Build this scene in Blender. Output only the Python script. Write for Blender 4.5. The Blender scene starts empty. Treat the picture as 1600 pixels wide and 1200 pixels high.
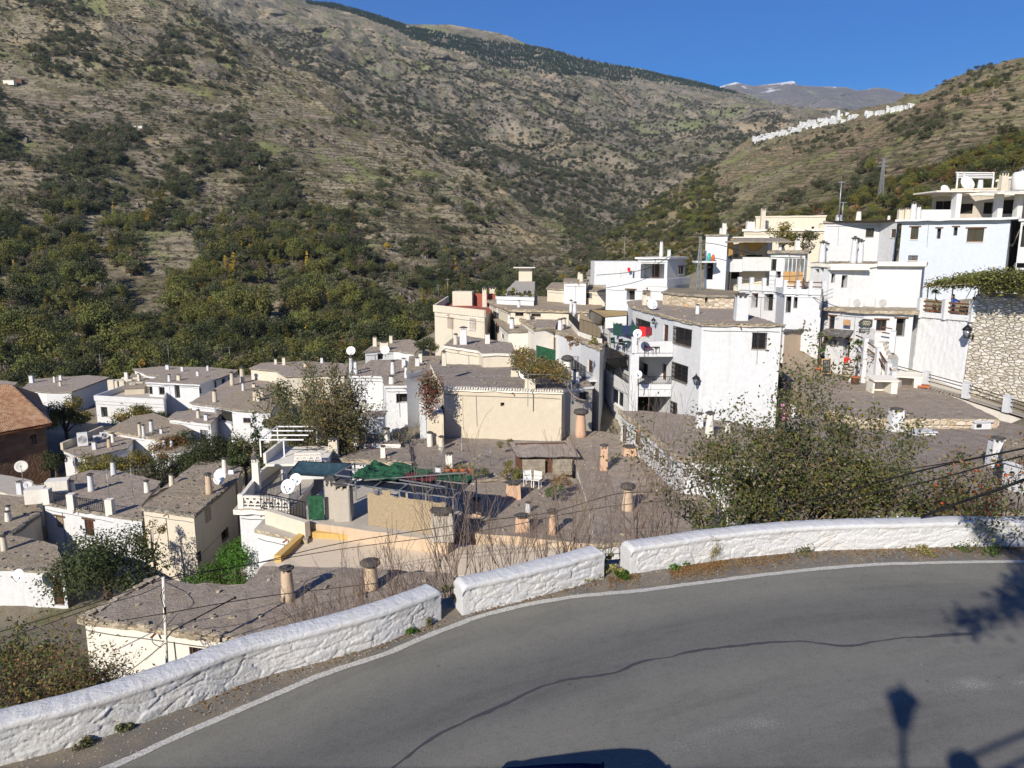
import bpy, bmesh, math, random
import numpy as np
from mathutils import Vector, Matrix, noise, geometry
R = random.Random(7)
rad = math.radians
C = bpy.context.scene.collection
# ---------------------------------------------------------------- camera
F, CX, CY = 1155.0, 800.0, 600.0
PITCH = rad(10.5)
cp, sp = math.cos(PITCH), math.sin(PITCH)
ROAD = -6.5
AZ, EL = rad(27.0), rad(30.0)          # shadows run towards azimuth AZ
def ray(px, py):
    dx, dv = px - CX, CY - py
    return Vector((dx, F*cp + dv*sp, -F*sp + dv*cp))
def P(px, py, z):                      # point of the level z seen at that pixel
    r = ray(px, py)
    t = z / r.z
    return Vector((r.x*t, r.y*t, z))
def PD(px, py, d):                     # point at forward distance d
    r = ray(px, py); t = d / r.y
    return r*t
def pxm(p):                            # pixels per metre at a point
    return F / (p.y*cp - p.z*sp)
# ---------------------------------------------------------------- mesh builder
class MB:
    def __init__(s): s.v=[]; s.f=[]; s.sm=[]
    def add(s, vs, fs, smooth=False):
        b=len(s.v); s.v.extend([tuple(v) for v in vs])
        for f in fs: s.f.append([b+i for i in f]); s.sm.append(smooth)
        return s
    def quad(s,a,b,c,d): return s.add([a,b,c,d],[(0,1,2,3)])
    def box(s, c, size, rz=0.0, taper=1.0, rx=0.0, ry=0.0):
        hx,hy,hz=[q/2 for q in size]; vs=[]
        M=Matrix.Rotation(rz,3,'Z')@Matrix.Rotation(ry,3,'Y')@Matrix.Rotation(rx,3,'X')
        for sz in (-1,1):
            k=1.0 if sz<0 else taper
            for sx,sy in ((-1,-1),(1,-1),(1,1),(-1,1)):
                vs.append(Vector(c)+M@Vector((sx*hx*k,sy*hy*k,sz*hz)))
        return s.add(vs,[(3,2,1,0),(4,5,6,7),(0,1,5,4),(1,2,6,5),(2,3,7,6),(3,0,4,7)])
    def bar(s,a,b,w,h=None):           # box from a to b with w wide and h high
        a,b=Vector(a),Vector(b); d=b-a; L=d.length
        if L<1e-6: return s
        h=h or w; d/=L
        up=Vector((0,0,1)) if abs(d.z)<.95 else Vector((1,0,0))
        x=d.cross(up).normalized()*w/2; y=x.cross(d).normalized()*h/2
        vs=[p+q for p in (a,b) for q in (-x-y,x-y,x+y,-x+y)]
        return s.add(vs,[(0,1,2,3),(7,6,5,4),(0,4,5,1),(1,5,6,2),(2,6,7,3),(3,7,4,0)])
    def tube(s,pts,rs,n=6,cap=True):
        pts=[Vector(p) for p in pts]
        if not hasattr(rs,'__len__'): rs=[rs]*len(pts)
        b=len(s.v); px=None
        for i,p in enumerate(pts):
            d=(pts[min(i+1,len(pts)-1)]-pts[max(i-1,0)])
            d=d.normalized() if d.length>1e-9 else Vector((0,0,1))
            if px is None:
                px=d.orthogonal().normalized()
            px=(px-d*px.dot(d)); px=px.normalized() if px.length>1e-6 else d.orthogonal().normalized()
            py=d.cross(px)
            for k in range(n):
                a=2*math.pi*k/n
                s.v.append(tuple(p+(px*math.cos(a)+py*math.sin(a))*rs[i]))
        for i in range(len(pts)-1):
            for k in range(n):
                k2=(k+1)%n
                s.f.append([b+i*n+k,b+i*n+k2,b+(i+1)*n+k2,b+(i+1)*n+k]); s.sm.append(True)
        if cap:
            s.f.append([b+k for k in range(n)][::-1]); s.sm.append(False)
            e=b+(len(pts)-1)*n
            s.f.append([e+k for k in range(n)]); s.sm.append(False)
        return s
    def lathe(s,c,prof,n=14,wob=0.0):  # prof: (radius, z)
        b=len(s.v); c=Vector(c)
        for r,z in prof:
            for k in range(n):
                a=2*math.pi*k/n; rr=r*(1+wob*R.uniform(-1,1))
                s.v.append((c.x+rr*math.cos(a),c.y+rr*math.sin(a),c.z+z))
        for i in range(len(prof)-1):
            for k in range(n):
                k2=(k+1)%n
                s.f.append([b+i*n+k,b+i*n+k2,b+(i+1)*n+k2,b+(i+1)*n+k]); s.sm.append(True)
        s.f.append([b+k for k in range(n)][::-1]); s.sm.append(False)
        e=b+(len(prof)-1)*n; s.f.append([e+k for k in range(n)]); s.sm.append(False)
        return s
    def ball(s,c,r,n=8,sq=(1,1,1)):
        prof=[]
        m=max(4,n//2)
        b=len(s.v); c=Vector(c)
        for i in range(1,m):
            t=math.pi*i/m
            for k in range(n):
                a=2*math.pi*k/n
                s.v.append((c.x+r*sq[0]*math.sin(t)*math.cos(a),c.y+r*sq[1]*math.sin(t)*math.sin(a),c.z-r*sq[2]*math.cos(t)))
        for i in range(m-2):
            for k in range(n):
                k2=(k+1)%n
                s.f.append([b+i*n+k,b+i*n+k2,b+(i+1)*n+k2,b+(i+1)*n+k]); s.sm.append(True)
        l=len(s.v); s.v.append((c.x,c.y,c.z-r*sq[2])); s.v.append((c.x,c.y,c.z+r*sq[2]))
        for k in range(n):
            k2=(k+1)%n
            s.f.append([b+k2,b+k,l]); s.sm.append(True)
            e=b+(m-2)*n; s.f.append([e+k,e+k2,l+1]); s.sm.append(True)
        return s
    def stone(s,c,size,rz=0.0):        # irregular flat stone
        b=len(s.v); n=6; M=Matrix.Rotation(rz,3,'Z'); c=Vector(c)
        for z in (-.5,.5):
            for k in range(n):
                a=2*math.pi*k/n+R.uniform(-.3,.3)
                q=Vector((math.cos(a)*size[0]*.5*R.uniform(.8,1.1),math.sin(a)*size[1]*.5*R.uniform(.8,1.1),z*size[2]*R.uniform(.7,1.2)))
                s.v.append(tuple(c+M@q))
        s.f.append([b+k for k in range(n)][::-1]); s.sm.append(False)
        s.f.append([b+n+k for k in range(n)]); s.sm.append(False)
        for k in range(n):
            k2=(k+1)%n; s.f.append([b+k,b+k2,b+n+k2,b+n+k]); s.sm.append(False)
        return s
ORG={}
def link(name, mesh, parent=None):
    o=bpy.data.objects.new(name,mesh); C.objects.link(o)
    if parent is not None: o.parent=parent
    return o
def build(name, mb, mat, parent=None, org=None, uv=None):
    """one mesh object; parented pieces are written in world coordinates and moved to their root's origin"""
    root=parent
    while root is not None and root.parent is not None: root=root.parent
    o3 = ORG.get(root.name) if root is not None else (Vector(org) if org is not None else Vector((0,0,0)))
    me=bpy.data.meshes.new(name)
    v=np.array(mb.v,dtype=np.float64).reshape(-1,3)-np.array(o3)
    me.from_pydata(v.tolist(),[],mb.f)
    me.polygons.foreach_set('use_smooth',mb.sm)
    mats = mat if isinstance(mat,(list,tuple)) else [mat]
    for m in mats: me.materials.append(m)
    me.update()
    o=link(name,me,parent)
    if parent is None:
        o.location=o3; ORG[o.name]=Vector(o3)
    return o
def thing(name,label,cat,loc,group=None):
    o=link(name,None); o.location=loc; ORG[o.name]=Vector(loc)
    return tag(o,label,cat,group)
def tag(o,label,cat=None,group=None,kind=None):
    o['label']=label
    if cat: o['category']=cat
    if group: o['group']=group
    if kind: o['kind']=kind
    return o
def struct(name,mb,mat,label=None):
    o=build(name,mb,mat); o['kind']='structure'
    if label: o['label']=label
    return o
def np_mesh(name,V,Fq,mat,smooth=True):
    me=bpy.data.meshes.new(name)
    V=np.asarray(V,dtype=np.float32); Fq=np.asarray(Fq,dtype=np.int32)
    k=Fq.shape[1]
    me.vertices.add(len(V)); me.vertices.foreach_set('co',V.ravel())
    me.loops.add(Fq.size); me.loops.foreach_set('vertex_index',Fq.ravel())
    me.polygons.add(len(Fq)); me.polygons.foreach_set('loop_start',np.arange(0,Fq.size,k,dtype=np.int32))
    me.polygons.foreach_set('use_smooth',np.full(len(Fq),smooth))
    if mat: me.materials.append(mat)
    me.update(calc_edges=True); me.validate()
    return me
# ---------------------------------------------------------------- materials
class NT:
    def __init__(s,name):
        s.m=bpy.data.materials.new(name); s.m.use_nodes=True; s.t=s.m.node_tree
        s.b=s.t.nodes['Principled BSDF']; s.out=s.t.nodes['Material Output']; s._o=None
        s.b.inputs['Specular IOR Level'].default_value=.25
    def n(s,k,**kw):
        q=s.t.nodes.new(k)
        for a,v in kw.items():
            if a in q.inputs: q.inputs[a].default_value=v
            else: setattr(q,a,v)
        return q
    def l(s,a,b): s.t.links.new(a,b)
    def obj(s):
        if not s._o: s._o=s.n('ShaderNodeTexCoord').outputs['Object']
        return s._o
    def world(s):
        return s.n('ShaderNodeNewGeometry').outputs['Position']
    def scale(s,vec,sc):
        q=s.n('ShaderNodeMapping'); q.inputs['Scale'].default_value=sc; s.l(vec,q.inputs['Vector']); return q.outputs[0]
    def noise(s,scale,detail=4,rough=.6,vec=None,dist=0.0):
        q=s.n('ShaderNodeTexNoise'); q.inputs['Scale'].default_value=scale; q.inputs['Detail'].default_value=detail
        q.inputs['Roughness'].default_value=rough; q.inputs['Distortion'].default_value=dist
        s.l(vec if vec is not None else s.world(),q.inputs['Vector']); return q.outputs['Fac']
    def voro(s,scale,feat='F1',vec=None,out='Distance',rnd=1.0):
        q=s.n('ShaderNodeTexVoronoi'); q.feature=feat; q.inputs['Scale'].default_value=scale
        q.inputs['Randomness'].default_value=rnd
        s.l(vec if vec is not None else s.world(),q.inputs['Vector']); return q.outputs[out]
    def ramp(s,fac,stops):
        q=s.n('ShaderNodeValToRGB'); e=q.color_ramp.elements
        while len(e)<len(stops): e.new(.5)
        for i,(p,c) in enumerate(stops):
            e[i].position=p; e[i].color=(c,c,c,1) if not hasattr(c,'__len__') else (*c[:3],1)
        s.l(fac,q.inputs['Fac']); return q.outputs['Color']
    def mix(s,fac,a,b,mode='MIX'):
        q=s.n('ShaderNodeMix',data_type='RGBA',blend_type=mode)
        for v,i in ((fac,0),(a,6),(b,7)):
            if isinstance(v,(int,float)): q.inputs[i].default_value=v
            elif hasattr(v,'__len__'): q.inputs[i].default_value=(*v[:3],1)
            else: s.l(v,q.inputs[i])
        return q.outputs[2]
    def math(s,op,a,b=0.0,c=None):
        q=s.n('ShaderNodeMath',operation=op)
        for i,v in enumerate((a,b,c)):
            if v is None: continue
            if isinstance(v,(int,float)): q.inputs[i].default_value=v
            else: s.l(v,q.inputs[i])
        return q.outputs[0]
    def col(s,c):
        if hasattr(c,'__len__'): s.b.inputs['Base Color'].default_value=(*c[:3],1)
        else: s.l(c,s.b.inputs['Base Color'])
    def rough(s,r):
        if isinstance(r,(int,float)): s.b.inputs['Roughness'].default_value=r
        else: s.l(r,s.b.inputs['Roughness'])
    def bump(s,h,strength=.5,dist=.02):
        q=s.n('ShaderNodeBump'); q.inputs['Strength'].default_value=strength; q.inputs['Distance'].default_value=dist
        s.l(h,q.inputs['Height']); s.l(q.outputs[0],s.b.inputs['Normal'])
    def nz(s):                         # world normal z
        g=s.n('ShaderNodeNewGeometry'); x=s.n('ShaderNodeSeparateXYZ'); s.l(g.outputs['True Normal'],x.inputs[0]); return x.outputs[2]
M={}
def simple(name,c,rough=.7,metal=0.0,var=.15,sc=6.0,bump=.2,bd=.01):
    t=NT(name); f=t.noise(sc,5,.65)
    a=[max(0,q*(1-var)) for q in c]; b=[min(1,q*(1+var)) for q in c]
    t.col(t.ramp(f,[(.3,a),(.7,b)])); t.rough(rough); t.b.inputs['Metallic'].default_value=metal
    if bump: t.bump(t.noise(sc*6,3,.6),bump,bd)
    M[name]=t.m; return t.m
def plaster(name,c,dirt=(.42,.36,.27),amount=.5,bump=.35,patch=None):
    t=NT(name)
    big=t.noise(.55,7,.68); mid=t.noise(3.2,6,.7); sp=t.noise(7,6,.8)
    stv=t.scale(t.world(),(2.2,2.2,.22)); streak=t.noise(1.8,6,.65,stv)
    base=t.ramp(mid,[(.25,[q*.90 for q in c]),(.75,[min(1,q*1.04) for q in c])])
    f=t.math('MULTIPLY',t.ramp(streak,[(.52,0.0),(.72,1.0)]),amount)
    base=t.mix(f,base,[c[i]*.35+dirt[i]*.6 for i in range(3)])
    f2=t.math('MULTIPLY',t.ramp(big,[(.56,0.0),(.68,1.0)]),amount*.9)
    base=t.mix(f2,base,patch or [c[i]*.62+dirt[i]*.34 for i in range(3)])
    f3=t.math('MULTIPLY',t.ramp(t.math('ADD',sp,t.math('MULTIPLY',big,.4)),[(.86,0.0),(.93,1.0)]),min(1,amount*1.6))
    base=t.mix(f3,base,dirt)
    t.col(base); t.rough(.92)
    h=t.math('ADD',t.noise(9,6,.7),t.math('MULTIPLY',t.noise(2.2,3,.5),1.6))
    t.bump(h,bump,.035); M[name]=t.m
def stonewall(name,cols,mortar,sc=3.0,zs=2.6,bump=1.0,mw=.05,dist=.05):
    t=NT(name)
    w=t.world(); nz=t.n('ShaderNodeTexNoise'); nz.inputs['Scale'].default_value=2.0; t.l(w,nz.inputs['Vector'])
    mx=t.n('ShaderNodeVectorMath',operation='MULTIPLY_ADD'); t.l(nz.outputs['Color'],mx.inputs[0]); mx.inputs[1].default_value=(.18,.18,.18); t.l(w,mx.inputs[2])
    v=t.scale(mx.outputs[0],(1,1,zs))
    e=t.voro(sc,'DISTANCE_TO_EDGE',v); cc=t.voro(sc,'F1',v,'Color')
    sx=t.n('ShaderNodeSeparateColor'); t.l(cc,sx.inputs[0])
    stn=t.ramp(sx.outputs[0],[(i/(len(cols)-1),c) for i,c in enumerate(cols)])
    stn=t.mix(.35,stn,t.ramp(t.noise(14,5,.7),[(.3,(.3,.3,.3)),(.75,(1,1,1))]),'MULTIPLY')
    m=t.ramp(e,[(0,0.0),(mw,1.0)])
    t.col(t.mix(m,mortar,stn)); t.rough(.95)
    h=t.math('ADD',t.ramp(e,[(0,0.0),(mw*2.6,1.0)]),t.math('MULTIPLY',t.noise(20,4,.7),.25))
    t.bump(h,bump,dist); M[name]=t.m
def launa(name,c,dry=(.26,.22,.16),amt=.5):
    t=NT(name)
    big=t.noise(.35,6,.62); mid=t.noise(1.9,8,.75); gr=t.noise(11,6,.8); fine=t.noise(34,3,.85)
    b=t.ramp(mid,[(.25,[q*.70 for q in c]),(.5,c),(.75,[q*1.28 for q in c])])
    b=t.mix(t.math('MULTIPLY',t.ramp(big,[(.47,0.0),(.62,1.0)]),amt),b,dry)
    b=t.mix(t.ramp(t.noise(.8,7,.75,None,.6),[(.55,0.0),(.68,.6)]),b,[q*.52 for q in c])
    b=t.mix(t.ramp(t.noise(1.1,6,.7,t.scale(t.world(),(1,.4,1)),1.0),[(.60,0.0),(.70,.5)]),b,[min(.8,q*1.45) for q in c])
    b=t.mix(1.0,b,t.ramp(gr,[(.3,(.62,.61,.60)),(.5,(1,1,1)),(.75,(1.0,1.0,1.0))]),'MULTIPLY')
    b=t.mix(.8,b,t.ramp(fine,[(.3,(.6,.6,.6)),(.52,(1,1,1)),(.8,(1.0,1.0,1.0))]),'MULTIPLY')
    b=t.mix(t.ramp(t.voro(3.2),[(.0,.55),(.09,.0)]),b,[min(.8,q*1.7) for q in c])
    t.col(b); t.rough(1.0); t.b.inputs['Specular IOR Level'].default_value=.05
    t.bump(t.math('ADD',fine,t.math('ADD',t.math('MULTIPLY',gr,2.0),t.math('MULTIPLY',mid,6.0))),.9,.04); M[name]=t.m
def slate(name,c1,c2):
    t=NT(name)
    v=t.scale(t.world(),(1,1,2.0)); cc=t.voro(3.4,'F1',v,'Color'); e=t.voro(3.4,'DISTANCE_TO_EDGE',v)
    sx=t.n('ShaderNodeSeparateColor'); t.l(cc,sx.inputs[0])
    b=t.ramp(sx.outputs[0],[(0,c1),(.5,[(c1[i]+c2[i])/2 for i in range(3)]),(1,c2)])
    b=t.mix(t.ramp(e,[(0,.75),(.06,0.0)]),b,[q*.3 for q in c1])
    b=t.mix(.6,b,t.ramp(t.noise(12,5,.7),[(.3,(.5,.5,.5)),(.7,(1,1,1))]),'MULTIPLY')
    t.col(b); t.rough(.95); t.bump(t.math('ADD',t.noise(15,5,.7),e),.9,.04); M[name]=t.m
plaster('white',(.615,.625,.635),dirt=(.42,.39,.34),amount=.48,bump=.7)
plaster('white_rough',(.59,.60,.615),dirt=(.5,.47,.42),amount=.25,bump=1.0)
plaster('shaded_white',(.53,.575,.64),dirt=(.5,.5,.5),amount=.2,bump=.4)  # bluish, dimmer white: grazing shade on the wall put into its colour
plaster('offwhite',(.74,.70,.62),amount=.4)
plaster('cream',(.61,.555,.45),dirt=(.45,.36,.24),amount=.5)
plaster('beige',(.555,.49,.38),dirt=(.62,.56,.46),amount=.6,patch=(.66,.58,.45))
plaster('ochre',(.52,.405,.29),dirt=(.36,.22,.12),amount=.6,patch=(.5,.45,.38))
plaster('salmon',(.56,.37,.25),dirt=(.5,.4,.3),amount=.6,patch=(.62,.5,.38))
plaster('cement',(.44,.40,.34),dirt=(.28,.25,.2),amount=.6)
plaster('greyplaster',(.42,.39,.34),dirt=(.25,.22,.18),amount=.6)
plaster('redfloor',(.32,.09,.06),dirt=(.2,.1,.08),amount=.5)
plaster('creamfloor',(.62,.52,.39),dirt=(.6,.55,.45),amount=.7,patch=(.52,.47,.40),bump=.25)
plaster('yellowedge',(.58,.38,.13),dirt=(.3,.2,.1),amount=.6)
launa('launa',(.44,.37,.305),dry=(.43,.355,.26)); launa('launa_dark',(.37,.315,.27),dry=(.42,.355,.28),amt=.45); launa('launa_brown',(.44,.36,.265),dry=(.44,.38,.29),amt=.7)
launa('earth',(.36,.30,.23),dry=(.24,.22,.12),amt=.6)
slate('eave',(.20,.185,.16),(.45,.39,.30)); slate('eave_dark',(.10,.10,.10),(.24,.22,.20)); slate('eave_tan',(.34,.28,.20),(.62,.53,.39))
stonewall('stone',[(.34,.27,.19),(.52,.43,.31),(.62,.55,.44),(.40,.30,.20)],(.30,.25,.19),2.6,2.4)
stonewall('rubble',[(.40,.33,.23),(.60,.50,.36),(.70,.62,.50),(.55,.38,.22)],(.50,.42,.30),2.2,1.8)
simple('wood',(.11,.055,.03),.6,0,.3,9); simple('wood_grey',(.24,.20,.16),.85,0,.3,7); simple('wood_light',(.45,.28,.14),.7,0,.2,8)
simple('door_brown',(.075,.035,.022),.5,0,.25,9)
simple('iron',(.02,.02,.022),.5,.3,.2,20,0); simple('galv',(.33,.33,.33),.45,.6,.15,15,0); simple('whitemetal',(.75,.75,.76),.45,0,.05,10,0)
simple('slatecap',(.075,.07,.066),.9,0,.35,14,.6,.02); simple('shutter',(.24,.19,.14),.7,0,.15,8,.1)
simple('terracotta',(.42,.14,.06),.8,0,.2,9); simple('plasticwhite',(.72,.72,.70),.35,0,.05,6,0)
simple('netgreen',(.02,.082,.04),.8,0,.6,5,.6,.03); simple('netdark',(.012,.018,.03),.6,0,.4,4,.6,.03); simple('netblue',(.03,.065,.085),.7,0,.35,4,.6,.03)
simple('tan_cloth',(.42,.30,.13),.85,0,.15,6,.3); simple('ochre_cloth',(.55,.33,.11),.85,0,.2,6,.3)
simple('cable',(.012,.012,.012),.6,0,.1,5,0); simple('grey_cable',(.12,.12,.12),.7,0,.1,5,0); simple('reed',(.33,.26,.17),.9,0,.3,18,.4,.02)
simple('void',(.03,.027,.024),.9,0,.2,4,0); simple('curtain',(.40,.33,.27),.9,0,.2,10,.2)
simple('soil',(.07,.05,.035),1,0,.3,12,.5); simple('plum',(.12,.02,.03),.8)
simple('planks',(.27,.235,.185),.85,0,.35,3.0,.4); simple('bamboo',(.52,.33,.15),.75,0,.25,20,.3)
simple('red',(.62,.02,.025),.8,0,.1,8,.1); simple('maroon',(.16,.015,.03),.8); simple('navy',(.02,.03,.09),.8); simple('blue',(.02,.08,.42),.8)
simple('crimson',(.38,.02,.06),.8,0,.3,9); simple('pink',(.65,.28,.42),.85); simple('skin',(.50,.28,.19),.6,0,.05,8,0); simple('hair',(.02,.014,.01),.7,0,.2,30,.2)
simple('dark_green_cloth',(.01,.05,.04),.7,0,.3,6,.3); simple('teal',(.05,.35,.30),.4,0,.1,6,0); simple('orange',(.55,.10,.03),.6)
simple('solar',(.01,.012,.018),.15,0,.1,6,0); simple('chalkboard',(.03,.035,.045),.7); simple('signgreen',(.05,.055,.045),.6,0,.2,12)
simple('letters',(.74,.68,.5),.6,0,.05,9,0); simple('pale_letters',(.72,.72,.7),.6,0,.05,9,0); simple('barrel',(.40,.36,.30),.8,0,.25,8)
simple('carblue',(.006,.012,.045),.28,0,.02,3,0); simple('rock',(.17,.145,.12),.95,0,.45,1.5,.8,.2); simple('pebble',(.34,.31,.27),.95,0,.4,30); simple('rubber',(.012,.012,.012),.8,0,.1,9,0)
def glass(name,c=(.02,.025,.03)):
    t=NT(name); t.col(t.ramp(t.noise(.8,2,.5),[(.35,[q*.6 for q in c]),(.7,[q*1.6 for q in c])])); t.rough(.08); t.b.inputs['Specular IOR Level'].default_value=.7; M[name]=t.m
glass('glass'); glass('glass_light',(.16,.18,.20))
def leafmat(name,cols,trans=.3):
    t=NT(name); g=t.n('ShaderNodeNewGeometry'); oi=t.n('ShaderNodeObjectInfo')
    f=t.math('FRACT',t.math('ADD',g.outputs['Random Per Island'],oi.outputs['Random']))
    a=t.ramp(f,[(i/max(1,len(cols)-1),c) for i,c in enumerate(cols)])
    hs=t.n('ShaderNodeHueSaturation'); t.l(a,hs.inputs['Color'])
    t.l(t.math('ADD',t.math('MULTIPLY',oi.outputs['Random'],.5),.75),hs.inputs['Value'])
    t.l(t.math('ADD',t.math('MULTIPLY',oi.outputs['Random'],.04),.48),hs.inputs['Hue'])
    t.col(hs.outputs[0]); t.rough(.65)
    tr=t.n('ShaderNodeBsdfTranslucent'); t.l(hs.outputs[0],tr.inputs['Color'])
    mx=t.n('ShaderNodeMixShader'); mx.inputs[0].default_value=trans
    t.l(t.b.outputs[0],mx.inputs[1]); t.l(tr.outputs[0],mx.inputs[2]); t.l(mx.outputs[0],t.out.inputs[0]); M[name]=t.m
leafmat('leaf_dark',[(.040,.05,.020),(.052,.068,.025),(.085,.095,.035),(.045,.055,.024)])
leafmat('leaf_olive',[(0.090,0.104,0.043),(0.144,0.153,0.063),(0.180,0.171,0.081),(0.081,0.090,0.045)])
leafmat('leaf_holm',[(0.056,0.072,0.036),(0.090,0.104,0.052),(0.120,0.124,0.068),(0.070,0.080,0.048)])
leafmat('leaf_green',[(.125,.14,.035),(.17,.175,.045),(.22,.21,.06),(.10,.11,.03)])
leafmat('leaf_yellow',[(0.483,0.276,0.034),(0.575,0.368,0.057),(0.414,0.299,0.057),(0.322,0.276,0.057)])
leafmat('leaf_autumn',[(0.187,0.154,0.028),(0.275,0.198,0.033),(0.132,0.132,0.033),(0.099,0.110,0.028)])
leafmat('leaf_rust',[(0.240,0.108,0.036),(0.168,0.084,0.036),(0.288,0.156,0.060),(0.120,0.096,0.042)])
leafmat('leaf_bush',[(.06,.085,.025),(.09,.12,.035),(.14,.16,.05),(.19,.16,.06),(.075,.10,.03)])
leafmat('leaf_dry',[(0.240,0.130,0.050),(0.300,0.180,0.070),(0.360,0.250,0.100),(0.160,0.090,0.045)])
leafmat('leaf_ivy',[(0.048,0.114,0.011),(0.067,0.152,0.017),(0.095,0.180,0.028),(0.038,0.085,0.011)])
leafmat('leaf_straw',[(0.340,0.270,0.120),(0.260,0.210,0.090),(0.160,0.160,0.050),(0.420,0.330,0.160)])
leafmat('flower_red',[(0.360,0.024,0.040),(0.240,0.016,0.040),(0.080,0.080,0.024),(0.400,0.064,0.064)])
leafmat('leaf_pine',[(0.018,0.039,0.018),(0.033,0.060,0.027),(0.045,0.075,0.033)],.1)
leafmat('leaf_bare',[(0.187,0.145,0.111),(0.255,0.204,0.153),(0.136,0.111,0.085),(0.170,0.153,0.102)],.2)
leafmat('leaf_grey',[(0.153,0.153,0.094),(0.198,0.189,0.117),(0.126,0.130,0.081),(0.180,0.153,0.099)],.2)
simple('bark',(.10,.075,.055),.95,0,.3,12,.6,.02); simple('twig',(.19,.13,.10),.85,0,.25,15,.2); simple('twig_grey',(.19,.15,.125),.9,0,.25,15,.2); simple('barkpale',(.22,.18,.14),.95,0,.3,10,.5,.02)
stonewall('drystone',[(.60,.54,.43),(.70,.65,.55),(.78,.74,.66),(.52,.46,.36)],(.36,.31,.24),2.1,2.5,1.0,.05,.10)
M['carblue'].node_tree.nodes['Principled BSDF'].inputs['Specular IOR Level'].default_value=0.0
# ---------------------------------------------------------------- foliage meshes
def quads(cent, nrm_seed, size, rng, aspect=.6):
    n=len(cent)
    a=rng.normal(size=(n,3)); a/=np.linalg.norm(a,axis=1)[:,None]
    nn=nrm_seed+rng.normal(size=(n,3))*.7; nn/=np.linalg.norm(nn,axis=1)[:,None]+1e-9
    u=np.cross(a,nn); u/=np.linalg.norm(u,axis=1)[:,None]+1e-9
    w=np.cross(nn,u)
    s=(size*rng.uniform(.6,1.3,n))[:,None]
    u=u*s*.5; w=w*s*.5*aspect
    V=np.stack([cent-u,cent-w*.9+u*.1,cent+u,cent+w*.9+u*.1],1).reshape(-1,3)
    return V, np.arange(n*4).reshape(-1,4)
def tree_mesh(name, mats, w, h, n, leaf, seed, base=.12, shape='round', nclump=14, trunk=True):
    rng=np.random.default_rng(seed); cs=[];rs=[]
    for i in range(nclump):
        t=rng.uniform(0,1)
        if shape=='round':
            ph=rng.uniform(0,2*math.pi); r=w*.5*math.sqrt(rng.uniform(0,1))*.78
            zz=h*(base+(1-base)*(.28+.5*t*(1-(r/(w*.5))**2*.7)))
            cs.append((r*math.cos(ph),r*math.sin(ph),zz)); rs.append(w*.5*rng.uniform(.24,.42))
        elif shape=='column':
            ph=rng.uniform(0,2*math.pi); r=w*.18*rng.uniform(0,1)
            cs.append((r*math.cos(ph),r*math.sin(ph),h*(base+.9*(1-base)*t))); rs.append(w*.5*(.95-.6*t)*rng.uniform(.7,1.1))
        else:
            ph=rng.uniform(0,2*math.pi); t=i/nclump; r=w*.5*(1-t)*.55
            cs.append((r*math.cos(ph),r*math.sin(ph),h*(base+(1-base)*t*.92))); rs.append(w*.5*(1.02-t)*rng.uniform(.45,.7)+.05*w)
    cs=np.array(cs); rs=np.array(rs); pr=rs**2/np.sum(rs**2)
    k=rng.choice(nclump,size=n,p=pr)
    d=rng.normal(size=(n,3)); d/=np.linalg.norm(d,axis=1)[:,None]
    rr=rs[k]*rng.uniform(.35,1.0,n)**.6*(1+.25*rng.normal(size=n)*.5)
    c=cs[k]+d*rr[:,None]*np.array([1,1,.8])
    c[:,2]=np.maximum(c[:,2],h*base*.4+.05)
    V,Fq=quads(c,d+np.array([0,0,.35]),leaf,rng)
    me=np_mesh(name,V,Fq,mats[0],False)
    if trunk and len(mats)>1:
        mb=MB(); tw=max(.08,w*.035)
        mb.tube([(0,0,-.6),(w*.02,0,h*.2),(-w*.03,w*.02,h*.45),(0,0,h*.7)],[tw*1.3,tw,tw*.7,tw*.3],6)
        for i in range(5):
            a=i*1.3; b=cs[i%nclump]
            mb.tube([(0,0,h*.28),tuple((np.array([0,0,h*.3])+b)/2),tuple(b)],[tw*.5,tw*.3,tw*.12],4)
        bm=bmesh.new(); bm.from_mesh(me); nf=len(bm.faces)
        vs=[bm.verts.new(v) for v in mb.v]
        for f in mb.f:
            try: q=bm.faces.new([vs[i] for i in f]); q.material_index=1
            except ValueError: pass
        bm.to_mesh(me); bm.free(); me.materials.append(mats[1])
    return me
PROTO={}
def rock_mesh(seed):
    m=MB(); r=random.Random(seed)
    for i in range(5): m.box((r.uniform(-2,2),r.uniform(-1.5,1.5),r.uniform(-.5,1.2)),(r.uniform(1.5,3.5),r.uniform(1.2,3),r.uniform(1.5,4)),r.uniform(0,3),r.uniform(.3,.7),r.uniform(-.4,.4),r.uniform(-.4,.4))
    me=bpy.data.meshes.new('rock'); me.from_pydata(m.v,[],m.f); me.materials.append(M['rock']); me.update(); return me
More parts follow.
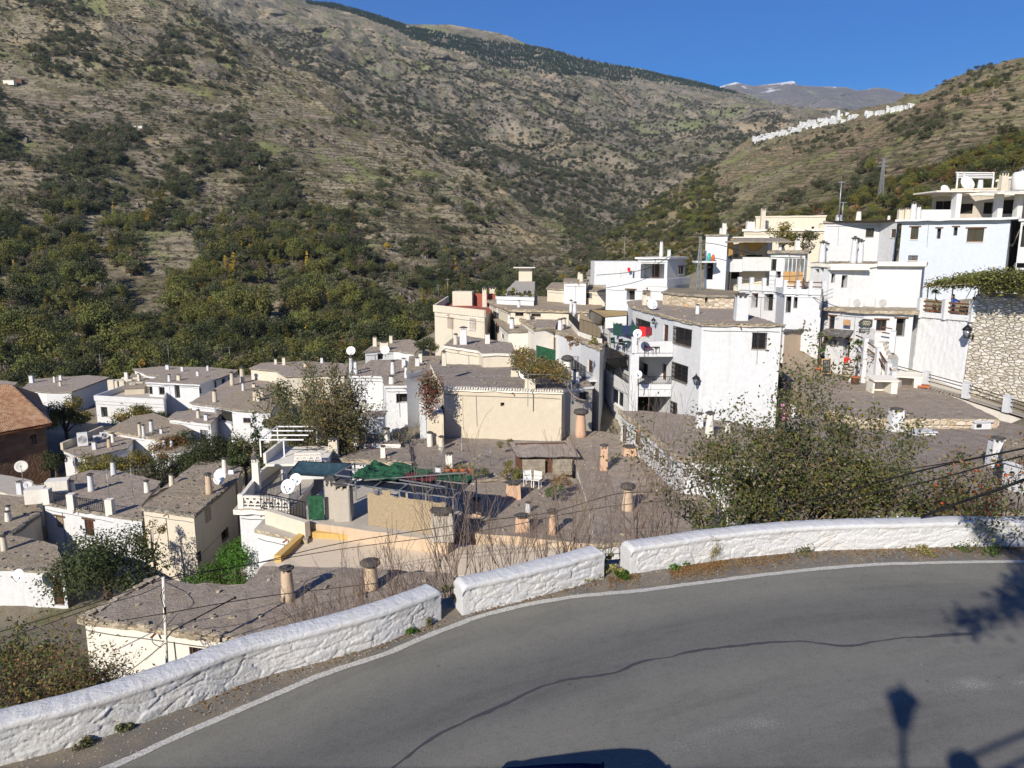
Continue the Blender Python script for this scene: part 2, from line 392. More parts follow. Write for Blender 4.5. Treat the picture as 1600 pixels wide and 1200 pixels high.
def protos():
    b=M['bark']
    for i in range(3): PROTO['rock%d'%i]=rock_mesh(i)
    for i in range(3): PROTO['holm%d'%i]=tree_mesh('holm_oak',[M['leaf_holm'],b],6.5,5.2,1100,.42,10+i,.05,'round',16)
    for i in range(3): PROTO['green%d'%i]=tree_mesh('broad_tree',[M['leaf_green'],b],7,8,1500,.42,20+i,.1,'round',20)
    for i in range(2): PROTO['dark%d'%i]=tree_mesh('dark_tree',[M['leaf_dark'],b],7,7.5,1400,.42,30+i,.1,'round',18)
    for i in range(3): PROTO['olive%d'%i]=tree_mesh('olive_tree',[M['leaf_olive'],b],5.5,5,900,.40,40+i,.08,'round',12)
    for i in range(2): PROTO['tall%d'%i]=tree_mesh('tall_tree',[M['leaf_autumn' if i else 'leaf_green'],b],4,11,1100,.42,57+i,.12,'column',14)
    for i in range(2): PROTO['yellow%d'%i]=tree_mesh('yellow_poplar',[M['leaf_yellow'],b],2.6,9,800,.40,50+i,.1,'column',14)
    PROTO['yround']=tree_mesh('yellow_tree',[M['leaf_yellow'],b],5.5,6,900,.42,55,.1,'round',14)
    for i in range(2): PROTO['autumn%d'%i]=tree_mesh('autumn_tree',[M['leaf_autumn'],b],6,6.5,1100,.42,60+i,.1,'round',14)
    for i in range(2): PROTO['bare%d'%i]=tree_mesh('bare_tree',[M['leaf_bare'],b],5.5,6,700,.34,70+i,.1,'round',16)
    for i in range(3): PROTO['scrub%d'%i]=tree_mesh('scrub',[M['leaf_grey']],3.2,1.7,380,.34,80+i,0,'round',9,False)
    for i in range(2): PROTO['pine%d'%i]=tree_mesh('pine',[M['leaf_pine']],7,12,420,1.3,90+i,.02,'cone',16,False)
    PROTO['rust']=tree_mesh('rust_tree',[M['leaf_rust'],b],5,4.5,800,.4,95,.08,'round',12)
protos()
# ---------------------------------------------------------------- hills
class Hill:
    def __init__(s,rows,nu,nv,amp,wl,seed,topfix=.4,oct=7,ter=0,th=5.0):
        s.nu,s.nv=nu,nv
        x0=max(r[0][0] for r in rows); x1=min(r[-1][0] for r in rows)
        xs=np.linspace(x0,x1,nu); A=[];D=[]
        for r in rows:
            r=np.array(r,float); A.append(np.interp(xs,r[:,0],r[:,1])); D.append(np.log(np.interp(xs,r[:,0],r[:,2])))
        A=np.array(A);D=np.array(D); k=len(rows); vv=np.linspace(0,k-1,nv)
        def blur(a,axis,m):
            for _ in range(m):
                p=np.take(a,[0],axis); q=np.take(a,[-1],axis)
                b=np.concatenate([p,a,q],axis)
                n=a.shape[axis]; a=(np.take(b,range(0,n),axis)+2*np.take(b,range(1,n+1),axis)+np.take(b,range(2,n+2),axis))/4
            return a
        PY=np.array([np.interp(vv,range(k),A[:,j]) for j in range(nu)]).T
        DD=np.array([np.interp(vv,range(k),D[:,j]) for j in range(nu)]).T
        PY=blur(PY,0,nv//10); PY=blur(PY,1,4); PY[-1]=A[-1]
        DD=blur(blur(DD,0,nv//10),1,nu//40); DD=np.exp(DD)
        dx=xs[None,:]-CX+0*PY; dv=CY-PY
        ry=F*cp+dv*sp; rz=-F*sp+dv*cp; t=DD/ry
        X=np.stack([dx*t,DD,rz*t],-1)
        n=noise; off=Vector((seed*13.7,seed*7.1,seed*3.3))
        for i in range(nv):
            v=i/(nv-1); fade=1-(1-topfix)*max(0,(v-.75)/.25)
            for j in range(nu):
                p=Vector(X[i,j]); q=p/wl+off
                h=n.ridged_multi_fractal(q,1.0,2.1,oct,1.0,2.0,noise_basis='PERLIN_ORIGINAL')-1.1
                h2=n.fractal(q*3.1,.9,2.0,5)
                a=amp*fade*(DD[i,j]**.75)
                X[i,j,2]+=a*(h*.7+h2*.35); X[i,j,1]+=a*h2*.9
                if ter and v<.92:
                    z=X[i,j,2]/th+.6*n.noise(p*.008); f_=z-math.floor(z); st=min(1,max(0,(f_-.55)/.45)); mk=min(1,max(0,(n.noise(p*.006+off)+.25)*3))
                    X[i,j,2]+=ter*mk*(st-f_)*th
        s.X=X
    def mesh(s,name,mat,label):
        i=np.arange(s.nv*s.nu).reshape(s.nv,s.nu)
        Fq=np.stack([i[:-1,:-1],i[:-1,1:],i[1:,1:],i[1:,:-1]],-1).reshape(-1,4)
        o=link(name,np_mesh(name,s.X.reshape(-1,3),Fq,mat)); o['kind']='structure'; o['label']=label; return o
    def at(s,u,v):
        fj=u*(s.nu-1); fi=v*(s.nv-1); j=min(int(fj),s.nu-2); i=min(int(fi),s.nv-2); a=fj-j; b=fi-i
        X=s.X; return Vector((X[i,j]*(1-a)+X[i,j+1]*a)*(1-b)+Vector(X[i+1,j]*(1-a)+X[i+1,j+1]*a)*b)
def hillmat(name, tan, scree, green, terr=0.6, sc=1.0, snow=None, tz=.33):
    t=NT(name); w=t.world()
    big=t.noise(.0045*sc,9,.62); mid=t.noise(.03*sc,8,.68); fine=t.noise(.25*sc,7,.72); vf=t.noise(1.3*sc,4,.7)
    c=t.mix(t.ramp(big,[(.46,0.0),(.54,1.0)]),tan,scree)
    c=t.mix(t.ramp(mid,[(.44,0.0),(.58,.9)]),c,green)
    c=t.mix(t.ramp(fine,[(.47,0.0),(.62,.85)]),c,[q*.5 for q in green])
    c=t.mix(.55,c,t.ramp(vf,[(.3,(.45,.45,.45)),(.65,(1,1,1))]),'MULTIPLY')
    if terr:
        sx=t.n('ShaderNodeSeparateXYZ'); t.l(w,sx.inputs[0])
        zz=t.math('ADD',t.math('MULTIPLY',sx.outputs[2],tz),t.math('MULTIPLY',t.noise(.012,4,.5),5.0))
        fr=t.math('FRACT',zz)
        ln=t.ramp(fr,[(0,1.0),(.22,.8),(.36,0.0),(.97,0.0)])
        msk=t.math('MULTIPLY',ln,t.ramp(t.noise(.012,4,.6),[(.40,0.0),(.52,terr)]))
        c=t.mix(msk,c,(.12,.10,.07))
    if snow:
        sx=t.n('ShaderNodeSeparateXYZ'); t.l(w,sx.inputs[0])
        zz=t.math('ADD',t.math('MULTIPLY',t.math('SUBTRACT',sx.outputs[2],snow),.012),t.math('MULTIPLY',t.math('SUBTRACT',t.noise(.0025,6,.6),.5),9.0))
        c=t.mix(t.ramp(zz,[(0,0.0),(.35,1.0)]),c,(.82,.84,.9))
    md=t.noise(.011*sc,6,.6,None,1.5)
    c=t.mix(t.ramp(md,[(.57,0.0),(.63,.55)]),c,[green[0]*1.35,green[1]*1.6,green[2]*1.1])
    c=t.mix(t.ramp(md,[(.36,.5),(.42,0.0)]),c,[tan[0]*1.15,tan[1]*1.05,tan[2]*.95])
    t.col(c); t.rough(1.0); t.b.inputs['Specular IOR Level'].default_value=.03
    t.bump(t.math('ADD',t.math('MULTIPLY',fine,2.0),t.math('ADD',vf,t.math('MULTIPLY',mid,5.0))),1.0,1.6/sc); M[name]=t.m
hillmat('hill_near',(.54,.46,.32),(.44,.37,.29),(.22,.205,.11),.8)
hillmat('hill_far',(.54,.46,.33),(.43,.37,.30),(.225,.215,.13),.7,.55)
hillmat('hill_right',(.47,.405,.26),(.45,.33,.23),(.24,.235,.11),.9,1.3,tz=.45)
hillmat('peaks',(.36,.32,.29),(.30,.275,.26),(.29,.265,.23),0,.18,snow=1590)
HN=Hill([[(-500,740,150),(0,680,170),(300,640,180),(600,600,200),(900,520,260),(1020,480,320)],
 [(-500,520,230),(0,480,260),(300,460,280),(600,440,310),(900,428,380),(1020,435,400)],
 [(-500,300,380),(0,290,400),(300,300,430),(600,330,450),(820,375,480),(930,410,470),(1020,430,440)],
 [(-500,60,650),(0,120,650),(300,150,700),(600,245,680),(800,325,620),(930,400,520),(1020,425,470)],
 [(-500,-200,1000),(0,-80,1000),(230,-40,1050),(330,30,1050),(420,85,1020),(520,140,960),(640,212,900),(780,292,780),(880,350,650),(940,394,560),(1020,420,500)],
 [(-500,-170,1150),(0,-50,1150),(230,-10,1200),(330,60,1200),(420,115,1180),(520,170,1110),(640,242,1040),(780,322,900),(880,380,760),(940,424,650),(1020,450,560)]],
 520,330,.125,120,1,.45,7,.55,7.0)
HF=Hill([[(60,150,1250),(400,200,1250),(600,280,1100),(800,370,900),(950,440,780),(1060,410,900),(1200,310,1300),(1450,270,1500)],
 [(60,80,1500),(400,110,1500),(600,190,1400),(800,280,1200),(950,350,1050),(1060,330,1150),(1200,250,1500),(1450,220,1800)],
 [(60,0,1900),(400,50,1900),(600,120,1900),(800,190,1800),(1000,250,1700),(1200,210,1900),(1450,200,2200)],
 [(60,-60,2400),(400,15,2400),(600,75,2500),(800,130,2500),(1000,170,2600),(1200,180,2600),(1450,190,2800)],
 [(60,-90,2900),(380,-35,2900),(480,0,3000),(560,14,3000),(640,37,3100),(700,39,3200),(780,52,3300),(830,71,3300),(900,86,3400),(960,99,3500),(1030,115,3600),(1100,130,3700),(1150,143,3700),(1200,158,3700),(1250,172,3500),(1450,200,3300)]],
 480,280,.22,330,2,.10)
HR=Hill([[(880,520,330),(1000,475,260),(1150,445,180),(1300,425,130),(1500,410,112),(1900,430,95)],
 [(880,460,380),(1000,425,330),(1150,385,260),(1300,352,200),(1500,310,150),(1900,290,130)],
 [(880,425,450),(1000,385,450),(1150,320,400),(1300,270,330),(1500,210,260),(1900,170,220)],
 [(880,410,520),(1000,350,600),(1150,262,650),(1300,225,600),(1500,165,420),(1900,90,350)],
 [(880,408,560),(940,402,600),(975,362,680),(1000,335,750),(1060,293,900),(1120,252,1050),(1172,218,1150),(1240,197,1200),(1300,183,1200),(1380,163,1100),(1430,146,900),(1480,126,750),(1540,108,650),(1600,93,600),(1900,10,500)],
 [(880,430,600),(940,430,650),(1060,330,1000),(1172,250,1250),(1300,210,1320),(1430,175,1000),(1540,140,720),(1600,125,660),(1900,50,560)]],
 420,420,.085,120,3,.2,7,.85,6.0)
HK=Hill([[(1000,260,5200),(1600,260,5200)],[(1000,200,6500),(1300,175,6500),(1600,200,6500)],
 [(1000,175,8000),(1080,150,8000),(1110,140,8000),(1135,131,8000),(1150,128,8000),(1165,132,8000),(1180,134,8000),(1205,132,8000),(1225,129,8000),(1240,126,8000),(1248,133,8000),(1275,134,8000),(1290,134,8000),(1325,136,8000),(1335,141,8000),(1350,141,8000),(1365,137,8000),(1385,138,8000),(1400,143,8000),(1450,152,8000),(1600,190,8000)]],
 260,120,.16,900,4,.1)
HN.mesh('hillside',M['hill_near'],'near slope of the mountain across the valley')
HF.mesh('mountain',M['hill_far'],'long mountain slope with a bald ridge behind the near slope')
HR.mesh('terraced_hill',M['hill_right'],'terraced brown hillside above the village')
HK.mesh('peaks',M['peaks'],'far bare peaks with patches of snow')
# ---------------------------------------------------------------- scattered scrub (stuff)
def to_px(p):
    d=p.y*cp-p.z*sp; v=p.y*sp+p.z*cp
    return CX+F*p.x/d, CY-F*v/d
def inpoly(x,y,poly):
    c=False; n=len(poly)
    for i in range(n):
        x1,y1=poly[i]; x2,y2=poly[(i+1)%n]
        if (y1>y)!=(y2>y) and x<(x2-x1)*(y-y1)/(y2-y1)+x1: c=not c
    return c
def scatter(name,label,pts):           # pts: (loc, proto key, scale)
    keys=sorted({k for _,k,_ in pts}); col=bpy.data.collections.new(name+'_kinds')
    for i,k in enumerate(keys):
        o=bpy.data.objects.new('%02d_%s'%(i,k),PROTO[k]); col.objects.link(o)
    me=bpy.data.meshes.new(name); me.vertices.add(len(pts))
    me.vertices.foreach_set('co',np.array([p[0] for p in pts],dtype=np.float32).ravel())
    a=me.attributes.new('idx','INT','POINT'); a.data.foreach_set('value',np.array([keys.index(p[1]) for p in pts],dtype=np.int32))
    a=me.attributes.new('scl','FLOAT','POINT'); a.data.foreach_set('value',np.array([p[2] for p in pts],dtype=np.float32))
    a=me.attributes.new('rot','FLOAT_VECTOR','POINT'); a.data.foreach_set('vector',np.array([(R.uniform(-.12,.12),R.uniform(-.12,.12),R.uniform(0,6.28)) for p in pts],dtype=np.float32).ravel())
    o=link(name,me); tag(o,label,None,None,'stuff')
    g=bpy.data.node_groups.new(name,'GeometryNodeTree')
    g.interface.new_socket('Geometry',in_out='INPUT',socket_type='NodeSocketGeometry'); g.interface.new_socket('Geometry',in_out='OUTPUT',socket_type='NodeSocketGeometry')
    N=g.nodes; gi=N.new('NodeGroupInput'); go=N.new('NodeGroupOutput'); ip=N.new('GeometryNodeInstanceOnPoints'); ci=N.new('GeometryNodeCollectionInfo')
    ci.inputs['Collection'].default_value=col; ci.inputs['Separate Children'].default_value=True; ci.inputs['Reset Children'].default_value=True
    def att(nm,ty):
        q=N.new('GeometryNodeInputNamedAttribute'); q.data_type=ty; q.inputs['Name'].default_value=nm; return q.outputs['Attribute']
    L=g.links.new
    L(gi.outputs[0],ip.inputs['Points']); L(ci.outputs[0],ip.inputs['Instance']); ip.inputs['Pick Instance'].default_value=True
    L(att('idx','INT'),ip.inputs['Instance Index']); L(att('rot','FLOAT_VECTOR'),ip.inputs['Rotation']); L(att('scl','FLOAT'),ip.inputs['Scale'])
    L(ip.outputs[0],go.inputs[0]); md=o.modifiers.new('scatter','NODES'); md.node_group=g
    return o
TREES=[]                                # individual trees on the slopes
def near_slope():
    pts=[]; r=random.Random(11); ntree=0
    scree=[(380,190),(520,150),(700,250),(880,350),(900,400),(800,400),(640,380),(520,330),(420,260)]
    clear=[[(120,340),(160,330),(170,360),(130,370)],[(215,365),(310,362),(315,430),(225,430)],[(0,110),(110,130),(160,160),(60,165),(0,150)],[(600,400),(690,405),(680,425),(590,420)],[(290,90),(360,100),(360,122),(300,118)],[(180,430),(270,440),(260,500),(200,520)]]
    for _ in range(80000):
        u,v=r.random(),r.random()*.8; p=HN.at(u,v); x,y=to_px(p)
        if x<-260 or x>1040 or y<-60 or y>640: continue
        d=p.y
        nz=noise.fractal(Vector((x/95,y/60,1.3)),1,2,4)+.25*noise.noise(Vector((x/18,y/12,5)))
        forest = y-(430-.0002*max(0,x-100)**1.0)+ (x-300)*-.02 + 60*noise.noise(Vector((x/90,3,y/90)))
        f = 1 if forest>-60+90*(x>560)+r.gauss(0,38) else 0
        sp=noise.noise(Vector((x/38,y/26,21)))
        if inpoly(x,y,scree) and r.random()<.9: 
            if r.random()<.5: pts.append((p,'scrub%d'%r.randrange(3),r.uniform(.25,.7)))
            continue
        if any(inpoly(x,y,c) for c in clear):
            if r.random()<.15: pts.append((p,'scrub%d'%r.randrange(3),r.uniform(.3,.7)))
            continue
        if f:
            if nz<-.5: continue
            if r.random()<.66: continue
            k=min(.999,max(0,.5+sp*.85+r.gauss(0,.16))); s=r.uniform(.55,1.0)+r.random()**3*.9
            if x>880: s*=.85
            if k<.27: key='green%d'%r.randrange(3)
            elif k<.42: key='dark%d'%r.randrange(2)
            elif k<.66: key='olive%d'%r.randrange(3)
            elif k<.76: key='autumn%d'%r.randrange(2); s*=.7
            elif k<.90: key='bare%d'%r.randrange(2); s*=.9
            elif k<.91: key='yellow%d'%r.randrange(2); s*=.9
            else: key='scrub%d'%r.randrange(3)
            if r.random()<.05: key='tall%d'%r.randrange(2); s=r.uniform(.6,1.0)
            if r.random()<.012: key='yround' if r.random()<.4 else 'yellow1'; s=r.uniform(.5,1.0)
            if x>640 and key[:3]=='gre': key='olive1'
        else:
            k=r.random()
            if nz<.0 and y>140 and r.random()<.35: continue
            if k<.58:
                key='scrub%d'%r.randrange(3); s=r.uniform(.3,1.25)
            else:
                if nz<-.05 and r.random()<.93: continue
                if nz<.05 and r.random()<.3: continue
                key=['holm0','holm1','holm2','olive0','bare0','olive2'][min(5,int(r.random()*6.6))]; s=r.uniform(.5,1.2)+(.7 if nz>.25 else 0)*r.random()
        big = s*6/d
        pts.append((p,key,s,big))
    for _ in range(1500):
        p=HN.at(r.random(),r.random()*.8); x,y=to_px(p)
        g=noise.noise(Vector((x/45,y/30,11)))
        if g>.22 or (600<x<740 and 270<y<350 and r.random()<.5): pts.append((p,'rock%d'%r.randrange(3),r.uniform(.25,1.1)))
    # largest real trees become things
    tr=sorted([q for q in pts if len(q)==4 and q[1][:5]!='scrub' and q[1][:4]!='rock' and -20<to_px(q[0])[0]<1000 and 150<to_px(q[0])[1]<620],key=lambda q:-q[3])
    near=set(id(q) for q in tr[:240]); TREES.extend(tr[:240])
    scatter('hillside_scrub','olive green scrub and small trees covering the near slope',[q[:3] for q in pts if id(q) not in near])
near_slope()
# hand-placed trees that stand out on the near slope (pixel of the foot)
def on_hill(H,px,py,vmax=.8):
    best=None
    for i in range(0,H.nv,2):
        for j in range(0,H.nu,2):
            x,y=0,0
    return None
class HIdx:
    def __init__(s,H):
        X=H.X.reshape(-1,3); d=X[:,1]*cp-X[:,2]*sp; v=X[:,1]*sp+X[:,2]*cp
        s.x=CX+F*X[:,0]/d; s.y=CY-F*v/d; s.X=X
    def at(s,px,py):
        k=(s.x-px)**2+(s.y-py)**2; c=np.where(k<60)[0]
        if len(c)==0: return Vector(s.X[int(np.argmin(k))])
        return Vector(s.X[c[int(np.argmin(s.X[c,1]))]])
IN=HIdx(HN); IR=HIdx(HR); IF=HIdx(HF)
def far_slope():
    pts=[]; r=random.Random(12)
    band=[(470,-6),(560,12),(640,42),(760,64),(830,72),(960,100),(1050,120),(1150,143),(1150,147),(1090,138),(1040,130),(985,122),(995,133),(975,132),(920,119),(850,116),(780,104),(727,86),(706,79),(644,63),(618,46),(544,19),(480,6)]
    for _ in range(90000):
        u,v=r.random(),r.random(); p=HF.at(u,v); x,y=to_px(p)
        if x<200 or x>1420: continue
        if y<60+ (x-620)*.16 and not inpoly(x,y,band):
            if r.random()<.9: continue
        nz=noise.fractal(Vector((x/70,y/38,2.3)),1,2,4)
        if y<75+(x-600)*.17: 
            if r.random()<.85: continue
        if nz<-.2 and r.random()<.65: continue
        k=r.random()
        if k<.45: pts.append((p,'scrub%d'%r.randrange(3),r.uniform(.7,2.0)))
        elif k<.997: pts.append((p,['holm0','holm1','olive0','bare0','holm2'][r.randrange(5)],r.uniform(.7,1.9)))
        else: pts.append((p,'yround' if r.random()<.5 else 'rust',r.uniform(.7,1.3)))
    scatter('mountain_scrub','grey green scrub and trees spread over the long far slope',pts)
    pts=[]
    for _ in range(60000):
        u,v=r.random(),.72+.28*r.random(); p=HF.at(u,v); x,y=to_px(p)
        if inpoly(x,y,band) and noise.noise(Vector((x/14,y/6,4)))>-.42: pts.append((p,'pine%d'%r.randrange(2),r.uniform(.6,1.05)))
    print('pines',len(pts)); scatter('pine_forest','dark pine forest along the top of the far ridge',pts[:16000])
far_slope()
def right_slope():
    pts=[]; r=random.Random(13)
    for _ in range(19000):
        u,v=r.random(),r.random()*.84; p=HR.at(u,v); x,y=to_px(p)
        if x<900 or x>1720: continue
        nz=noise.fractal(Vector((x/60,y/40,7.3)),1,2,4)
        low = y-(395-(x-1080)*.26) if x>1080 else y-400
        # thick bushes just above the village
        if low>-18-(max(0,x-1350)*.12):
            if r.random()<.35: continue
            k=r.random(); s=r.uniform(.25,.6)
            key='green%d'%r.randrange(3) if k<.22 else 'olive%d'%r.randrange(3) if k<.5 else 'rust' if k<.66 else 'autumn%d'%r.randrange(2) if k<.8 else 'dark%d'%r.randrange(2)
            pts.append((p,key,s)); continue
        if x<1120 and y>300-(x-1000)*.5 and r.random()<.5:
            pts.append((p,['dark0','olive1','holm1','green2'][r.randrange(4)],r.uniform(.4,1.0))); continue
        k=r.random()
        if k<.35: pts.append((p,'scrub%d'%r.randrange(3),r.uniform(.25,.9)))
        elif nz>.16 or (y<165-(x-1300)*.2+10 and nz>-.1): pts.append((p,['holm0','holm1','olive0','bare0','holm2'][r.randrange(5)],r.uniform(.35,.9)))
    scatter('terrace_scrub','low bushes and thicket on the terraced hill above the houses',pts)
right_slope()
LBL={'tall0':'tall slim green tree in the wood across the valley','tall1':'tall slim yellowish tree in the wood across the valley','yroun':'round golden tree on the slope across the valley','green':'green bushy tree in the wood across the valley','dark0':'dark green bushy tree in the wood across the valley','dark1':'dark green bushy tree in the wood across the valley','olive':'small dull olive tree on the slope across the valley','autum':'yellowish green tree on the slope across the valley','bare0':'greyish half bare tree on the slope across the valley','bare1':'greyish half bare tree on the slope across the valley','yello':'slim golden poplar on the slope across the valley','holm0':'round dark evergreen oak on the dry slope across the valley','holm1':'round dark evergreen oak on the dry slope across the valley','holm2':'round dark evergreen oak on the dry slope across the valley'}
GRP={'tall0':'tall trees across the valley','tall1':'tall yellowish trees across the valley','yroun':'golden trees across the valley','green':'green trees across the valley','dark0':'dark trees across the valley','dark1':'dark trees across the valley','olive':'olive trees across the valley','autum':'yellowish trees across the valley','bare0':'half bare trees across the valley','bare1':'half bare trees across the valley','yello':'golden poplars across the valley','holm0':'evergreen oaks across the valley','holm1':'evergreen oaks across the valley','holm2':'evergreen oaks across the valley'}
def hill_tree(p,key,s,label,group,nm='hillside_tree',cat='tree'):
    o=link(nm,PROTO[key]); o.location=p; o.scale=(s,s,s*R.uniform(.85,1.2)); o.rotation_euler=(0,0,R.uniform(0,6.28))
    return tag(o,label,cat,group)
for p,key,s,_ in TREES: hill_tree(p,key,s,LBL[key[:5]],GRP[key[:5]])
for (x,y,k,s,l) in [(232,350,'yellow0',1.35,'tall golden poplar left of the clearing on the slope across the valley'),(181,330,'yellow1',.9,'short golden poplar among dark trees at the upper left of the wood'),
  (324,425,'yround',1.25,'broad yellow tree under the small clearing across the valley'),(610,388,'yround',.85,'lone round yellow tree low on the slope, above the green meadow'),
  (395,395,'yellow0',.75,'slim golden poplar right of the broad yellow tree'),(515,480,'yellow1',1.0,'slim golden poplar just above the village rooftops'),(528,470,'yellow0',.7,'shorter golden poplar beside the one above the rooftops'),
  (908,425,'autumn0',1.1,'orange tinged tree at the foot of the valley behind the village'),(940,345,'yround',.8,'small golden tree in the valley fold'),(880,432,'yround',.8,'orange bush right behind the cream roofs'),
  (85,490,'yellow1',.7,'golden poplar at the lower left of the wood'),(20,215,'holm0',1.9,'large dark oak at the left edge of the slope'),(432,312,'dark0',.45,'small dark bush alone on the bare scree'),(700,360,'dark1',.9,'dark tree in the bushy fold right of the scree')]:
    hill_tree(IN.at(x,y),k,s,l,None)
for (x,y,k,s,l,sz) in [(1350,268,'green0',.75,'broad green tree below the terraces left of the pylon',1),(1400,262,'bare0',1.0,'pale leafless tree beside the pylon',1),(1510,150,'green1',1.3,'light green tree high on the right ridge',1),(1540,145,'green2',1.2,'leafy poplar clump high on the right ridge',1),
   (1570,215,'dark0',.9,'dark conifer on the right hillside',1),(1360,245,'olive1',1.1,'grey green tree on the terraces',1),(1368,250,'bare1',.7,'small grey tree under the terraces',1),(1440,215,'holm1',1.0,'dark oak in the middle of the terraces',1),(1580,262,'green1',.75,'glossy green tree above the top house',1),(1545,275,'dark1',.7,'dark bush behind the white terrace frame',1)]:
    hill_tree(IR.at(x,y),k,s*1.0,l,None)
# ---------------------------------------------------------------- houses
GP=[]                                   # ground control points
POLYS=[]                                # (roof polygon, z) to keep the ground below
def slope(y): return math.tan(PITCH+math.atan((y-CY)/F))
def ZT(yb,zb,yt): return zb/slope(yb)*slope(yt)
def D(px,d,z):                          # plan point at forward distance d, level z, in that pixel column
    return Vector(((px-CX)/F*(d*cp-z*sp),d,z))
def inset(poly,k):
    n=len(poly); out=[]
    for i in range(n):
        a,b,c=poly[i-1],poly[i],poly[(i+1)%n]
        d1=(b-a).to_2d().normalized(); d2=(c-b).to_2d().normalized()
        n1=Vector((-d1.y,d1.x)); n2=Vector((-d2.y,d2.x)); m=(n1+n2)
        m=m/max(.35,m.dot(m)/2*1.0) if m.length>1e-6 else n1
        m=m/ m.length * min(k*1.6, k/max(.4,m.normalized().dot(n1)))
        out.append(Vector((b.x+m.x,b.y+m.y,b.z)))
    return out
class Wall:                             # one vertical wall plane from A to B (seen from outside, left to right)
    def __init__(s,A,B):
        s.A=Vector((A.x,A.y,0)); d=Vector((B.x-A.x,B.y-A.y,0)); s.L=d.length; s.u=d.normalized(); s.n=Vector((s.u.y,-s.u.x,0)); s.holes=[]
    def pt(s,u,z,k=0.0): return s.A+s.u*u-s.n*k+Vector((0,0,z))
    def hit(s,px,py):
        r=ray(px,py); t=s.A.dot(s.n)/r.dot(s.n); q=r*t
        return (q-s.A).dot(s.u), q.z
    def rect(s,x0,y0,x1,y1):
        xm,ym=(x0+x1)/2,(y0+y1)/2
        ua,_=s.hit(x0,ym); ub,_=s.hit(x1,ym); _,zt=s.hit(xm,y0); _,zb=s.hit(xm,y1)
        ua=max(.06,min(ua,s.L-.3)); ub=min(s.L-.06,max(ub,ua+.2))
        return ua,min(zt,zb),ub,max(zt,zb)
    def face(s,mb,zb,zA,zB):
        H=s.holes; hz=min(zA,zB)-.02
        H=[(a,max(b,zb+.02),c,min(d,hz),k) for a,b,c,d,k in H if min(d,hz)>max(b,zb+.02)]
        us=sorted({0,s.L,*[h[0] for h in H],*[h[2] for h in H]}); zs=sorted({zb,hz,*[h[1] for h in H],*[h[3] for h in H]})
        for i in range(len(us)-1):
            for j in range(len(zs)-1):
                um,zm=(us[i]+us[i+1])/2,(zs[j]+zs[j+1])/2
                if any(h[0]<um<h[2] and h[1]<zm<h[3] for h in H): continue
                mb.quad(s.pt(us[i],zs[j]),s.pt(us[i+1],zs[j]),s.pt(us[i+1],zs[j+1]),s.pt(us[i],zs[j+1]))
        mb.quad(s.pt(0,hz),s.pt(s.L,hz),s.pt(s.L,zB),s.pt(0,zA))
        for a,b,c,d,k in H:
            mb.quad(s.pt(a,b),s.pt(a,b,k),s.pt(a,d,k),s.pt(a,d)); mb.quad(s.pt(c,b,k),s.pt(c,b),s.pt(c,d),s.pt(c,d,k))
            mb.quad(s.pt(a,b,k),s.pt(a,b),s.pt(c,b),s.pt(c,b,k)); mb.quad(s.pt(a,d),s.pt(a,d,k),s.pt(c,d,k),s.pt(c,d))
            mb.quad(s.pt(a,b,k),s.pt(c,b,k),s.pt(c,d,k),s.pt(a,d,k))
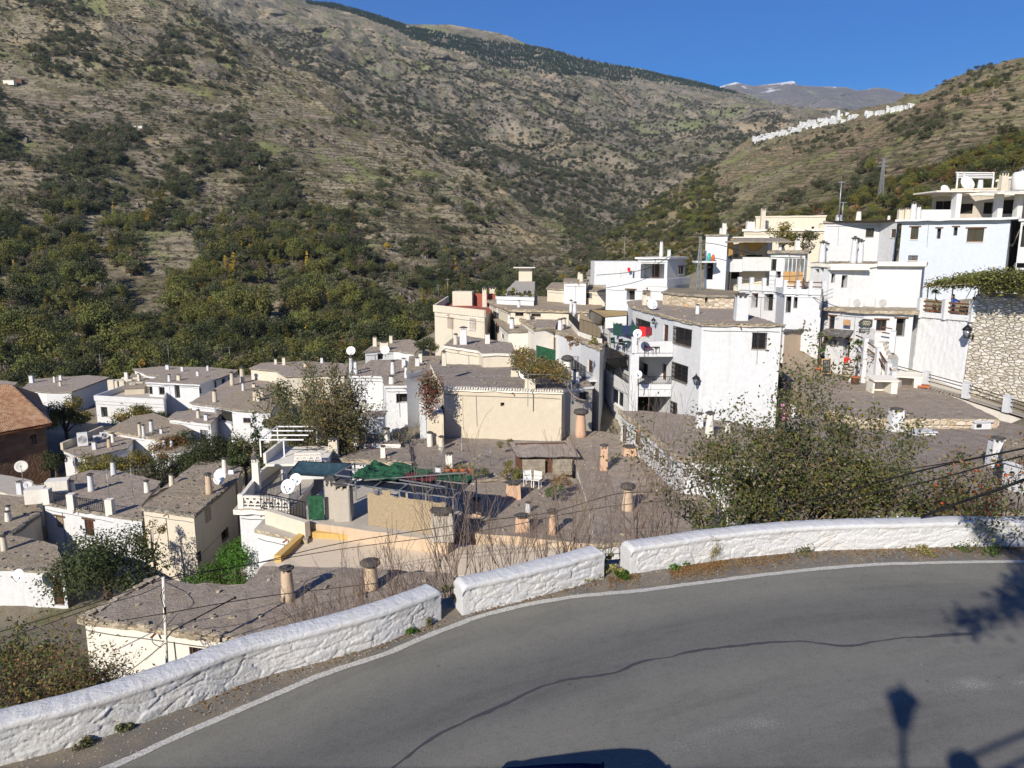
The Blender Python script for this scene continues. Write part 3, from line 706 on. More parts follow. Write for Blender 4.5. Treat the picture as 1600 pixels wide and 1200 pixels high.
def opening(root,w,kind,r):
    a,b,c,d=r; k=kind[0]; W=c-a; Hh=d-b
    dep={'v':.5,'V':.75,'R':2.6}.get(k,.2); w.holes.append((a,b,c,d,dep))
    P3=lambda u,z,q: w.pt(u,z,q)
    def bar(mb,u0,z0,u1,z1,t,q): mb.bar(P3(u0,z0,q),P3(u1,z1,q),t,t)
    if 'l' in kind:
        mb=MB(); mb.bar(P3(a-.18,d+.07,.02),P3(c+.18,d+.07,.02),.14,.12); build('lintel',mb,M['wood'],root)
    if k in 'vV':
        e=dep-.06; mb=MB(); mb.bar(P3(a+.02,(b+d)/2,e),P3(c-.02,(b+d)/2,e),.05,Hh-.04); build('inner_door',mb,M['void'],root); return  # dark panel added to stand in for the shade inside the opening
    if k=='R': return
    if k in 'wgmb':
        fm=MB(); t=.06 if W<1 else .08; q=.13
        for z in (b+t/2,d-t/2): bar(fm,a,z,c,z,t,q)
        for u in (a+t/2,c-t/2): bar(fm,u,b+t,u,d-t,t,q)
        if W>.55: bar(fm,(a+c)/2,b+t,(a+c)/2,d-t,t*.8,q)
        f=build('window',fm,M['whitemetal'] if k=='m' else M['wood'],root)
        pn=MB(); pn.quad(P3(a,b,.16),P3(c,b,.16),P3(c,d,.16),P3(a,d,.16))
        build('pane',pn,M['glass_light'] if k=='b' else M['glass'],f)
        if k=='g':
            g=MB(); n=max(3,int(W/.14))
            for i in range(n+1): g.bar(P3(a+W*i/n,b-.04,-.09),P3(a+W*i/n,d+.04,-.09),.022)
            m=max(2,int(Hh/.3))
            for i in range(m+1): g.bar(P3(a-.03,b+Hh*i/m,-.09),P3(c+.03,b+Hh*i/m,-.09),.028)
            for i in range(n):
                for j in range(m):
                    uu,zz=a+W*(i+.5)/n,b+Hh*(j+.5)/m
                    g.bar(P3(uu-.06,zz,-.09),P3(uu,zz+.09,-.09),.015); g.bar(P3(uu,zz+.09,-.09),P3(uu+.06,zz,-.09),.015)
            for u in (a-.02,c+.02):
                for z in (b,d): g.bar(P3(u,z,-.1),P3(u,z,.02),.025)
            build('grille',g,M['iron'],f)
        if W>.6: 
            sl=MB(); sl.bar(P3(a-.06,b-.03,-.03),P3(c+.06,b-.03,-.03),.1,.05); build('sill',sl,M['offwhite'],f)
    elif k=='s':
        mb=MB(); mb.bar(P3(a,(b+d)/2,.1),P3(c,(b+d)/2,.1),.05,Hh)
        n=max(4,int(Hh/.09))
        for i in range(n): mb.bar(P3(a+.03,b+Hh*(i+.5)/n,.065),P3(c-.03,b+Hh*(i+.5)/n,.065),.03,.04)
        build('shutter',mb,M['shutter'],root)
    elif k=='d':
        mb=MB(); mb.bar(P3(a,(b+d)/2,.14),P3(c,(b+d)/2,.14),.05,Hh)
        for i in range(2):
            for j in range(2):
                ua=a+W*(.08+.47*i); za=b+Hh*(.06+.48*j)
                mb.bar(P3(ua,za+Hh*.2,.105),P3(ua+W*.37,za+Hh*.2,.105),.03,Hh*.36)
        o=build('door',mb,M['door_brown'],root)
        h=MB(); h.ball(P3(a+W*.86,b+Hh*.48,.07),.04,6); h.bar(P3(a+W*.86,b+Hh*.48,.07),P3(a+W*.7,b+Hh*.48,.07),.025); build('handle',h,M['galv'],o)
    elif k=='c':
        mb=MB(); n=10
        for i in range(n):
            u=a+W*i/n; mb.box(P3(u+W/n/2,(b+d)/2,.08+.02*math.sin(i*2)),(W/n*1.02,.03,Hh),math.atan2(w.u.y,w.u.x))
        build('curtain',mb,M['curtain'],root)
def slab(name,poly,thick,mats,parent,seg=.5,jit=.05,zj=.03,lip=0.0):
    n=len(poly); B=[]
    for i in range(n):
        a,b=poly[i],poly[(i+1)%n]; m=max(1,int((b-a).length/seg)); d=(b-a); nn=Vector((d.y,-d.x,0)).normalized() if d.length else Vector((0,0,0))
        for j in range(m):
            p=a+d*(j/m)
            if j: p=p+nn*R.uniform(-jit,jit)
            B.append(p+Vector((0,0,R.uniform(-zj,zj))))
    bm=bmesh.new(); n=len(B)
    o3=Vector((0,0,0)); r=parent
    while r is not None and r.parent is not None: r=r.parent
    if r is not None: o3=ORG[r.name]
    top=[bm.verts.new(p-o3) for p in B]; bot=[bm.verts.new(p-o3-Vector((0,0,thick+R.uniform(-.03,.03)))) for p in B]
    for i in range(n):
        j=(i+1)%n; f=bm.faces.new([bot[i],bot[j],top[j],top[i]]); f.material_index=1
    f=bm.faces.new(top); f2=bm.faces.new(bot[::-1]); f2.material_index=1
    bmesh.ops.triangulate(bm,faces=[f,f2])
    me=bpy.data.meshes.new(name); bm.to_mesh(me); bm.free()
    for m in mats: me.materials.append(m)
    return link(name,me,parent)
def chimney(parent,z,px,py,hp,kind='r',mat='offwhite',w=None,base=None):
    """px,py: pixel of the foot; hp: height in pixels (cap included)"""
    b=base or P(px,py,z); s=pxm(b); h=hp/s; w=(w/s) if w else h*.34; mb=MB(); cap=MB(); r=w/2
    if kind in ('r','m'):
        mb.lathe(b-Vector((0,0,.15)),[(r*1.15,0),(r*1.08,h*.12+.15),(r*.98,h*.45+.15),(r*.85,h*.8+.15),(r*.86,h*.82+.15)],12,.025)
        for k in range(5):
            a=k*1.257; mb.box(b+Vector((r*.6*math.cos(a),r*.6*math.sin(a),h*.86)),(r*.35,r*.35,h*.1))
        cap.lathe(b+Vector((0,0,h*.9)),[(r*1.15,0),(r*1.25,h*.025),(r*1.1,h*.05)],9,.08)
        if kind=='r': cap.stone(b+Vector((0,0,h*.975)),(r*1.1,r*.9,h*.06))
        else:
            cap.lathe(b+Vector((0,0,h*.86)),[(r*1.35,0),(r*1.5,h*.05),(r*1.3,h*.13),(r*.6,h*.17)],10,.06)
    else:
        mb.box(b+Vector((0,0,h*.38)),(w,w*.8,h*.88),0,.9); 
        for sx in (-1,0,1):
            mb.box(b+Vector((sx*w*.38,-w*.28,h*.86)),(w*.12,w*.12,h*.12)); mb.box(b+Vector((sx*w*.38,w*.28,h*.86)),(w*.12,w*.12,h*.12))
        cap.stone(b+Vector((0,0,h*.94)),(w*1.25,w*1.1,h*.05)); cap.box(b+Vector((0,0,h*.985)),(w*.8,w*.6,h*.05),0,.4)
    o=build('chimney',mb,M[mat],parent)
    c=build('chimney_cap',cap,M['slatecap'],parent)
    return o
def inset_pts(pp,c): return [(x*.75+c.x*.25,y*.75+c.y*.25) for x,y in pp]
def house(name,label,V,zr,h,wall='white',top='launa',edge='eave',over=.22,thick=.15,op=(),ch=(),stones=None,group=None,seg=None,gz=None,roofz=None,jit=.05,cat='house',deep=2.5):
    """V: roof outline, front-left first, anticlockwise from above; pixels (x,y) on level zr or ('D',px,dist)"""
    poly=[]
    for i,v in enumerate(V):
        z=zr if not roofz else roofz[i]
        poly.append(D(v[1],v[2],z) if v[0]=='D' else P(v[0],v[1],z))
    c=sum(poly,Vector((0,0,0)))/len(poly); zg=zr-h
    root=thing(name,label,cat,Vector((c.x,c.y,zg)),group)
    ins=inset(poly,over); mb=MB(); n=len(ins); ws=[]
    for i in range(n): ws.append(Wall(ins[i],ins[(i+1)%n]))
    for o in op:
        w=ws[o[0]]; opening(root,w,o[1],w.rect(*o[2:6]))
    for i,w in enumerate(ws): w.face(mb,zg-deep,ins[i].z-thick+.03,ins[(i+1)%n].z-thick+.03)
    wo=build('wall',mb,M[wall],root)
    s=seg or (.5 if c.y<70 else .9)
    ro=slab('roof',poly,thick,[M[top],M[edge]],root,s,jit)
    if stones is not None:
        sm=MB()
        for e in stones:
            a,b=poly[e],poly[(e+1)%n]; L=(b-a).length; m=max(2,int(L/.3)); u=(b-a)/L; nn=Vector((u.y,-u.x,0))
            for i in range(m):
                p=a+(b-a)*((i+.5)/m)-nn*R.uniform(.05,.18)+Vector((0,0,R.uniform(.0,.07)))
                sm.stone(p,(R.uniform(.3,.55),R.uniform(.24,.4),R.uniform(.03,.09)),math.atan2(u.y,u.x))
        build('eave_stones',sm,M[edge],ro)
    if top.startswith('launa') and 40<c.y<112 and name!='tall_beige_house' and not roofz and len(ch)<3:
        rs=random.Random(int(c.x*7+c.y)); pp2=[(p.x,p.y) for p in ins]; n_=0
        for _ in range(30):
            p=Vector((rs.uniform(min(q.x for q in ins),max(q.x for q in ins)),rs.uniform(min(q.y for q in ins),max(q.y for q in ins)),zr))
            if n_<2 and inpoly(p.x,p.y,inset_pts(pp2,c)) : n_+=1; chimney(ro,zr,0,0,rs.uniform(.7,1.15)*pxm(p),rs.choice('rrs'),rs.choice(['white','cream','offwhite']),rs.uniform(.3,.45)*pxm(p),p)
    for q in ch:
        zc=zr if not roofz else sum(roofz)/len(roofz)
        chimney(ro,zc,*q)
    L=ws[0].L
    if L>2.5 and c.y<100 and wall in('white','cream','beige','offwhite','white_rough','shaded_white'):
        m=MB(); w=ws[0]; zt=min(ins[0].z,ins[1].z)-thick-.3; n=6; pts=[w.pt(.1+(L-.2)*i/n,zt-.05*abs(math.sin(i*1.3)),-.03) for i in range(n+1)]; m.tube(pts,.018,4,False)
        k=R.uniform(.2,.8)*L; m.tube([w.pt(k,zt,-.03),w.pt(k+.05,zt-min(2.2,h*.6),-.03)],.016,4,False); build('wall_cable',m,M['grey_cable'],root)
        m=MB(); k=R.uniform(.3,.7)*L; m.tube([w.pt(k,zt+.32,.1),w.pt(k,zt+.26,-.35)],.045,6,False); build('rain_spout',m,M['terracotta'],root)
    if c.y<80 and top.startswith('launa'):
        m=MB(); xs=[p.x for p in poly]; ys=[p.y for p in poly]; pp2=[(p.x,p.y) for p in ins]
        for _ in range(60):
            x,y=R.uniform(min(xs),max(xs)),R.uniform(min(ys),max(ys))
            if inpoly(x,y,pp2) and not roofz: s_=R.uniform(.08,.22); m.stone((x,y,zr+.02),(s_*1.5,s_,s_*.5),R.uniform(0,3))
        if m.v: q=build('loose_stones',m,M[edge] if edge in('eave','eave_tan','eave_dark') else M['eave'],ro); q['kind']='stuff'
    if gz is None: GP.append((c.x,c.y,zg)); GP.extend([(p.x*.6+c.x*.4,p.y*.6+c.y*.4,zg) for p in poly])
    POLYS.append(([(p.x,p.y) for p in poly],min(p.z for p in poly)-1.6))
    root['_z']=0; del root['_z']
    return root,ro,poly,ws
def parapet(parent,pts,h,t,mat,name='parapet',z0=0.0):
    mb=MB()
    for i in range(len(pts)-1):
        a,b=Vector(pts[i]),Vector(pts[i+1]); d=(b-a).normalized()*t*.5
        mb.bar(a-d*(i>0)+Vector((0,0,h/2+z0)),b+d*.98+Vector((0,0,h/2+z0)),t,h)
    return build(name,mb,M[mat],parent)
def railing(parent,pts,h,mat='iron',sp=.13,name='railing',curl=False,z0=.0,t=.02):
    mb=MB()
    for i in range(len(pts)-1):
        a,b=Vector(pts[i]),Vector(pts[i+1]); L=(b-a).length; n=max(1,int(L/sp)); up=Vector((0,0,1))
        mb.bar(a+up*(h+z0),b+up*(h+z0),t*1.8); mb.bar(a+up*(z0+.08),b+up*(z0+.08),t*1.3)
        for k in range(n+1): mb.bar(a+(b-a)*k/n+up*z0,a+(b-a)*k/n+up*(h+z0),t if k%8 else t*1.6)
    return build(name,mb,M[mat],parent)
def rails(parent,pts,hs,mat='iron',t=.05,name='railing'):
    mb=MB()
    for i in range(len(pts)-1):
        for h in hs: mb.bar(Vector(pts[i])+Vector((0,0,h)),Vector(pts[i+1])+Vector((0,0,h)),t)
    return build(name,mb,M[mat],parent)
def dish(p,r,yaw,label,parent=None,group=None,post=.6,mat='plasticwhite',cat='satellite dish'):
    root=thing('satellite_dish',label,cat,p-Vector((0,0,post)),group) if parent is None else parent
    mb=MB(); d=Vector((math.sin(yaw),math.cos(yaw),.45)).normalized(); x=d.cross(Vector((0,0,1))).normalized(); y=x.cross(d); n=18
    rings=[(0,-.18),(.35,-.15),(.7,-.08),(1,.02),(1.03,0),(.7,-.11),(.35,-.18),(0,-.21)]
    vs=[]
    for q,dz in rings:
        for k in range(n):
            a=2*math.pi*k/n; vs.append(p+(x*math.cos(a)+y*math.sin(a))*r*q*1.0+d*(dz*r))
    fs=[(i*n+k,i*n+(k+1)%n,(i+1)*n+(k+1)%n,(i+1)*n+k) for i in range(len(rings)-1) for k in range(n)]
    mb.add(vs,fs,True); build('reflector',mb,M[mat],root)
    a=MB(); a.bar(p-y*r*.9,p+d*r*.9-y*r*.2,.03); a.box(p+d*r*.95-y*r*.15,(.08,.08,.08)); build('receiver_arm',a,M['galv'],root)
    m=MB(); m.tube([p-d*.2*r-Vector((0,0,post+.1)),p-d*.2*r],.03,6); build('mast',m,M['galv'],root)
    return root
def antenna(p,h,label,group='roof aerials'):
    root=thing('antenna',label,'antenna',p,group); m=MB(); m.tube([p,p+Vector((0,0,h))],.022,5); build('mast',m,M['galv'],root)
    e=MB(); t=p+Vector((0,0,h*.93)); a=R.uniform(0,3.1); u=Vector((math.cos(a),math.sin(a),0)); v=Vector((-u.y,u.x,0))
    e.bar(t-u*.5,t+u*.5,.02)
    for i in range(7): q=t+u*(-.5+i/6); e.bar(q-v*(.28-.02*i),q+v*(.28-.02*i),.012)
    build('elements',e,M['galv'],root); return root
# ---------------------------------------------------------------- road, parapets
def crv(pts,z=ROAD): return [P(x,y,z) for x,y in pts]
def smooth(pts,step=.25):
    pts=[Vector(p) for p in pts]; out=[]; n=len(pts)
    for i in range(n-1):
        p0=pts[max(0,i-1)];p1=pts[i];p2=pts[i+1];p3=pts[min(n-1,i+2)]; m=max(2,int((p2-p1).length/step))
        for k in range(m):
            t=k/m; out.append(.5*((2*p1)+(p2-p0)*t+(2*p0-5*p1+4*p2-p3)*t*t+(3*p1-p0-3*p2+p3)*t**3))
    out.append(pts[-1]); return out
BASE=[(-420,1290),(-150,1235),(30,1190),(160,1153),(300,1102),(400,1062),(500,1035),(600,1005),(690,968),(720,962),(830,935),(945,903),(985,897),(1131,875),(1262,862),(1375,858),(1487,855),(1600,855),(1760,862),(1900,875)]
EDGE=[(-420,1370),(0,1258),(180,1192),(300,1137),(400,1095),(500,1052),(600,1020),(675,988),(750,960),(830,941),(900,930),(1000,921),(1100,908),(1187,897),(1280,887),(1375,880),(1487,877),(1600,876),(1760,884),(1900,897)]
base=smooth(crv(BASE)); edge=smooth(crv(EDGE))
# fit the arc of the lane edge for tyre bands
E=np.array([(p.x,p.y) for p in edge]); A_=np.c_[2*E,np.ones(len(E))]; s_=np.linalg.lstsq(A_,(E**2).sum(1),rcond=None)[0]
RC=(float(s_[0]),float(s_[1])); RR=math.sqrt(s_[2]+s_[0]**2+s_[1]**2); print('road arc',RC,RR)
t=NT('asphalt'); w_=t.world(); sub=t.n('ShaderNodeVectorMath',operation='SUBTRACT'); t.l(w_,sub.inputs[0]); sub.inputs[1].default_value=(RC[0],RC[1],ROAD)
ln=t.n('ShaderNodeVectorMath',operation='LENGTH'); t.l(sub.outputs[0],ln.inputs[0]); dist=t.math('SUBTRACT',RR,ln.outputs['Value'])
dn=t.math('ADD',dist,t.math('MULTIPLY',t.math('SUBTRACT',t.noise(.5,4,.6),.5),.7))
band=t.ramp(t.math('DIVIDE',dn,8.0),[(0,(.235,.229,.197)),(.10,(.235,.229,.196)),(.19,(.172,.170,.155)),(.30,(.168,.166,.153)),(.40,(.222,.218,.193)),(.50,(.200,.198,.180)),(.62,(.182,.180,.166)),(.76,(.22,.216,.195)),(1,(.19,.188,.175))])
c=t.mix(1.0,band,t.ramp(t.noise(30,5,.95),[(.32,(.50,.50,.50)),(.5,(.92,.92,.92)),(.65,(1.0,1.0,1.0))]),'MULTIPLY')
c=t.mix(t.ramp(t.noise(42,3,.8),[(.62,0.0),(.70,.6)]),c,(.42,.41,.38))
c=t.mix(.5,c,t.ramp(t.noise(1.3,7,.75),[(.3,(.78,.78,.78)),(.7,(1,1,1))]),'MULTIPLY')
sx_=t.n('ShaderNodeSeparateXYZ'); t.l(sub.outputs[0],sx_.inputs[0]); an=t.math('MULTIPLY',t.math('ARCTAN2',sx_.outputs[1],sx_.outputs[0]),RR)
cb=t.n('ShaderNodeCombineXYZ'); t.l(t.math('MULTIPLY',an,.16),cb.inputs[0]); t.l(dist,cb.inputs[1])
c=t.mix(1.0,c,t.ramp(t.noise(1.3,8,.72,cb.outputs[0]),[(.3,(.72,.72,.73)),(.5,(.95,.95,.95)),(.7,(1.0,1.0,1.0))]),'MULTIPLY')
c=t.mix(.9,c,t.ramp(t.noise(9,6,.8),[(.3,(.78,.78,.78)),(.5,(1,1,1)),(.9,(1,1,1))]),'MULTIPLY')
c=t.mix(t.ramp(t.noise(3.2,7,.8,cb.outputs[0]),[(.64,0.0),(.72,.45)]),c,(.10,.10,.10))
c=t.mix(t.ramp(t.voro(1.1,'F1',t.scale(w_,(1,.6,1))),[(.0,.7),(.035,0.0)]),c,(.045,.045,.045))

# worn centre line paint: speckles in a narrow ring
ring=t.ramp(t.math('ABSOLUTE',t.math('SUBTRACT',t.math('ADD',dist,t.math('MULTIPLY',t.noise(1.7,4,.6),.3)),4.40)),[(0,1.0),(.06,.7),(.26,0.0)])
pt=t.math('MULTIPLY',ring,t.ramp(t.math('ADD',t.noise(38,5,.9),t.math('MULTIPLY',t.noise(.9,4,.6),.45)),[(.79,0.0),(.85,.7)]))
c=t.mix(pt,c,(.62,.61,.58))
# sparse paint flecks
fl=t.math('MULTIPLY',t.ramp(t.noise(30,2,.7,t.scale(w_,(1,.35,1))),[(.735,0.0),(.75,.7)]),t.ramp(t.noise(.6,3,.5),[(.5,0.0),(.66,1.0)]))
c=t.mix(fl,c,(.55,.54,.5))
t.col(c); t.rough(.82); t.b.inputs['Specular IOR Level'].default_value=.3; t.bump(t.noise(110,2,.7),.5,.006)
t=NT('verge'); 
c=t.mix(t.ramp(t.noise(1.6,6,.7),[(.42,0.0),(.6,1.0)]),(.19,.178,.158),(.27,.225,.165))
c=t.mix(t.ramp(t.noise(55,2,.8),[(.3,.7),(.55,0.0)]),c,(.11,.10,.09)); c=t.mix(t.ramp(t.noise(90,2,.8),[(.62,0.0),(.72,.8)]),c,(.5,.46,.4))
t.col(c); t.rough(1); t.bump(t.noise(60,4,.8),1,.02); M['verge']=t.m
t=NT('linepaint'); c=t.mix(t.ramp(t.noise(34,6,.9),[(.42,1.0),(.54,0.0)]),(.56,.55,.51),(.24,.235,.22)); c=t.mix(t.ramp(t.noise(3,5,.7),[(.55,0.0),(.7,.6)]),c,(.40,.39,.36)); t.col(c); t.rough(.8); M['linepaint']=t.m
simple('tar',(.06,.061,.066),.55,0,.15,20,.2); M['asphalt']=bpy.data.materials['asphalt']
def strip(name,A,B,dz,mat,label):
    mb=MB(); n=min(len(A),len(B))
    for i in range(n-1): mb.quad(A[i]+Vector((0,0,dz)),B[i]+Vector((0,0,dz)),B[i+1]+Vector((0,0,dz)),A[i+1]+Vector((0,0,dz)))
    return struct(name,mb,M[mat],label)
def offs(pts,k):
    out=[]
    for i,p in enumerate(pts):
        d=pts[min(i+1,len(pts)-1)]-pts[max(i-1,0)]; n=Vector((d.y,-d.x,0)).normalized(); out.append(p+n*k)
    return out
mb=MB(); poly=offs(base,-.75)
xs=[-22,26]
vs=[p for p in poly]
b0=len(vs); mb.v=[tuple(p) for p in vs]
for p in vs: mb.v.append((p.x,min(p.y-.5,-.9),ROAD))
for i in range(len(vs)-1): mb.f.append([i,b0+i,b0+i+1,i+1]); mb.sm.append(False)
mb.f=[f[::1] for f in mb.f]; struct('road',mb,M['asphalt'],'curving grey asphalt road with a tar seam')
A=[];Bq=[]
for i in range(0,len(edge)-1): A.append(edge[i])
inner=offs(edge,.0)
XS=list(range(-420,1901,8)); bi=lambda T,x: float(np.interp(x,[q[0] for q in T],[q[1] for q in T]))
def sm(a): 
    a=list(a)
    for _ in range(3): a=[a[0]]+[(a[i-1]+2*a[i]+a[i+1])/4 for i in range(1,len(a)-1)]+[a[-1]]
    return a
BY=sm([bi(BASE,x) for x in XS]); EY=sm([bi(EDGE,x) for x in XS])
Bp=[P(x,y,ROAD) for x,y in zip(XS,BY)]; Ep=[P(x,y,ROAD) for x,y in zip(XS,EY)]
strip('verge',offs(Bp,-.35),offs(Ep,-.02),.004,'verge','gravelly verge between the parapet and the edge line')
jt=lambda L,k: [p+Vector((0,noise.noise(p*4+Vector((k,0,0)))*.02+noise.noise(p*14)*.008,0)) for p in L]
strip('edge_line',jt(offs(Ep,-.01),0),jt(offs(Ep,.12),5),.008,'linepaint','worn white line along the outer edge of the road')
# tar seam
seam=smooth(crv([(560,1240),(640,1180),(680,1150),(720,1130),(790,1100),(850,1072),(900,1060),(960,1052),(1000,1035),(1050,1026),(1080,1018),(1130,1012),(1190,1005),(1260,1003),(1320,1010),(1360,1004),(1400,998),(1460,994),(1520,990)]),.12)
mb=MB(); Wd=[max(.012,.03+.035*noise.noise(p*1.7)+.02*noise.noise(p*6)) for p in seam]; L_=[p+Vector((0,noise.noise(p*5)*.03,.0055)) for p in seam]
for i in range(len(seam)-1):
    mb.quad(L_[i]-Vector((0,Wd[i],0)),L_[i+1]-Vector((0,Wd[i+1],0)),L_[i+1]+Vector((0,Wd[i+1],0)),L_[i]+Vector((0,Wd[i],0)))
struct('tar_seam',mb,M['tar'],'dark wavering tar seam across the asphalt')
# whitewashed rubble parapets
t=NT('limewash'); c=t.mix(t.ramp(t.noise(2.2,7,.75),[(.48,0.0),(.66,.75)]),(.61,.62,.63),(.60,.58,.54))
c=t.mix(t.ramp(t.noise(14,5,.75),[(.62,0.0),(.72,.6)]),c,(.34,.31,.27)); t.col(c); t.rough(.95); t.bump(t.math('ADD',t.noise(24,6,.8),t.math('MULTIPLY',t.noise(7,4,.7),1.5)),.9,.022); M['limewash']=t.m
def vor(p):
    d,q=noise.voronoi(p,distance_metric='DISTANCE',exponent=2.5); q=q[0]; return d[0],d[1],abs(q.x*3.3+q.y*5.7+q.z),p.y-q.y
def parapet_wall(pts,label,cap0,cap1,hh=.58,th=.42):
    H,T=hh,th; root=thing('parapet_wall',label,'wall',Vector(pts[len(pts)//2]),'whitewashed parapets along the road')
    S=[0]
    for i in range(1,len(pts)): S.append(S[-1]+(pts[i]-pts[i-1]).length)
    L=S[-1]; N=int(L/.017); 
    X=np.interp(np.linspace(0,L,N),S,[p.x for p in pts]); Y=np.interp(np.linspace(0,L,N),S,[p.y for p in pts])
    P2=[Vector((X[i],Y[i],ROAD)) for i in range(N)]
    prof=[]; m=30
    for k in range(m+1): prof.append((0,-.12+(H-.13+.12)*k/m,0))            # rubble face
    prof+=[(-.022,H-.088,1),(-.026,H-.08,1),(-.022,H-.03,1),(-.008,H-.010,1),(.03,H,1),(T*.5,H+.012,1),(T-.06,H,1),(T,H-.03,1),(T+.03,H-.08,1),(T+.02,H-.13,1),(T,H-.14,1),(T+.02,-.9,1)]
    V=[]; nn=[]
    for i in range(N):
        d=(P2[min(i+3,N-1)]-P2[max(i-3,0)]).normalized(); nrm=Vector((-d.y,d.x,0)); s=L*i/N   # towards the village
        endd=min(s if cap0 else 9, (L-s) if cap1 else 9)
        for (o,z,c) in prof:
            q=P2[i]+nrm*o+Vector((0,0,z))
            if not c:
                e=noise.noise(Vector((s*1.3,z*2,3)))*.18
                a,b,cell,zc=vor(Vector((s*2.6+e+.35*noise.noise(Vector((s*3,z*4,9))),z*6.6+e*2+1.1*noise.noise(Vector((s*1.3,z*1.5,1))),len(pts))))
                r=min(1,(b-a)*7); cid=(cell*7.31)%1.0
                amp=.026*r**.35-.022+.014*(cid-.5)+.05*(cid-.4)*(zc)+.008*noise.noise(Vector((s*7,z*11,0)))+.006*noise.noise(Vector((s*22,z*25,0)))
                if endd<.16 or z>H-.105: amp=.002+.004*noise.noise(Vector((s*7,z*7,0)))
                q=q-nrm*amp
            else:
                q=q+Vector((0,0,.016*noise.noise(Vector((s*1.1,z,1)))+.010*noise.noise(Vector((s*6,o*8,4)))+.006*noise.noise(Vector((s*19,o*19,4)))))-nrm*(.012*noise.noise(Vector((s*2.0,z*3,2))))
            k=min(1,endd/.10)
            if k<1 and z>H-.3: q.z-=(1-k)**2*.09
            V.append(tuple(q))
    n=len(prof); I=np.arange(N*n).reshape(N,n)
    Fq=np.stack([I[:-1,:-1],I[1:,:-1],I[1:,1:],I[:-1,1:]],-1).reshape(-1,4)
    V=np.array(V)-np.array(root.location)
    me=np_mesh('parapet_wall',V,Fq,M['limewash'])
    bm=bmesh.new(); bm.from_mesh(me); bm.verts.ensure_lookup_table()
    bm.faces.new([bm.verts[k] for k in range(n)]); bm.faces.new([bm.verts[(N-1)*n+k] for k in range(n)][::-1])
    bmesh.ops.recalc_face_normals(bm,faces=bm.faces); bm.to_mesh(me); bm.free()
    link('masonry',me,root)
    return root
def sub(a,b,extra=None): 
    return smooth(crv([p for p in BASE if a<=p[0]<=b] if extra is None else extra),.2)
parapet_wall(sub(-420,690),'long white parapet sloping down the left side of the road, rough stone face',False,True)
parapet_wall(sub(0,0,[(722,962),(775,950),(830,936),(885,921),(944,904)]),'short white parapet block between the two gaps beside the road',True,True)
parapet_wall(sub(0,0,[(984,898),(1060,886)]+[p for p in BASE if p[0]>1100]),'long white parapet curving to the right behind the verge',True,False)
BASEW=base; EDGEW=edge
for p in base[::8]: GP.append((p.x,p.y+.3,ROAD-.3)); GP.append((p.x,p.y-2,ROAD-.35)); GP.append((p.x,p.y-5,ROAD-.35))
for p in base[::8]:
    i=base.index(p); d=base[min(i+1,len(base)-1)]-base[max(i-1,0)]; n=Vector((-d.y,d.x,0)).normalized()
    q=p+n*1.2; GP.append((q.x,q.y,ROAD-.45)); q=p+n*3.2; GP.append((q.x,q.y,ROAD-2.2)); q=p+n*6; GP.append((q.x,q.y,ROAD-4.5))
# ---------------------------------------------------------------- lower left houses
ZF=-13.0
house('roadside_house','cream house right below the parapet, rough stone eave along its wide grey gravel roof',
 [(120,968),(400,1004),(640,1034),(712,915),(705,896),(567,887),(411,884),(382,913),(292,911),(243,900)],ZF,4.2,'offwhite','launa','eave_tan',.16,.16,
 op=[(0,'w',296,1012,318,1026)],ch=[(450,936,56,'r','ochre',20),(580,919,46,'m','ochre',22)],stones=[0,1,9],seg=.3)
house('white_house','low white house at the left edge with a satellite dish on its wall',
 [(-90,884),(0,888),(103,893),(88,850),(50,842),(10,835),(-90,826)],ZT(957,-19.6,889),2.3,'white','launa_brown','eave',.12,.15,op=[(1,'dl',83,905,99,946)],stones=[0,1])
house('grey_roof_house','low house with a tilted gravel roof beside a dark alley, left corner',
 [(-120,822),(-10,826),(19,834),(67,800),(50,778),(0,773),(-120,770)],-17.6,2.6,'greyplaster','launa_brown','eave_dark',.15,.2,stones=[2])
house('kerbed_roof_house','flat pale grey roof with a white kerb at the far left',
 [(-120,765),(0,769),(33,777),(66,768),(48,750),(0,741),(-120,735)],-17.9,2.4,'white','cement','cream',.05,.15,ch=[(32,772,22,'s','white',8)])
rt,ro,pl,ws=house('terrace_roof_house','white house with roof railings between four white posts, left of the tall beige house',
 [(66,786),(175,806),(223,811),(221,790),(252,752),(185,735),(140,735),(84,750)],-17.2,4.6,'white','launa','eave',.12,.16,
 op=[(0,'sl',88,808,100,825),(0,'dl',133,813,147,838),(0,'w',125,821,128,827)],ch=[(143,767,29,'r','white',9),(178,742,24,'r','white',8),(230,769,20,'r','offwhite',8),(114,766,17,'r','offwhite',7)],stones=[0,1])
pp=[P(72,788,-17.2),P(110,797,-17.2),P(170,806,-17.2),P(119,780,-17.2)]
for q in (pp[0],pp[1],pp[2]): mb=MB(); mb.box(q+Vector((0,.25,.5)),(.45,.45,1.1)); build('roof_post',mb,M['offwhite'],ro)
railing(ro,[q+Vector((0,.25,0)) for q in pp[:3]],.85,'iron',.16)
mb=MB(); 
for (x,y,sx,h) in [(57,784,1.1,1.0),(92,768,1.4,.9)]: mb.box(P(x,y,-17.2)+Vector((0,0,h/2)),(sx,1.0,h),.3)
build('water_tank',mb,M['offwhite'],ro)
house('tall_beige_house','tall narrow beige house with a brown gravel roof, ivy bank at its foot',
 [(219,794),(304,806),(371,749),(297,738)],-16.4,6.2,'cream','launa_brown','eave',.15,.18,
 op=[(1,'c',320,790,330,816),(1,'g',346,828,355,843),(1,'g',305,864,312,879)],ch=[(327,771,34,'r','ochre',10)],stones=[0,1])
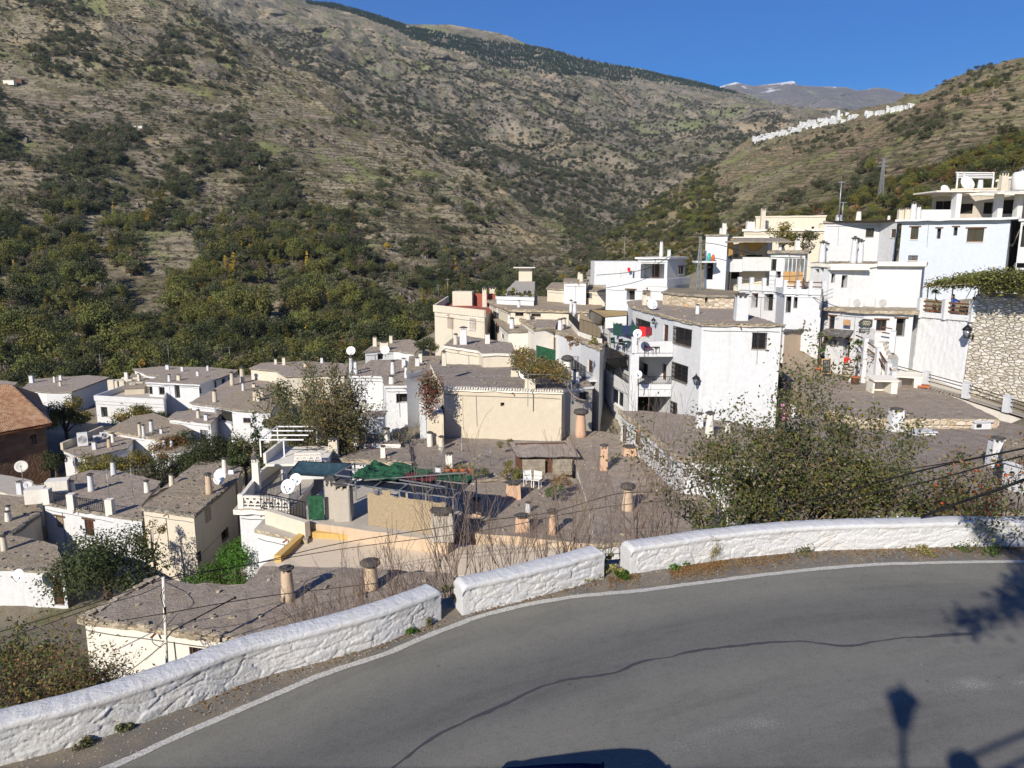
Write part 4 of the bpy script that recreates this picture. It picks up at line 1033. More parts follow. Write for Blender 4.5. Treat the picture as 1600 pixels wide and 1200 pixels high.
house('back_wing_house','grey flat roof behind the tall beige house, stepping back to the trees',
 [(232,778),(296,738),(372,748),(379,730),(345,720),(311,719)],-16.6,5,'cream','launa','eave',.12,.16,ch=[(362,740,8,'s','whitemetal',8)])
# brown house with the tiled hip roof
def tiled_house():
    z=-16.8; a=P(-140,700,z); b=P(80,663,z); 
    d=D(55,78,z); e=D(-140,86,z); root,ro,pl,ws=house('brown_house','brown rendered house with a ribbed orange tile roof at the left edge',[(-140,704),(80,663),('D',58,84),('D',-190,90)],z,7,'wood_brown','terracotta','terracotta',.5,.12,op=[(0,'w',47,679,57,694)])
    f0,f1,b1,b0=pl; ap1=(f1+b1)/2+Vector((-3.2,0,2.4)); ap0=(f0+b0)/2+Vector((0,0,2.4))
    mb=MB()
    def tiles(A,B,Tb,Ta,n):             # eave A-B, ridge Ta-Tb
        ea=B-A; rd=Tb-Ta
        for i in range(n):
            p=A+ea*((i+.5)/n); q=Ta+rd*((i+.5)/n); nrm=(ea.cross(q-p)).normalized(); nrm=nrm if nrm.z>0 else -nrm
            w=ea.length/n*.5; u=ea.normalized()
            pts=[]
            for (dx,h) in ((-1,0),(-.7,.10),(0,.15),(.7,.10),(1,0)):
                pts.append((p+u*w*dx+nrm*h, q+(rd.normalized() if rd.length>.1 else u)*(w*dx*rd.length/ea.length)+nrm*h))
            for k in range(4): mb.quad(pts[k][0],pts[k+1][0],pts[k+1][1],pts[k][1])
    up=Vector((0,0,.03)); tiles(f0+up,f1+up,ap1+up,ap0+up,58); tiles(f1+up,b1+up,ap1+up,ap1+up+Vector((0,.01,0)),26); tiles(b1+up,b0+up,ap0+up,ap1+up,40)
    build('roof_tiles',mb,M['rooftile'],ro)
t=NT('rooftile'); v=t.scale(t.world(),(3.2,3.2,3.2)); c=t.voro(1.0,'F1',v,'Color'); sx=t.n('ShaderNodeSeparateColor'); t.l(c,sx.inputs[0])
t.col(t.ramp(sx.outputs[0],[(0,(.25,.12,.065)),(.5,(.35,.20,.115)),(1,(.43,.30,.19))])); t.rough(.85); t.bump(t.noise(12,4,.6),.4,.02); M['rooftile']=t.m
stonewall('wood_brown',[(.20,.11,.065),(.26,.15,.09),(.17,.10,.06),(.23,.14,.09)],(.15,.10,.07),1.6,1.2,.5)
tiled_house()
# ---------------------------------------------------------------- far left rooftops
house('far_white_house','small white house at the far left edge below the wood',[(-60,606),(15,607),(28,597),(0,594),(-60,594)],-21,3,'white','launa','eave',.2,.15,op=[(0,'g',2,610,6,618)],group=None)
house('long_roof_house','long low white house with a wide grey roof beige at its right end, far left',[(33,608),(70,612),(112,612),(173,589),(137,586),(52,592)],-20.5,3.4,'white','launa','eave',.2,.18,ch=[(50,598,13,'s','white',6),(95,594,9,'s','white',4)],op=[(0,'s',40,614,45,622)])
house('small_far_house','small white house with a grey roof between the long roof and the tile roof',[(-60,640),(14,642),(48,644),(67,633),(40,622),(-60,620)],-21.5,3.2,'white','launa_dark','eave',.15,.15,ch=[(15,634,9,'s','white',5)])
house('lit_wall_house','white house whose front carries two grilled windows and a recessed dark door, far left centre',[(227,597),(312,601),(336,591),(256,584)],-17.6,3.4,'white','launa','white',.3,.2,
 op=[(0,'g',231,604,238,615),(0,'g',249,605,257,616),(0,'v',273,602,281,622),(1,'b',311,606,315,615)],ch=[(309,587,8,'s','white',4)])
house('long_wall_house','long white house with a row of four small windows, far left centre',[(313,601),(368,582),(372,578),(330,574),(262,572),(207,576),(230,585),(336,590)],-18.0,3.6,'white','launa','eave',.2,.2,
 op=[(0,'g',326,598,331,608),(0,'d',335,595,339,606),(0,'g',347,592,351,600),(0,'g',357,589,361,596)],ch=[(285,580,8,'s','white',4),(325,579,9,'r','white',4),(262,577,8,'s','white',5)])
rt,ro,pl,ws=house('terrace_house','white house with a flat terrace behind a low white parapet, left of the yellow bush',[(149,626),(256,632),(262,614),(205,606),(176,606)],-19.6,3.6,'white','cement','white',.0,.1,op=[(0,'v',158,636,168,652)])
parapet(ro,[pl[3]+Vector((0,0,0)),pl[0],pl[1],pl[2]],.7,.2,'white')
mb=MB()
for i in range(14):
    q=P(175+i*5.5,607+R.uniform(-8,8),-19.6); mb.box(q+Vector((0,0,.5)),(R.uniform(.4,1.2),R.uniform(.3,.7),R.uniform(.8,1.6)),R.uniform(0,1))
build('terrace_clutter',mb,M['cream'],ro)
house('ruined_cream_house','crumbling cream walls with a low roof behind the white terrace parapet',[(192,606),(226,604),(250,592),(206,583)],-18.6,3,'beige','launa_brown','eave',.15,.15,ch=[(198,592,12,'s','offwhite',5)])
# mid left
house('valley_roof_house','broad grey roof with a red brick patch, below the cream house beside the cypress',[(296,629),(335,634),(437,601),(400,590),(365,590)],-17.9,3.2,'white','launa','eave',.2,.18,ch=[(336,628,20,'r','beige',7),(363,602,22,'r','beige',6),(379,598,26,'r','beige',7),(397,612,14,'s','beige',5)])
house('porch_house','white house with an open porch and a small framed window left of the cypress',[(333,633),(367,640),(424,642),(440,622),(400,600),(372,606)],-17.3,3.6,'white','launa_brown','eave',.2,.2,
 op=[(0,'V',337,641,363,660),(1,'w',380,653,392,661)],ch=[(399,626,17,'s','beige',6),(409,620,14,'s','beige',6)])
house('cream_back_house','cream house with a grey roof above the cypress, four chimneys on the skyline',[(389,575),(430,579),(446,588),(540,584),(545,568),(480,564),(408,567)],-16.3,3.4,'cream','launa','eave',.2,.18,
 ch=[(431,569,9,'s','cream',4),(444,570,13,'s','cream',5),(477,575,10,'s','cream',4),(503,567,9,'s','white',4)])
house('grey_wing_house','low white house with a lean grey roof behind the leafless trees',[(262,653),(330,661),(345,646),(300,641),(275,643)],-18.4,3.4,'white','launa','eave',.15,.15,op=[(0,'b',313,672,325,684),(0,'c',326,665,331,672)])
house('long_low_house','long low roof edged with stones, three white chimneys in its middle',[(162,674),(225,682),(262,692),(300,672),(262,653),(240,645),(208,650)],-19.0,2.9,'white','launa_brown','eave_tan',.12,.15,ch=[(219,681,22,'r','cream',5),(225,682,20,'r','white',5),(237,674,19,'r','white',6),(252,677,8,'s','white',4)],stones=[0,1])
rt,ro,pl,ws=house('hidden_roof_house','flat grey roof with air conditioners along a beige parapet, behind the hedge',[(97,703),(133,716),(200,700),(209,686),(160,676)],-19.4,3,'white','launa','eave',.1,.12,ch=[(171,699,16,'r','ochre',6)])
parapet(ro,[P(97,703,-19.4),P(160,676,-19.4)],.7,.25,'beige')
for i,(x,y,l) in enumerate([(130,697,'tall pale air conditioner standing on the flat roof behind the hedge'),(153,690,'small pale air conditioner in the middle of the beige parapet'),(163,685,'small pale air conditioner nearest the stone edged roof')]):
    def acunit(p,sz,l,yaw=0.,g=None):
        rt=thing('air_conditioner',l,'air conditioner',p,g); m=MB(); m.box(p+Vector((0,0,sz[2]/2+.06)),sz,yaw); build('casing',m,M['plasticwhite'],rt)
        m=MB(); u=Vector((math.cos(yaw),math.sin(yaw),0)); n=Vector((u.y,-u.x,0)); c=p+Vector((0,0,sz[2]/2+.06))+n*(sz[1]/2+.012)
        r=min(sz[0],sz[2])*.4
        for k in range(5): 
            rr=r*(k+1)/5; pts=[c+u*rr*math.cos(a*math.pi/8)+Vector((0,0,rr*math.sin(a*math.pi/8))) for a in range(17)]; m.tube(pts,.01,4,False)
        build('fan_grille',m,M['iron'],rt); m=MB(); m.box(p+u*sz[0]*.35+Vector((0,0,.03)),(.06,sz[1],.08),yaw); m.box(p-u*sz[0]*.35+Vector((0,0,.03)),(.06,sz[1],.08),yaw); build('bracket',m,M['iron'],rt); return rt
    acunit(P(x,y,-19.4),[(.9,.5,1.3),(.8,.35,.6),(.8,.35,.6)][i],l,.5)
house('hedge_house','small white house peeking out between the hedge and the dark tree',[(236,700),(262,706),(300,702),(316,692),(270,685)],-18.8,3,'white','launa','eave',.1,.12,op=[(1,'g',290,710,299,720)])
# ---------------------------------------------------------------- middle
ZR=-13.2
house('wide_grey_roof_house','wide flat grey roof at the foot of the big cream wall',[(632,742),(740,752),(800,745),(892,716),(905,690),(888,680),(642,686)],ZR,3.2,'offwhite','launa_dark','eave_tan',.1,.15,ch=[(672,697,24,'r','offwhite',9),(685,744,17,'s','white',9)],jit=.03)
ZS=ZT(690,ZR,611)
rt,S_ro,S_pl,ws=house('big_cream_house','big cream house with one tiny window in its blank front, purple grey roof',[(691,606),(880,612),(893,600),(866,574),(812,570),(672,569)],ZS,4.2,'beige','launa_dark','offwhite',.12,.18,
 op=[(0,'V',782,629,788,635)],ch=[(828,607,20,'s','cream',17),(804,588,12,'s','cream',12)],jit=.02)
mb=MB()                                # broken tile drip edge along the cream parapet
a,b=S_pl[0],S_pl[1]; n=46
for i in range(n): q=a+(b-a)*(i+.5)/n; mb.box(q+Vector((0,.1,.04)),(.11,.45,.1),R.uniform(-.15,.15))
build('drip_tiles',mb,M['offwhite'],S_ro)
house('cream_annex','cream annex with a small barred window, joined to the right of the big cream house',[(872,610),(928,604),(916,590),(892,596)],ZS-.1,4.6,'greyplaster','launa_dark','white',.1,.18,op=[(0,'g',905,613,917,626)],ch=[(886,602,46,'m','offwhite',13)])
house('bougainvillea_alcove','narrow white alcove beside the big cream house, filled with red flowering creeper',[(655,626),(691,640),(690,612),(660,596)],ZT(690,ZR,640),3.0,'white','cement','white',0,.1,cat='balcony')
house('side_stair_house','low cream wall below the creeper, left end of the big cream house',[(668,646),(693,648),(692,640),(672,636)],ZT(690,ZR,643),2.4,'beige','cement','beige',0,.1,cat='wall')
house('arched_window_house','white house with a brick rimmed arched window, left of the creeper',[(600,603),(655,602),(657,585),(596,585)],-11.4,4.6,'white','launa_dark','white',.15,.2,op=[(0,'V',619,615,638,630)])
house('rusty_rail_roof_house','white house with a purple grey roof marked by rusty rails, behind the arched window',[(545,587),(598,588),(636,583),(634,562),(580,562)],-11.6,5,'white','launa','white',.15,.18,ch=[(549,582,26,'r','white',6),(556,584,22,'r','white',6),(614,584,22,'r','white',7),(631,574,15,'s','white',6)])
house('low_white_wing','low white wing under the leafless trees with a kerbed grey roof',[(540,655),(600,651),(604,642),(560,640),(538,645)],-12.6,2.8,'white','launa','white',.1,.15,cat='house')
house('blank_white_gable','blank white gable with a thin brown roof behind the arched window house',[(634,583),(683,572),(690,556),(640,556)],-9.8,4.6,'white','launa_brown','white',.1,.15)
house('tree_top_house','small white house with a wide cap chimney, up against the dark wood',[(568,549),(614,546),(648,552),(662,536),(640,530),(590,534)],-11.0,3.2,'white','launa','eave',.15,.15,op=[(0,'v',590,552,600,562)],ch=[(586,541,16,'s','cream',6),(601,546,13,'s','cream',14),(611,536,13,'s','cream',5)])
house('chimney_cream_house','cream house with a tall white chimney, just behind the big cream house',[(693,540),(746,548),(753,553),(806,552),(800,536),(725,524),(704,530)],ZT(570,ZS,549),3.4,'cream','launa','offwhite',.15,.2,
 ch=[(724,538,28,'s','white',11),(694,570,22,'s','cream',7)],jit=.03)
rt,ro,pl,ws=house('red_terrace_house','cream house with a red roof terrace and tall shuttered windows, nearest the wood',[(679,487),(757,496),(770,482),(700,472)],-7.0,4.6,'cream','redfloor','offwhite',.0,.15,
 op=[(0,'c',699,496,709,514),(0,'c',734,498,744,515)])
parapet(ro,[pl[3],pl[0],pl[1]],.75,.22,'cream'); 
mb=MB(); mb.box((pl[2]+pl[3])/2+Vector((.6,.3,.6)),(5.2,.3,1.6),-.1); build('terrace_back_wall',mb,M['redfloor'],ro)
mb=MB(); mb.box((pl[2]*.45+pl[3]*.55)+Vector((-.4,-.6,.75)),(2.4,1.6,1.9),-.1); build('stair_box',mb,M['cream'],ro)
chimney(ro,-7.0,757,478,30,'s','cream',7); chimney(ro,-7.0,770,468,20,'s','beige',11)
railing(rt,[ws[0].pt(ws[0].rect(734,508,744,516)[0],ws[0].rect(734,508,744,516)[1],-.2),ws[0].pt(ws[0].rect(734,508,744,516)[2],ws[0].rect(734,508,744,516)[1],-.2)],.9,'whitemetal',.15,'balustrade')
house('terrace_plant_house','long cream house under a stone edged roof, plants on the terrace above it',[(761,470),(795,484),(920,486),(945,479),(905,464),(800,462)],-6.1,3.6,'cream','launa_brown','eave_tan',.25,.2,
 op=[(0,'g',772,488,780,500),(1,'w',805,488,818,494),(1,'w',830,490,845,495)],stones=[0,1],ch=[(892,487,19,'r','white',5),(898,489,18,'r','white',6)])
house('lean_grey_roof_house','small white house with a lean grey roof, its bright gable facing left',[(771,498),(792,517),(832,516),(806,495)],-7.6,3.6,'offwhite','launa_brown','eave',.15,.18,op=[(0,'g',776,506,780,519),(0,'b',783,521,787,529)],seg=.4)
house('middle_roof_house','grey roof between the lean roof and the vine, edged with pale stones',[(802,492),(833,513),(868,511),(875,490),(850,486)],-7.0,3.4,'offwhite','launa','eave_tan',.15,.18,stones=[0])
rt,ro,pl,ws=house('alley_house','long white house in shade lines with a small balcony, facing the vine pergola',[(833,516),(853,512),(904,530),(938,546),(952,528),(908,515),(868,504)],-7.3,5.2,'white','launa_brown','eave_tan',.2,.2,
 op=[(1,'c',862,527,869,550),(1,'c',888,534,893,547),(2,'d',918,562,925,583),(1,'g',886,577,893,584)],stones=[1,2])
q0,z0=ws[2].hit(905,583); q1,_=ws[2].hit(932,583); zz=ws[2].hit(918,584)[1]
mb=MB(); 
for u in (q0,): mb.bar(ws[2].pt(q0,zz-.08,-.4),ws[2].pt(q1,zz-.08,-.4),.85,.14)
bal=build('balcony',mb,M['white'],rt); railing(bal,[ws[2].pt(q0,zz,-.05),ws[2].pt(q0,zz,-.8),ws[2].pt(q1,zz,-.8)],.95,'iron',.12)
house('grey_shed','dark grey rendered shed with a flat roof beside the white terrace house',[(916,428),(950,431),(952,422),(920,421)],-3.2,3.4,'greyplaster','launa_brown','eave',.1,.15,op=[(0,'v',933,437,940,442)])
house('valley_edge_house','low cream wall house with a flat grey roof, left of the white terrace house',[(853,450),(947,455),(950,442),(862,441)],-4.6,3.0,'cream','launa_brown','eave',.15,.15,op=[(0,'b',915,458,925,466)])
house('valley_edge_shed','low white shed with a brown roof behind the grey one',[(880,440),(917,441),(920,436),(882,434)],-3.7,2.5,'white','launa_brown','eave',.1,.15)
rt,ro,pl,ws=house('plant_terrace','roof terrace crowded with potted plants behind a white kerb',[(776,468),(834,470),(836,440),(806,438)],-5.6,2.2,'white','cement','white',0,.1,cat='terrace')
parapet(ro,[pl[0],pl[1]],.35,.2,'white')
mb=MB(); a,b,c_,d_=pl; mb.box((c_+d_)/2+Vector((0,-.4,1.1)),(2.2,1.6,2.2)); build('terrace_room',mb,M['cream'],ro)
m2=MB(); m2.box((c_+d_)/2+Vector((-.2,-.8,2.25)),(3.6,2.6,.12)); build('canopy',m2,M['offwhite'],ro)
# centre front: roofs under the saplings
house('gravel_step_house','grey gravel roof stepping down toward the road, three ochre chimneys',[(930,850),(1100,838),(1125,790),(1050,750),(990,702),(960,676),(905,672),(886,684),(915,770)],-12.7,4,'white','launa','eave_tan',.1,.2,
 ch=[(907,682,43,'m','salmon',16),(943,734,42,'s','salmon',12),(980,797,42,'m','ochre',17),(983,711,15,'s','salmon',21)],seg=.4)
Zah=ZT(690,-12.7,645)
house('long_side_house','white sided house with a stone eave along its long side and a sloping grey roof',[(966,642),(1060,716),(1196,722),(1200,670),(1082,649),(1014,642)],Zah,4,'white','launa','eave_tan',.14,.2,
 op=[(0,'b',971,664,979,690),(0,'b',991,674,1000,697),(0,'b',1021,700,1029,722),(0,'b',1040,716,1044,730)],ch=[(1108,683,42,'r','offwhite',13)],stones=[0,1])
house('chimney_roof_house','flat grey roof crowded with orange plastered chimneys behind bare saplings',[(690,833),(712,830),(930,850),(912,752),(862,738),(722,742),(692,790)],-13.4,3.4,'ochre','launa','ochre',.05,.3,
 ch=[(802,777,26,'s','salmon',24),(745,806,30,'s','salmon',14),(816,829,27,'s','salmon',23),(863,834,40,'m','salmon',11),(825,800,17,'r','white',8)],jit=.02)
# step front of that roof: red brick ledge
house('brick_ledge','low terracotta brick ledge along the foot of the chimney roof',[(728,872),(812,876),(812,856),(730,853)],-13.9,1.2,'salmon','terracotta','salmon',.05,.15,cat='ledge')
# pergola house
ZB=-13.7
rt,T_ro,T_pl,ws=house('cream_terrace_house','flat cream concrete terrace with a yellow edged kerb, below the tarpaulin pergola',[(398,892),(432,884),(700,902),(880,880),(880,850),(700,851),(478,838)],-13.75,4.5,'offwhite','creamfloor','offwhite',.05,.2,seg=.6,jit=.01)
mb=MB(); mb.bar(P(434,878,-13.75)+Vector((0,0,.15)),P(477,838,-13.75)+Vector((0,0,.15)),.32,.3); mb.bar(P(477,838,-13.75)+Vector((0,0,.15)),P(552,843,-13.75)+Vector((0,0,.15)),.3,.28); build('kerb',mb,M['yellowedge'],T_ro)
rt,K_ro,K_pl,ws=house('pergola_house','ochre house whose flat roof carries the tarpaulin pergola and two blocky chimneys',[(480,816),(700,846),(722,800),(700,760),(520,748),(478,790)],-13.1,3.5,'ochre','cement','ochre',.02,.22,jit=.01)
rt,ro,pl,ws=house('white_corner_house','white walled house with a weathered sloping ledge, left of the yellow kerb',[(397,826),(480,844),(486,812),(424,801)],-13.55,5,'white','cement','eave_tan',.1,.2,jit=.03)
mb=MB(); mb.bar(pl[0]*.75+pl[3]*.25+Vector((.4,.2,.35)),pl[1]+Vector((-.1,.5,.35)),.3,.75); build('parapet',mb,M['cream'],ro)
rt,Q_ro,Q_pl,ws=house('two_chimney_house','house with a grey roof, wide beige chimney and stone eave, behind the pergola',[(465,716),(643,724),(639,694),(510,686),(490,690)],-12.9,3,'white','launa_dark','eave_tan',.15,.2,
 ch=[(522,714,31,'s','cream',15),(493,690,29,'s','offwhite',11)],stones=[0],jit=.03)
house('kerbed_back_roof_house','purple grey roof inside a pale kerb, behind the two chimney roof',[(535,692),(626,694),(616,680),(548,676)],-12.6,3,'white','launa_dark','offwhite',.05,.15,ch=[(555,695,26,'s','offwhite',11)],jit=.02)
# terraces left of pergola
rt,ro,B_pl,ws=house('balustrade_house','white terrace house with pierced balustrades on two levels and a tall slim chimney',[(364,796),(452,800),(490,752),(492,722),(448,722),(406,752)],-13.5,6,'white','cement','offwhite',.25,.25,jit=.01)
def pierced(parent,a,b,h,name='balustrade'):
    mb=MB(); L=(b-a).length; n=max(3,int(L/.34)); up=Vector((0,0,1))
    mb.bar(a+up*.04,b+up*.04,.16,.08); mb.bar(a+up*(h-.05),b+up*(h-.05),.18,.1); mb.bar(a+up*h*.33,b+up*h*.33,.10,.06)
    for i in range(n+1): q=a+(b-a)*i/n; mb.bar(q,q+up*h*.33,.06)
    for i in range(n):
        q=a+(b-a)*i/n; r=a+(b-a)*(i+1)/n; m=(q+r)/2
        mb.bar(q+up*h*.36,m+up*h*.9,.06,.1); mb.bar(r+up*h*.36,m+up*h*.9,.06,.1); mb.bar(q+up*h*.63,r+up*h*.63,.05)
    return build(name,mb,M['offwhite'],parent)
g0=B_pl[0]+Vector((.35,.3,0)); g1=B_pl[1]+Vector((-.1,.3,0)); pierced(ro,g0,g1,.68)
mb=MB(); mb.box(g0+Vector((0,0,.36)),(.28,.28,.76)); build('corner_post',mb,M['offwhite'],ro)
parapet(ro,[g0+Vector((0,.2,0)),B_pl[5]+Vector((.1,0,0)),B_pl[4]],.68,.2,'offwhite')
chimney(ro,-13.5,402,768,58,'s','offwhite',11)
# upper white cube with second balustrade
u0,u1=P(434,748,-13.5),P(476,752,-13.5); h2=1.0
mb=MB(); c0=(u0+u1)/2+Vector((.6,1.6,h2/2)); mb.box(c0,(2.6,3.0,h2),.08); build('upper_room',mb,M['white'],rt)
mb=MB(); mb.box(c0+Vector((-.3,-.2,h2/2+.08)),(3.4,3.8,.14),.08); up=build('upper_slab',mb,M['offwhite'],rt)
f=c0+Vector((-.3,-.2,h2/2+.16)); pierced(up,f+Vector((.1,-1.8,0)),f+Vector((1.6,-1.65,0)),.6); 
mb=MB(); mb.bar(f+Vector((-1.6,-1.9,.3)),f+Vector((-1.5,1.8,.3)),.16,.6); build('parapet',mb,M['offwhite'],up)
mb=MB()
for (x,y) in ((-2.3,-.5),(-2.3,2.8),(.2,2.8),(-.9,-.5)): mb.bar(f+Vector((x,y,0)),f+Vector((x,y,1.05)),.07)
for y in (-.5,.6,1.7,2.8): mb.bar(f+Vector((-2.3,y,1.05)),f+Vector((.3,y,1.05)),.07)
mb.bar(f+Vector((-2.3,-.5,1.05)),f+Vector((-2.3,2.8,1.05)),.07); build('terrace_frame',mb,M['whitemetal'],up)
# pergola with tarpaulins
ZP=-13.1
def pergola():
    z=ZP; o=P(512,806,z); a=P(500,800,z); b=P(712,838,z)
    a=P(508,812,z)+Vector((0,.2,0)); b=P(708,842,z)+Vector((0,.2,0)); u=(b-a).normalized(); v=Vector((-u.y,u.x,0)); L=(b-a).length; Dp=2.7; H=2.25
    root=thing('tarpaulin_pergola','metal pergola covered in green and black tarpaulins with a plank fence front','pergola',(a+b)/2)
    mb=MB(); up=Vector((0,0,1))
    for i in range(6):
        q=a+u*L*i/5
        mb.bar(q,q+up*(H-.35),.07); mb.bar(q+v*Dp,q+v*Dp+up*(H-.2),.07); mb.bar(q+up*(H-.35),q+v*Dp+up*(H-.2),.07)
    for k in (0,.33,.66,1): mb.bar(a+v*Dp*k+up*(H-.35+.15*k),b+v*Dp*k+up*(H-.35+.15*k),.06)
    mb.bar(a+u*L*.3+v*Dp*.1+up*(H-.15),a+u*L*.95+v*Dp*.9+up*(H+.1),.05); mb.bar(a+u*L*.55+v*Dp*.25+up*(H-.05),a+u*L*.93+v*Dp*.12+up*(H-.0),.09,.04)
    build('frame',mb,M['galv'],root)
    def cloth(name,u0,u1,v0,v1,mat,sag,amp,dz=0.06,seed=0,n=34):
        V=[];m=n
        for i in range(n+1):
            for j in range(m+1):
                s=u0+(u1-u0)*i/n; t=v0+(v1-v0)*j/m
                z=H-.35+.15*t+dz+amp*noise.fractal(Vector((s*L*.9,t*Dp*.9,seed)),1,2,4)-sag*math.sin(math.pi*i/n)*math.sin(math.pi*j/m)
                e=.10*noise.noise(Vector((i*.5,j*.5,seed+3)))
                V.append(a+u*(s*L+e)+v*(t*Dp+e)+up*z)
        Fq=[(i*(m+1)+j,(i+1)*(m+1)+j,(i+1)*(m+1)+j+1,i*(m+1)+j+1) for i in range(n) for j in range(m)]
        c=MB(); c.add(V,Fq,True); return build(name,c,M[mat],root)
    cloth('black_tarpaulin',.24,1.02,-.03,1.0,'netdark',.12,.10,.03,1); cloth('green_tarpaulin',.16,.52,.18,1.04,'netgreen',.02,.20,.20,5,44)
    cloth('green_tarpaulin',.40,.66,.55,1.05,'netgreen',.02,.12,.12,6); cloth('maroon_patch',.5,.75,.45,.8,'plum',.03,.05,.11,7,14); cloth('green_tarpaulin',.75,1.0,.6,1.0,'netgreen',.02,.1,.1,8,20)
    fb=MB(); n=40
    for i in range(n):
        s=.36+.60*i/n; hh=1.6+.10*noise.noise(Vector((i*.3,0,0)))+(.25 if i in (8,9,10,11,20) else 0); q=a+u*L*s
        fb.box(q-v*.04+up*hh/2,(L*.6/n*1.03,.03,hh),math.atan2(u.y,u.x))
    build('plank_fence',fb,M['reed'],root)
    gb=MB(); q=a+u*L*.0; q=P(495,815,z); gb.box(q+up*.72,(.74,.05,1.2),.1); build('green_screen',gb,M['netgreen'],root)
    return a,b,u,v
pa,pb,pu,pv=pergola()
def blockchim(px,py,hp,wp,label):
    q=P(px,py,ZP); s=pxm(q); h=hp/s; w=wp/s
    root=thing('block_chimney',label,'chimney',q); mb=MB(); mb.box(q+Vector((0,.3,h*.42)),(w,w*.8,h*.88),0,.93); 
    for sx in (-1,0,1): mb.box(q+Vector((sx*w*.38,-w*.0,h*.9)),(w*.12,w*.2,h*.1)); mb.box(q+Vector((sx*w*.38,w*.5,h*.9)),(w*.12,w*.2,h*.1))
    build('shaft',mb,M['cement'],root); c=MB(); c.stone(q+Vector((0,.3,h*.965)),(w*1.35,w*1.2,h*.05)); c.box(q+Vector((0,.3,h*1.01)),(w*.9,w*.8,h*.07),0,.3); build('cap_slab',c,M['slatecap'],root)
blockchim(518,812,66,19,'narrow square brown chimney left of the wide twin hole one at the pergola'); blockchim(536,815,62,27,'wide grey chimney with two smoke holes at the pergola')
blockchim(691,845,48,36,'squat peach box chimney at the right end of the pergola')
# deep blue tarp between terrace and pergola
def bluetarp():
    q=[P(467,721,-11.6),P(548,724,-11.6),P(522,745,-11.9),P(450,741,-11.9)]
    a=P(462,728,-12.0); b=P(548,728,-11.6); c=P(575,745,-11.8); d=P(455,742,-12.2)
    V=[];n=20
    for i in range(n+1):
        for j in range(n+1):
            s,t=i/n,j/n; p=(q[3]*(1-s)+q[2]*s)*(1-t)+(q[0]*(1-s)+q[1]*s)*t; V.append(p+Vector((0,0,-.15*math.sin(math.pi*s)*math.sin(math.pi*t)+.05*noise.noise(Vector((s*8,t*4,2))))))
    mb=MB(); mb.add(V,[(i*(n+1)+j,(i+1)*(n+1)+j,(i+1)*(n+1)+j+1,i*(n+1)+j+1) for i in range(n) for j in range(n)],True)
    root=thing('shade_tarp','dark blue net tarpaulin stretched between the balustrade terrace and the pergola','tarpaulin',q[3]); build('cloth',mb,M['netblue'],root)
    f=MB(); 
    for k in q: f.bar(k,Vector((k.x,k.y,-13.6)),.06)
    for i in range(4): f.bar(q[i],q[(i+1)%4],.05)
    build('poles',f,M['iron'],root)
bluetarp()
# black railing beside the dishes
r0,r1,r2=P(410,800,-13.2),P(475,812,-13.2),P(487,780,-13.2)
rt=thing('terrace_railing','black iron railing slanting round the terrace with the two dishes','railing',r0); rails(rt,[P(408,796,-13.2),P(478,812,-13.2)],(.9,.1),'iron',.05); railing(rt,[P(408,796,-13.2),P(445,766,-13.2)],1.0,'iron',.16,'side_railing')
m=MB()
for i in range(16): q=P(408+70*i/15,796+16*i/15,-13.2); m.bar(q,q+Vector((0,0,.9)),.025)
build('baluster',m,M['iron'],rt)
dish(P(452,800,-13.2)+Vector((0,0,1.35)),.37,math.pi*1.06,'larger front satellite dish on the black railed terrace',post=1.3); dish(P(464,788,-13.2)+Vector((0,0,1.35)),.32,math.pi*1.06,'smaller rear satellite dish on the black railed terrace',post=1.3)
# dark shed and plank hut
rt,ro,pl,ws=house('shed_roof_hut','dark felt roofed hut with two grey plank panels among bare branches',[(808,714),(907,713),(887,688),(795,690)],ZT(745,-13.3,714),1.7,'wood','launa_dark','slatecap',.3,.06,roofz=[-12.35,-12.35,-11.75,-11.75],jit=.02,cat='hut')
mb=MB(); w=ws[0]
for k in range(7):
    z=-12.6-.2*k; mb.bar(w.pt(.1,z,-.3),w.pt(w.L*.46,z,-.3),.03,.19); mb.bar(w.pt(w.L*.6,z,-.3),w.pt(w.L-.1,z,-.3),.03,.19) if k<5 else None
build('plank_panel',mb,M['planks'],rt)
UP=Vector((0,0,1))
# ---------------------------------------------------------------- three storey white house
zr=-5.0
rt,ro,pl,ws=house('balcony_house','three storey white house with stacked balconies, grilled windows and a wide grey roof, centre right',
 [(1095,507),(1226,508.5),(1165,490),(1145,480),(1040,462),(979,471),(986,480),(1051,498)],zr,7.6,'white','launa','eave_tan',.14,.1,
 op=[(7,'g',1050,512,1081,539),(0,'g',1175,520,1197,545),(7,'g',1046,568,1075,595),(7,'g',1044,627,1058,648),
     (6,'d',1036,507,1044,536),(6,'g',995,500,1016,522),(6,'v',998,566,1012,590),(6,'d',1034,568,1041,594),(6,'v',1004,617,1016,642)],
 stones=[0,7,6],jit=.04,ch=[(1157,500,42,'s','white',19)])
AH_ws=ws; w6=ws[6]
zf=[-7.45,-10.1,-12.9]                 # floor levels
C3=w6.pt(w6.L-.1,0,-.02); C3.z=0
def lev(p,z): return Vector((p.x,p.y,z))
C2=P(991,549,zf[0]+.1); C1=P(937,528,zf[0]+.1); C0=w6.pt(.3,0,-.02)
C1=Vector((C1.x,C1.y,0)); C2=Vector((C2.x,C2.y,0))
bal=MB()
for z in zf[:2]:
    q=[lev(C1,z),lev(C2,z),lev(C3,z),lev(C0,z)]; t=.2
    bal.add([*q,*[p-UP*t for p in q]],[(0,1,2,3),(7,6,5,4),(0,4,5,1),(1,5,6,2),(2,6,7,3),(3,7,4,0)])
bo=build('balcony_slab',bal,M['white'],rt)
mb=MB()
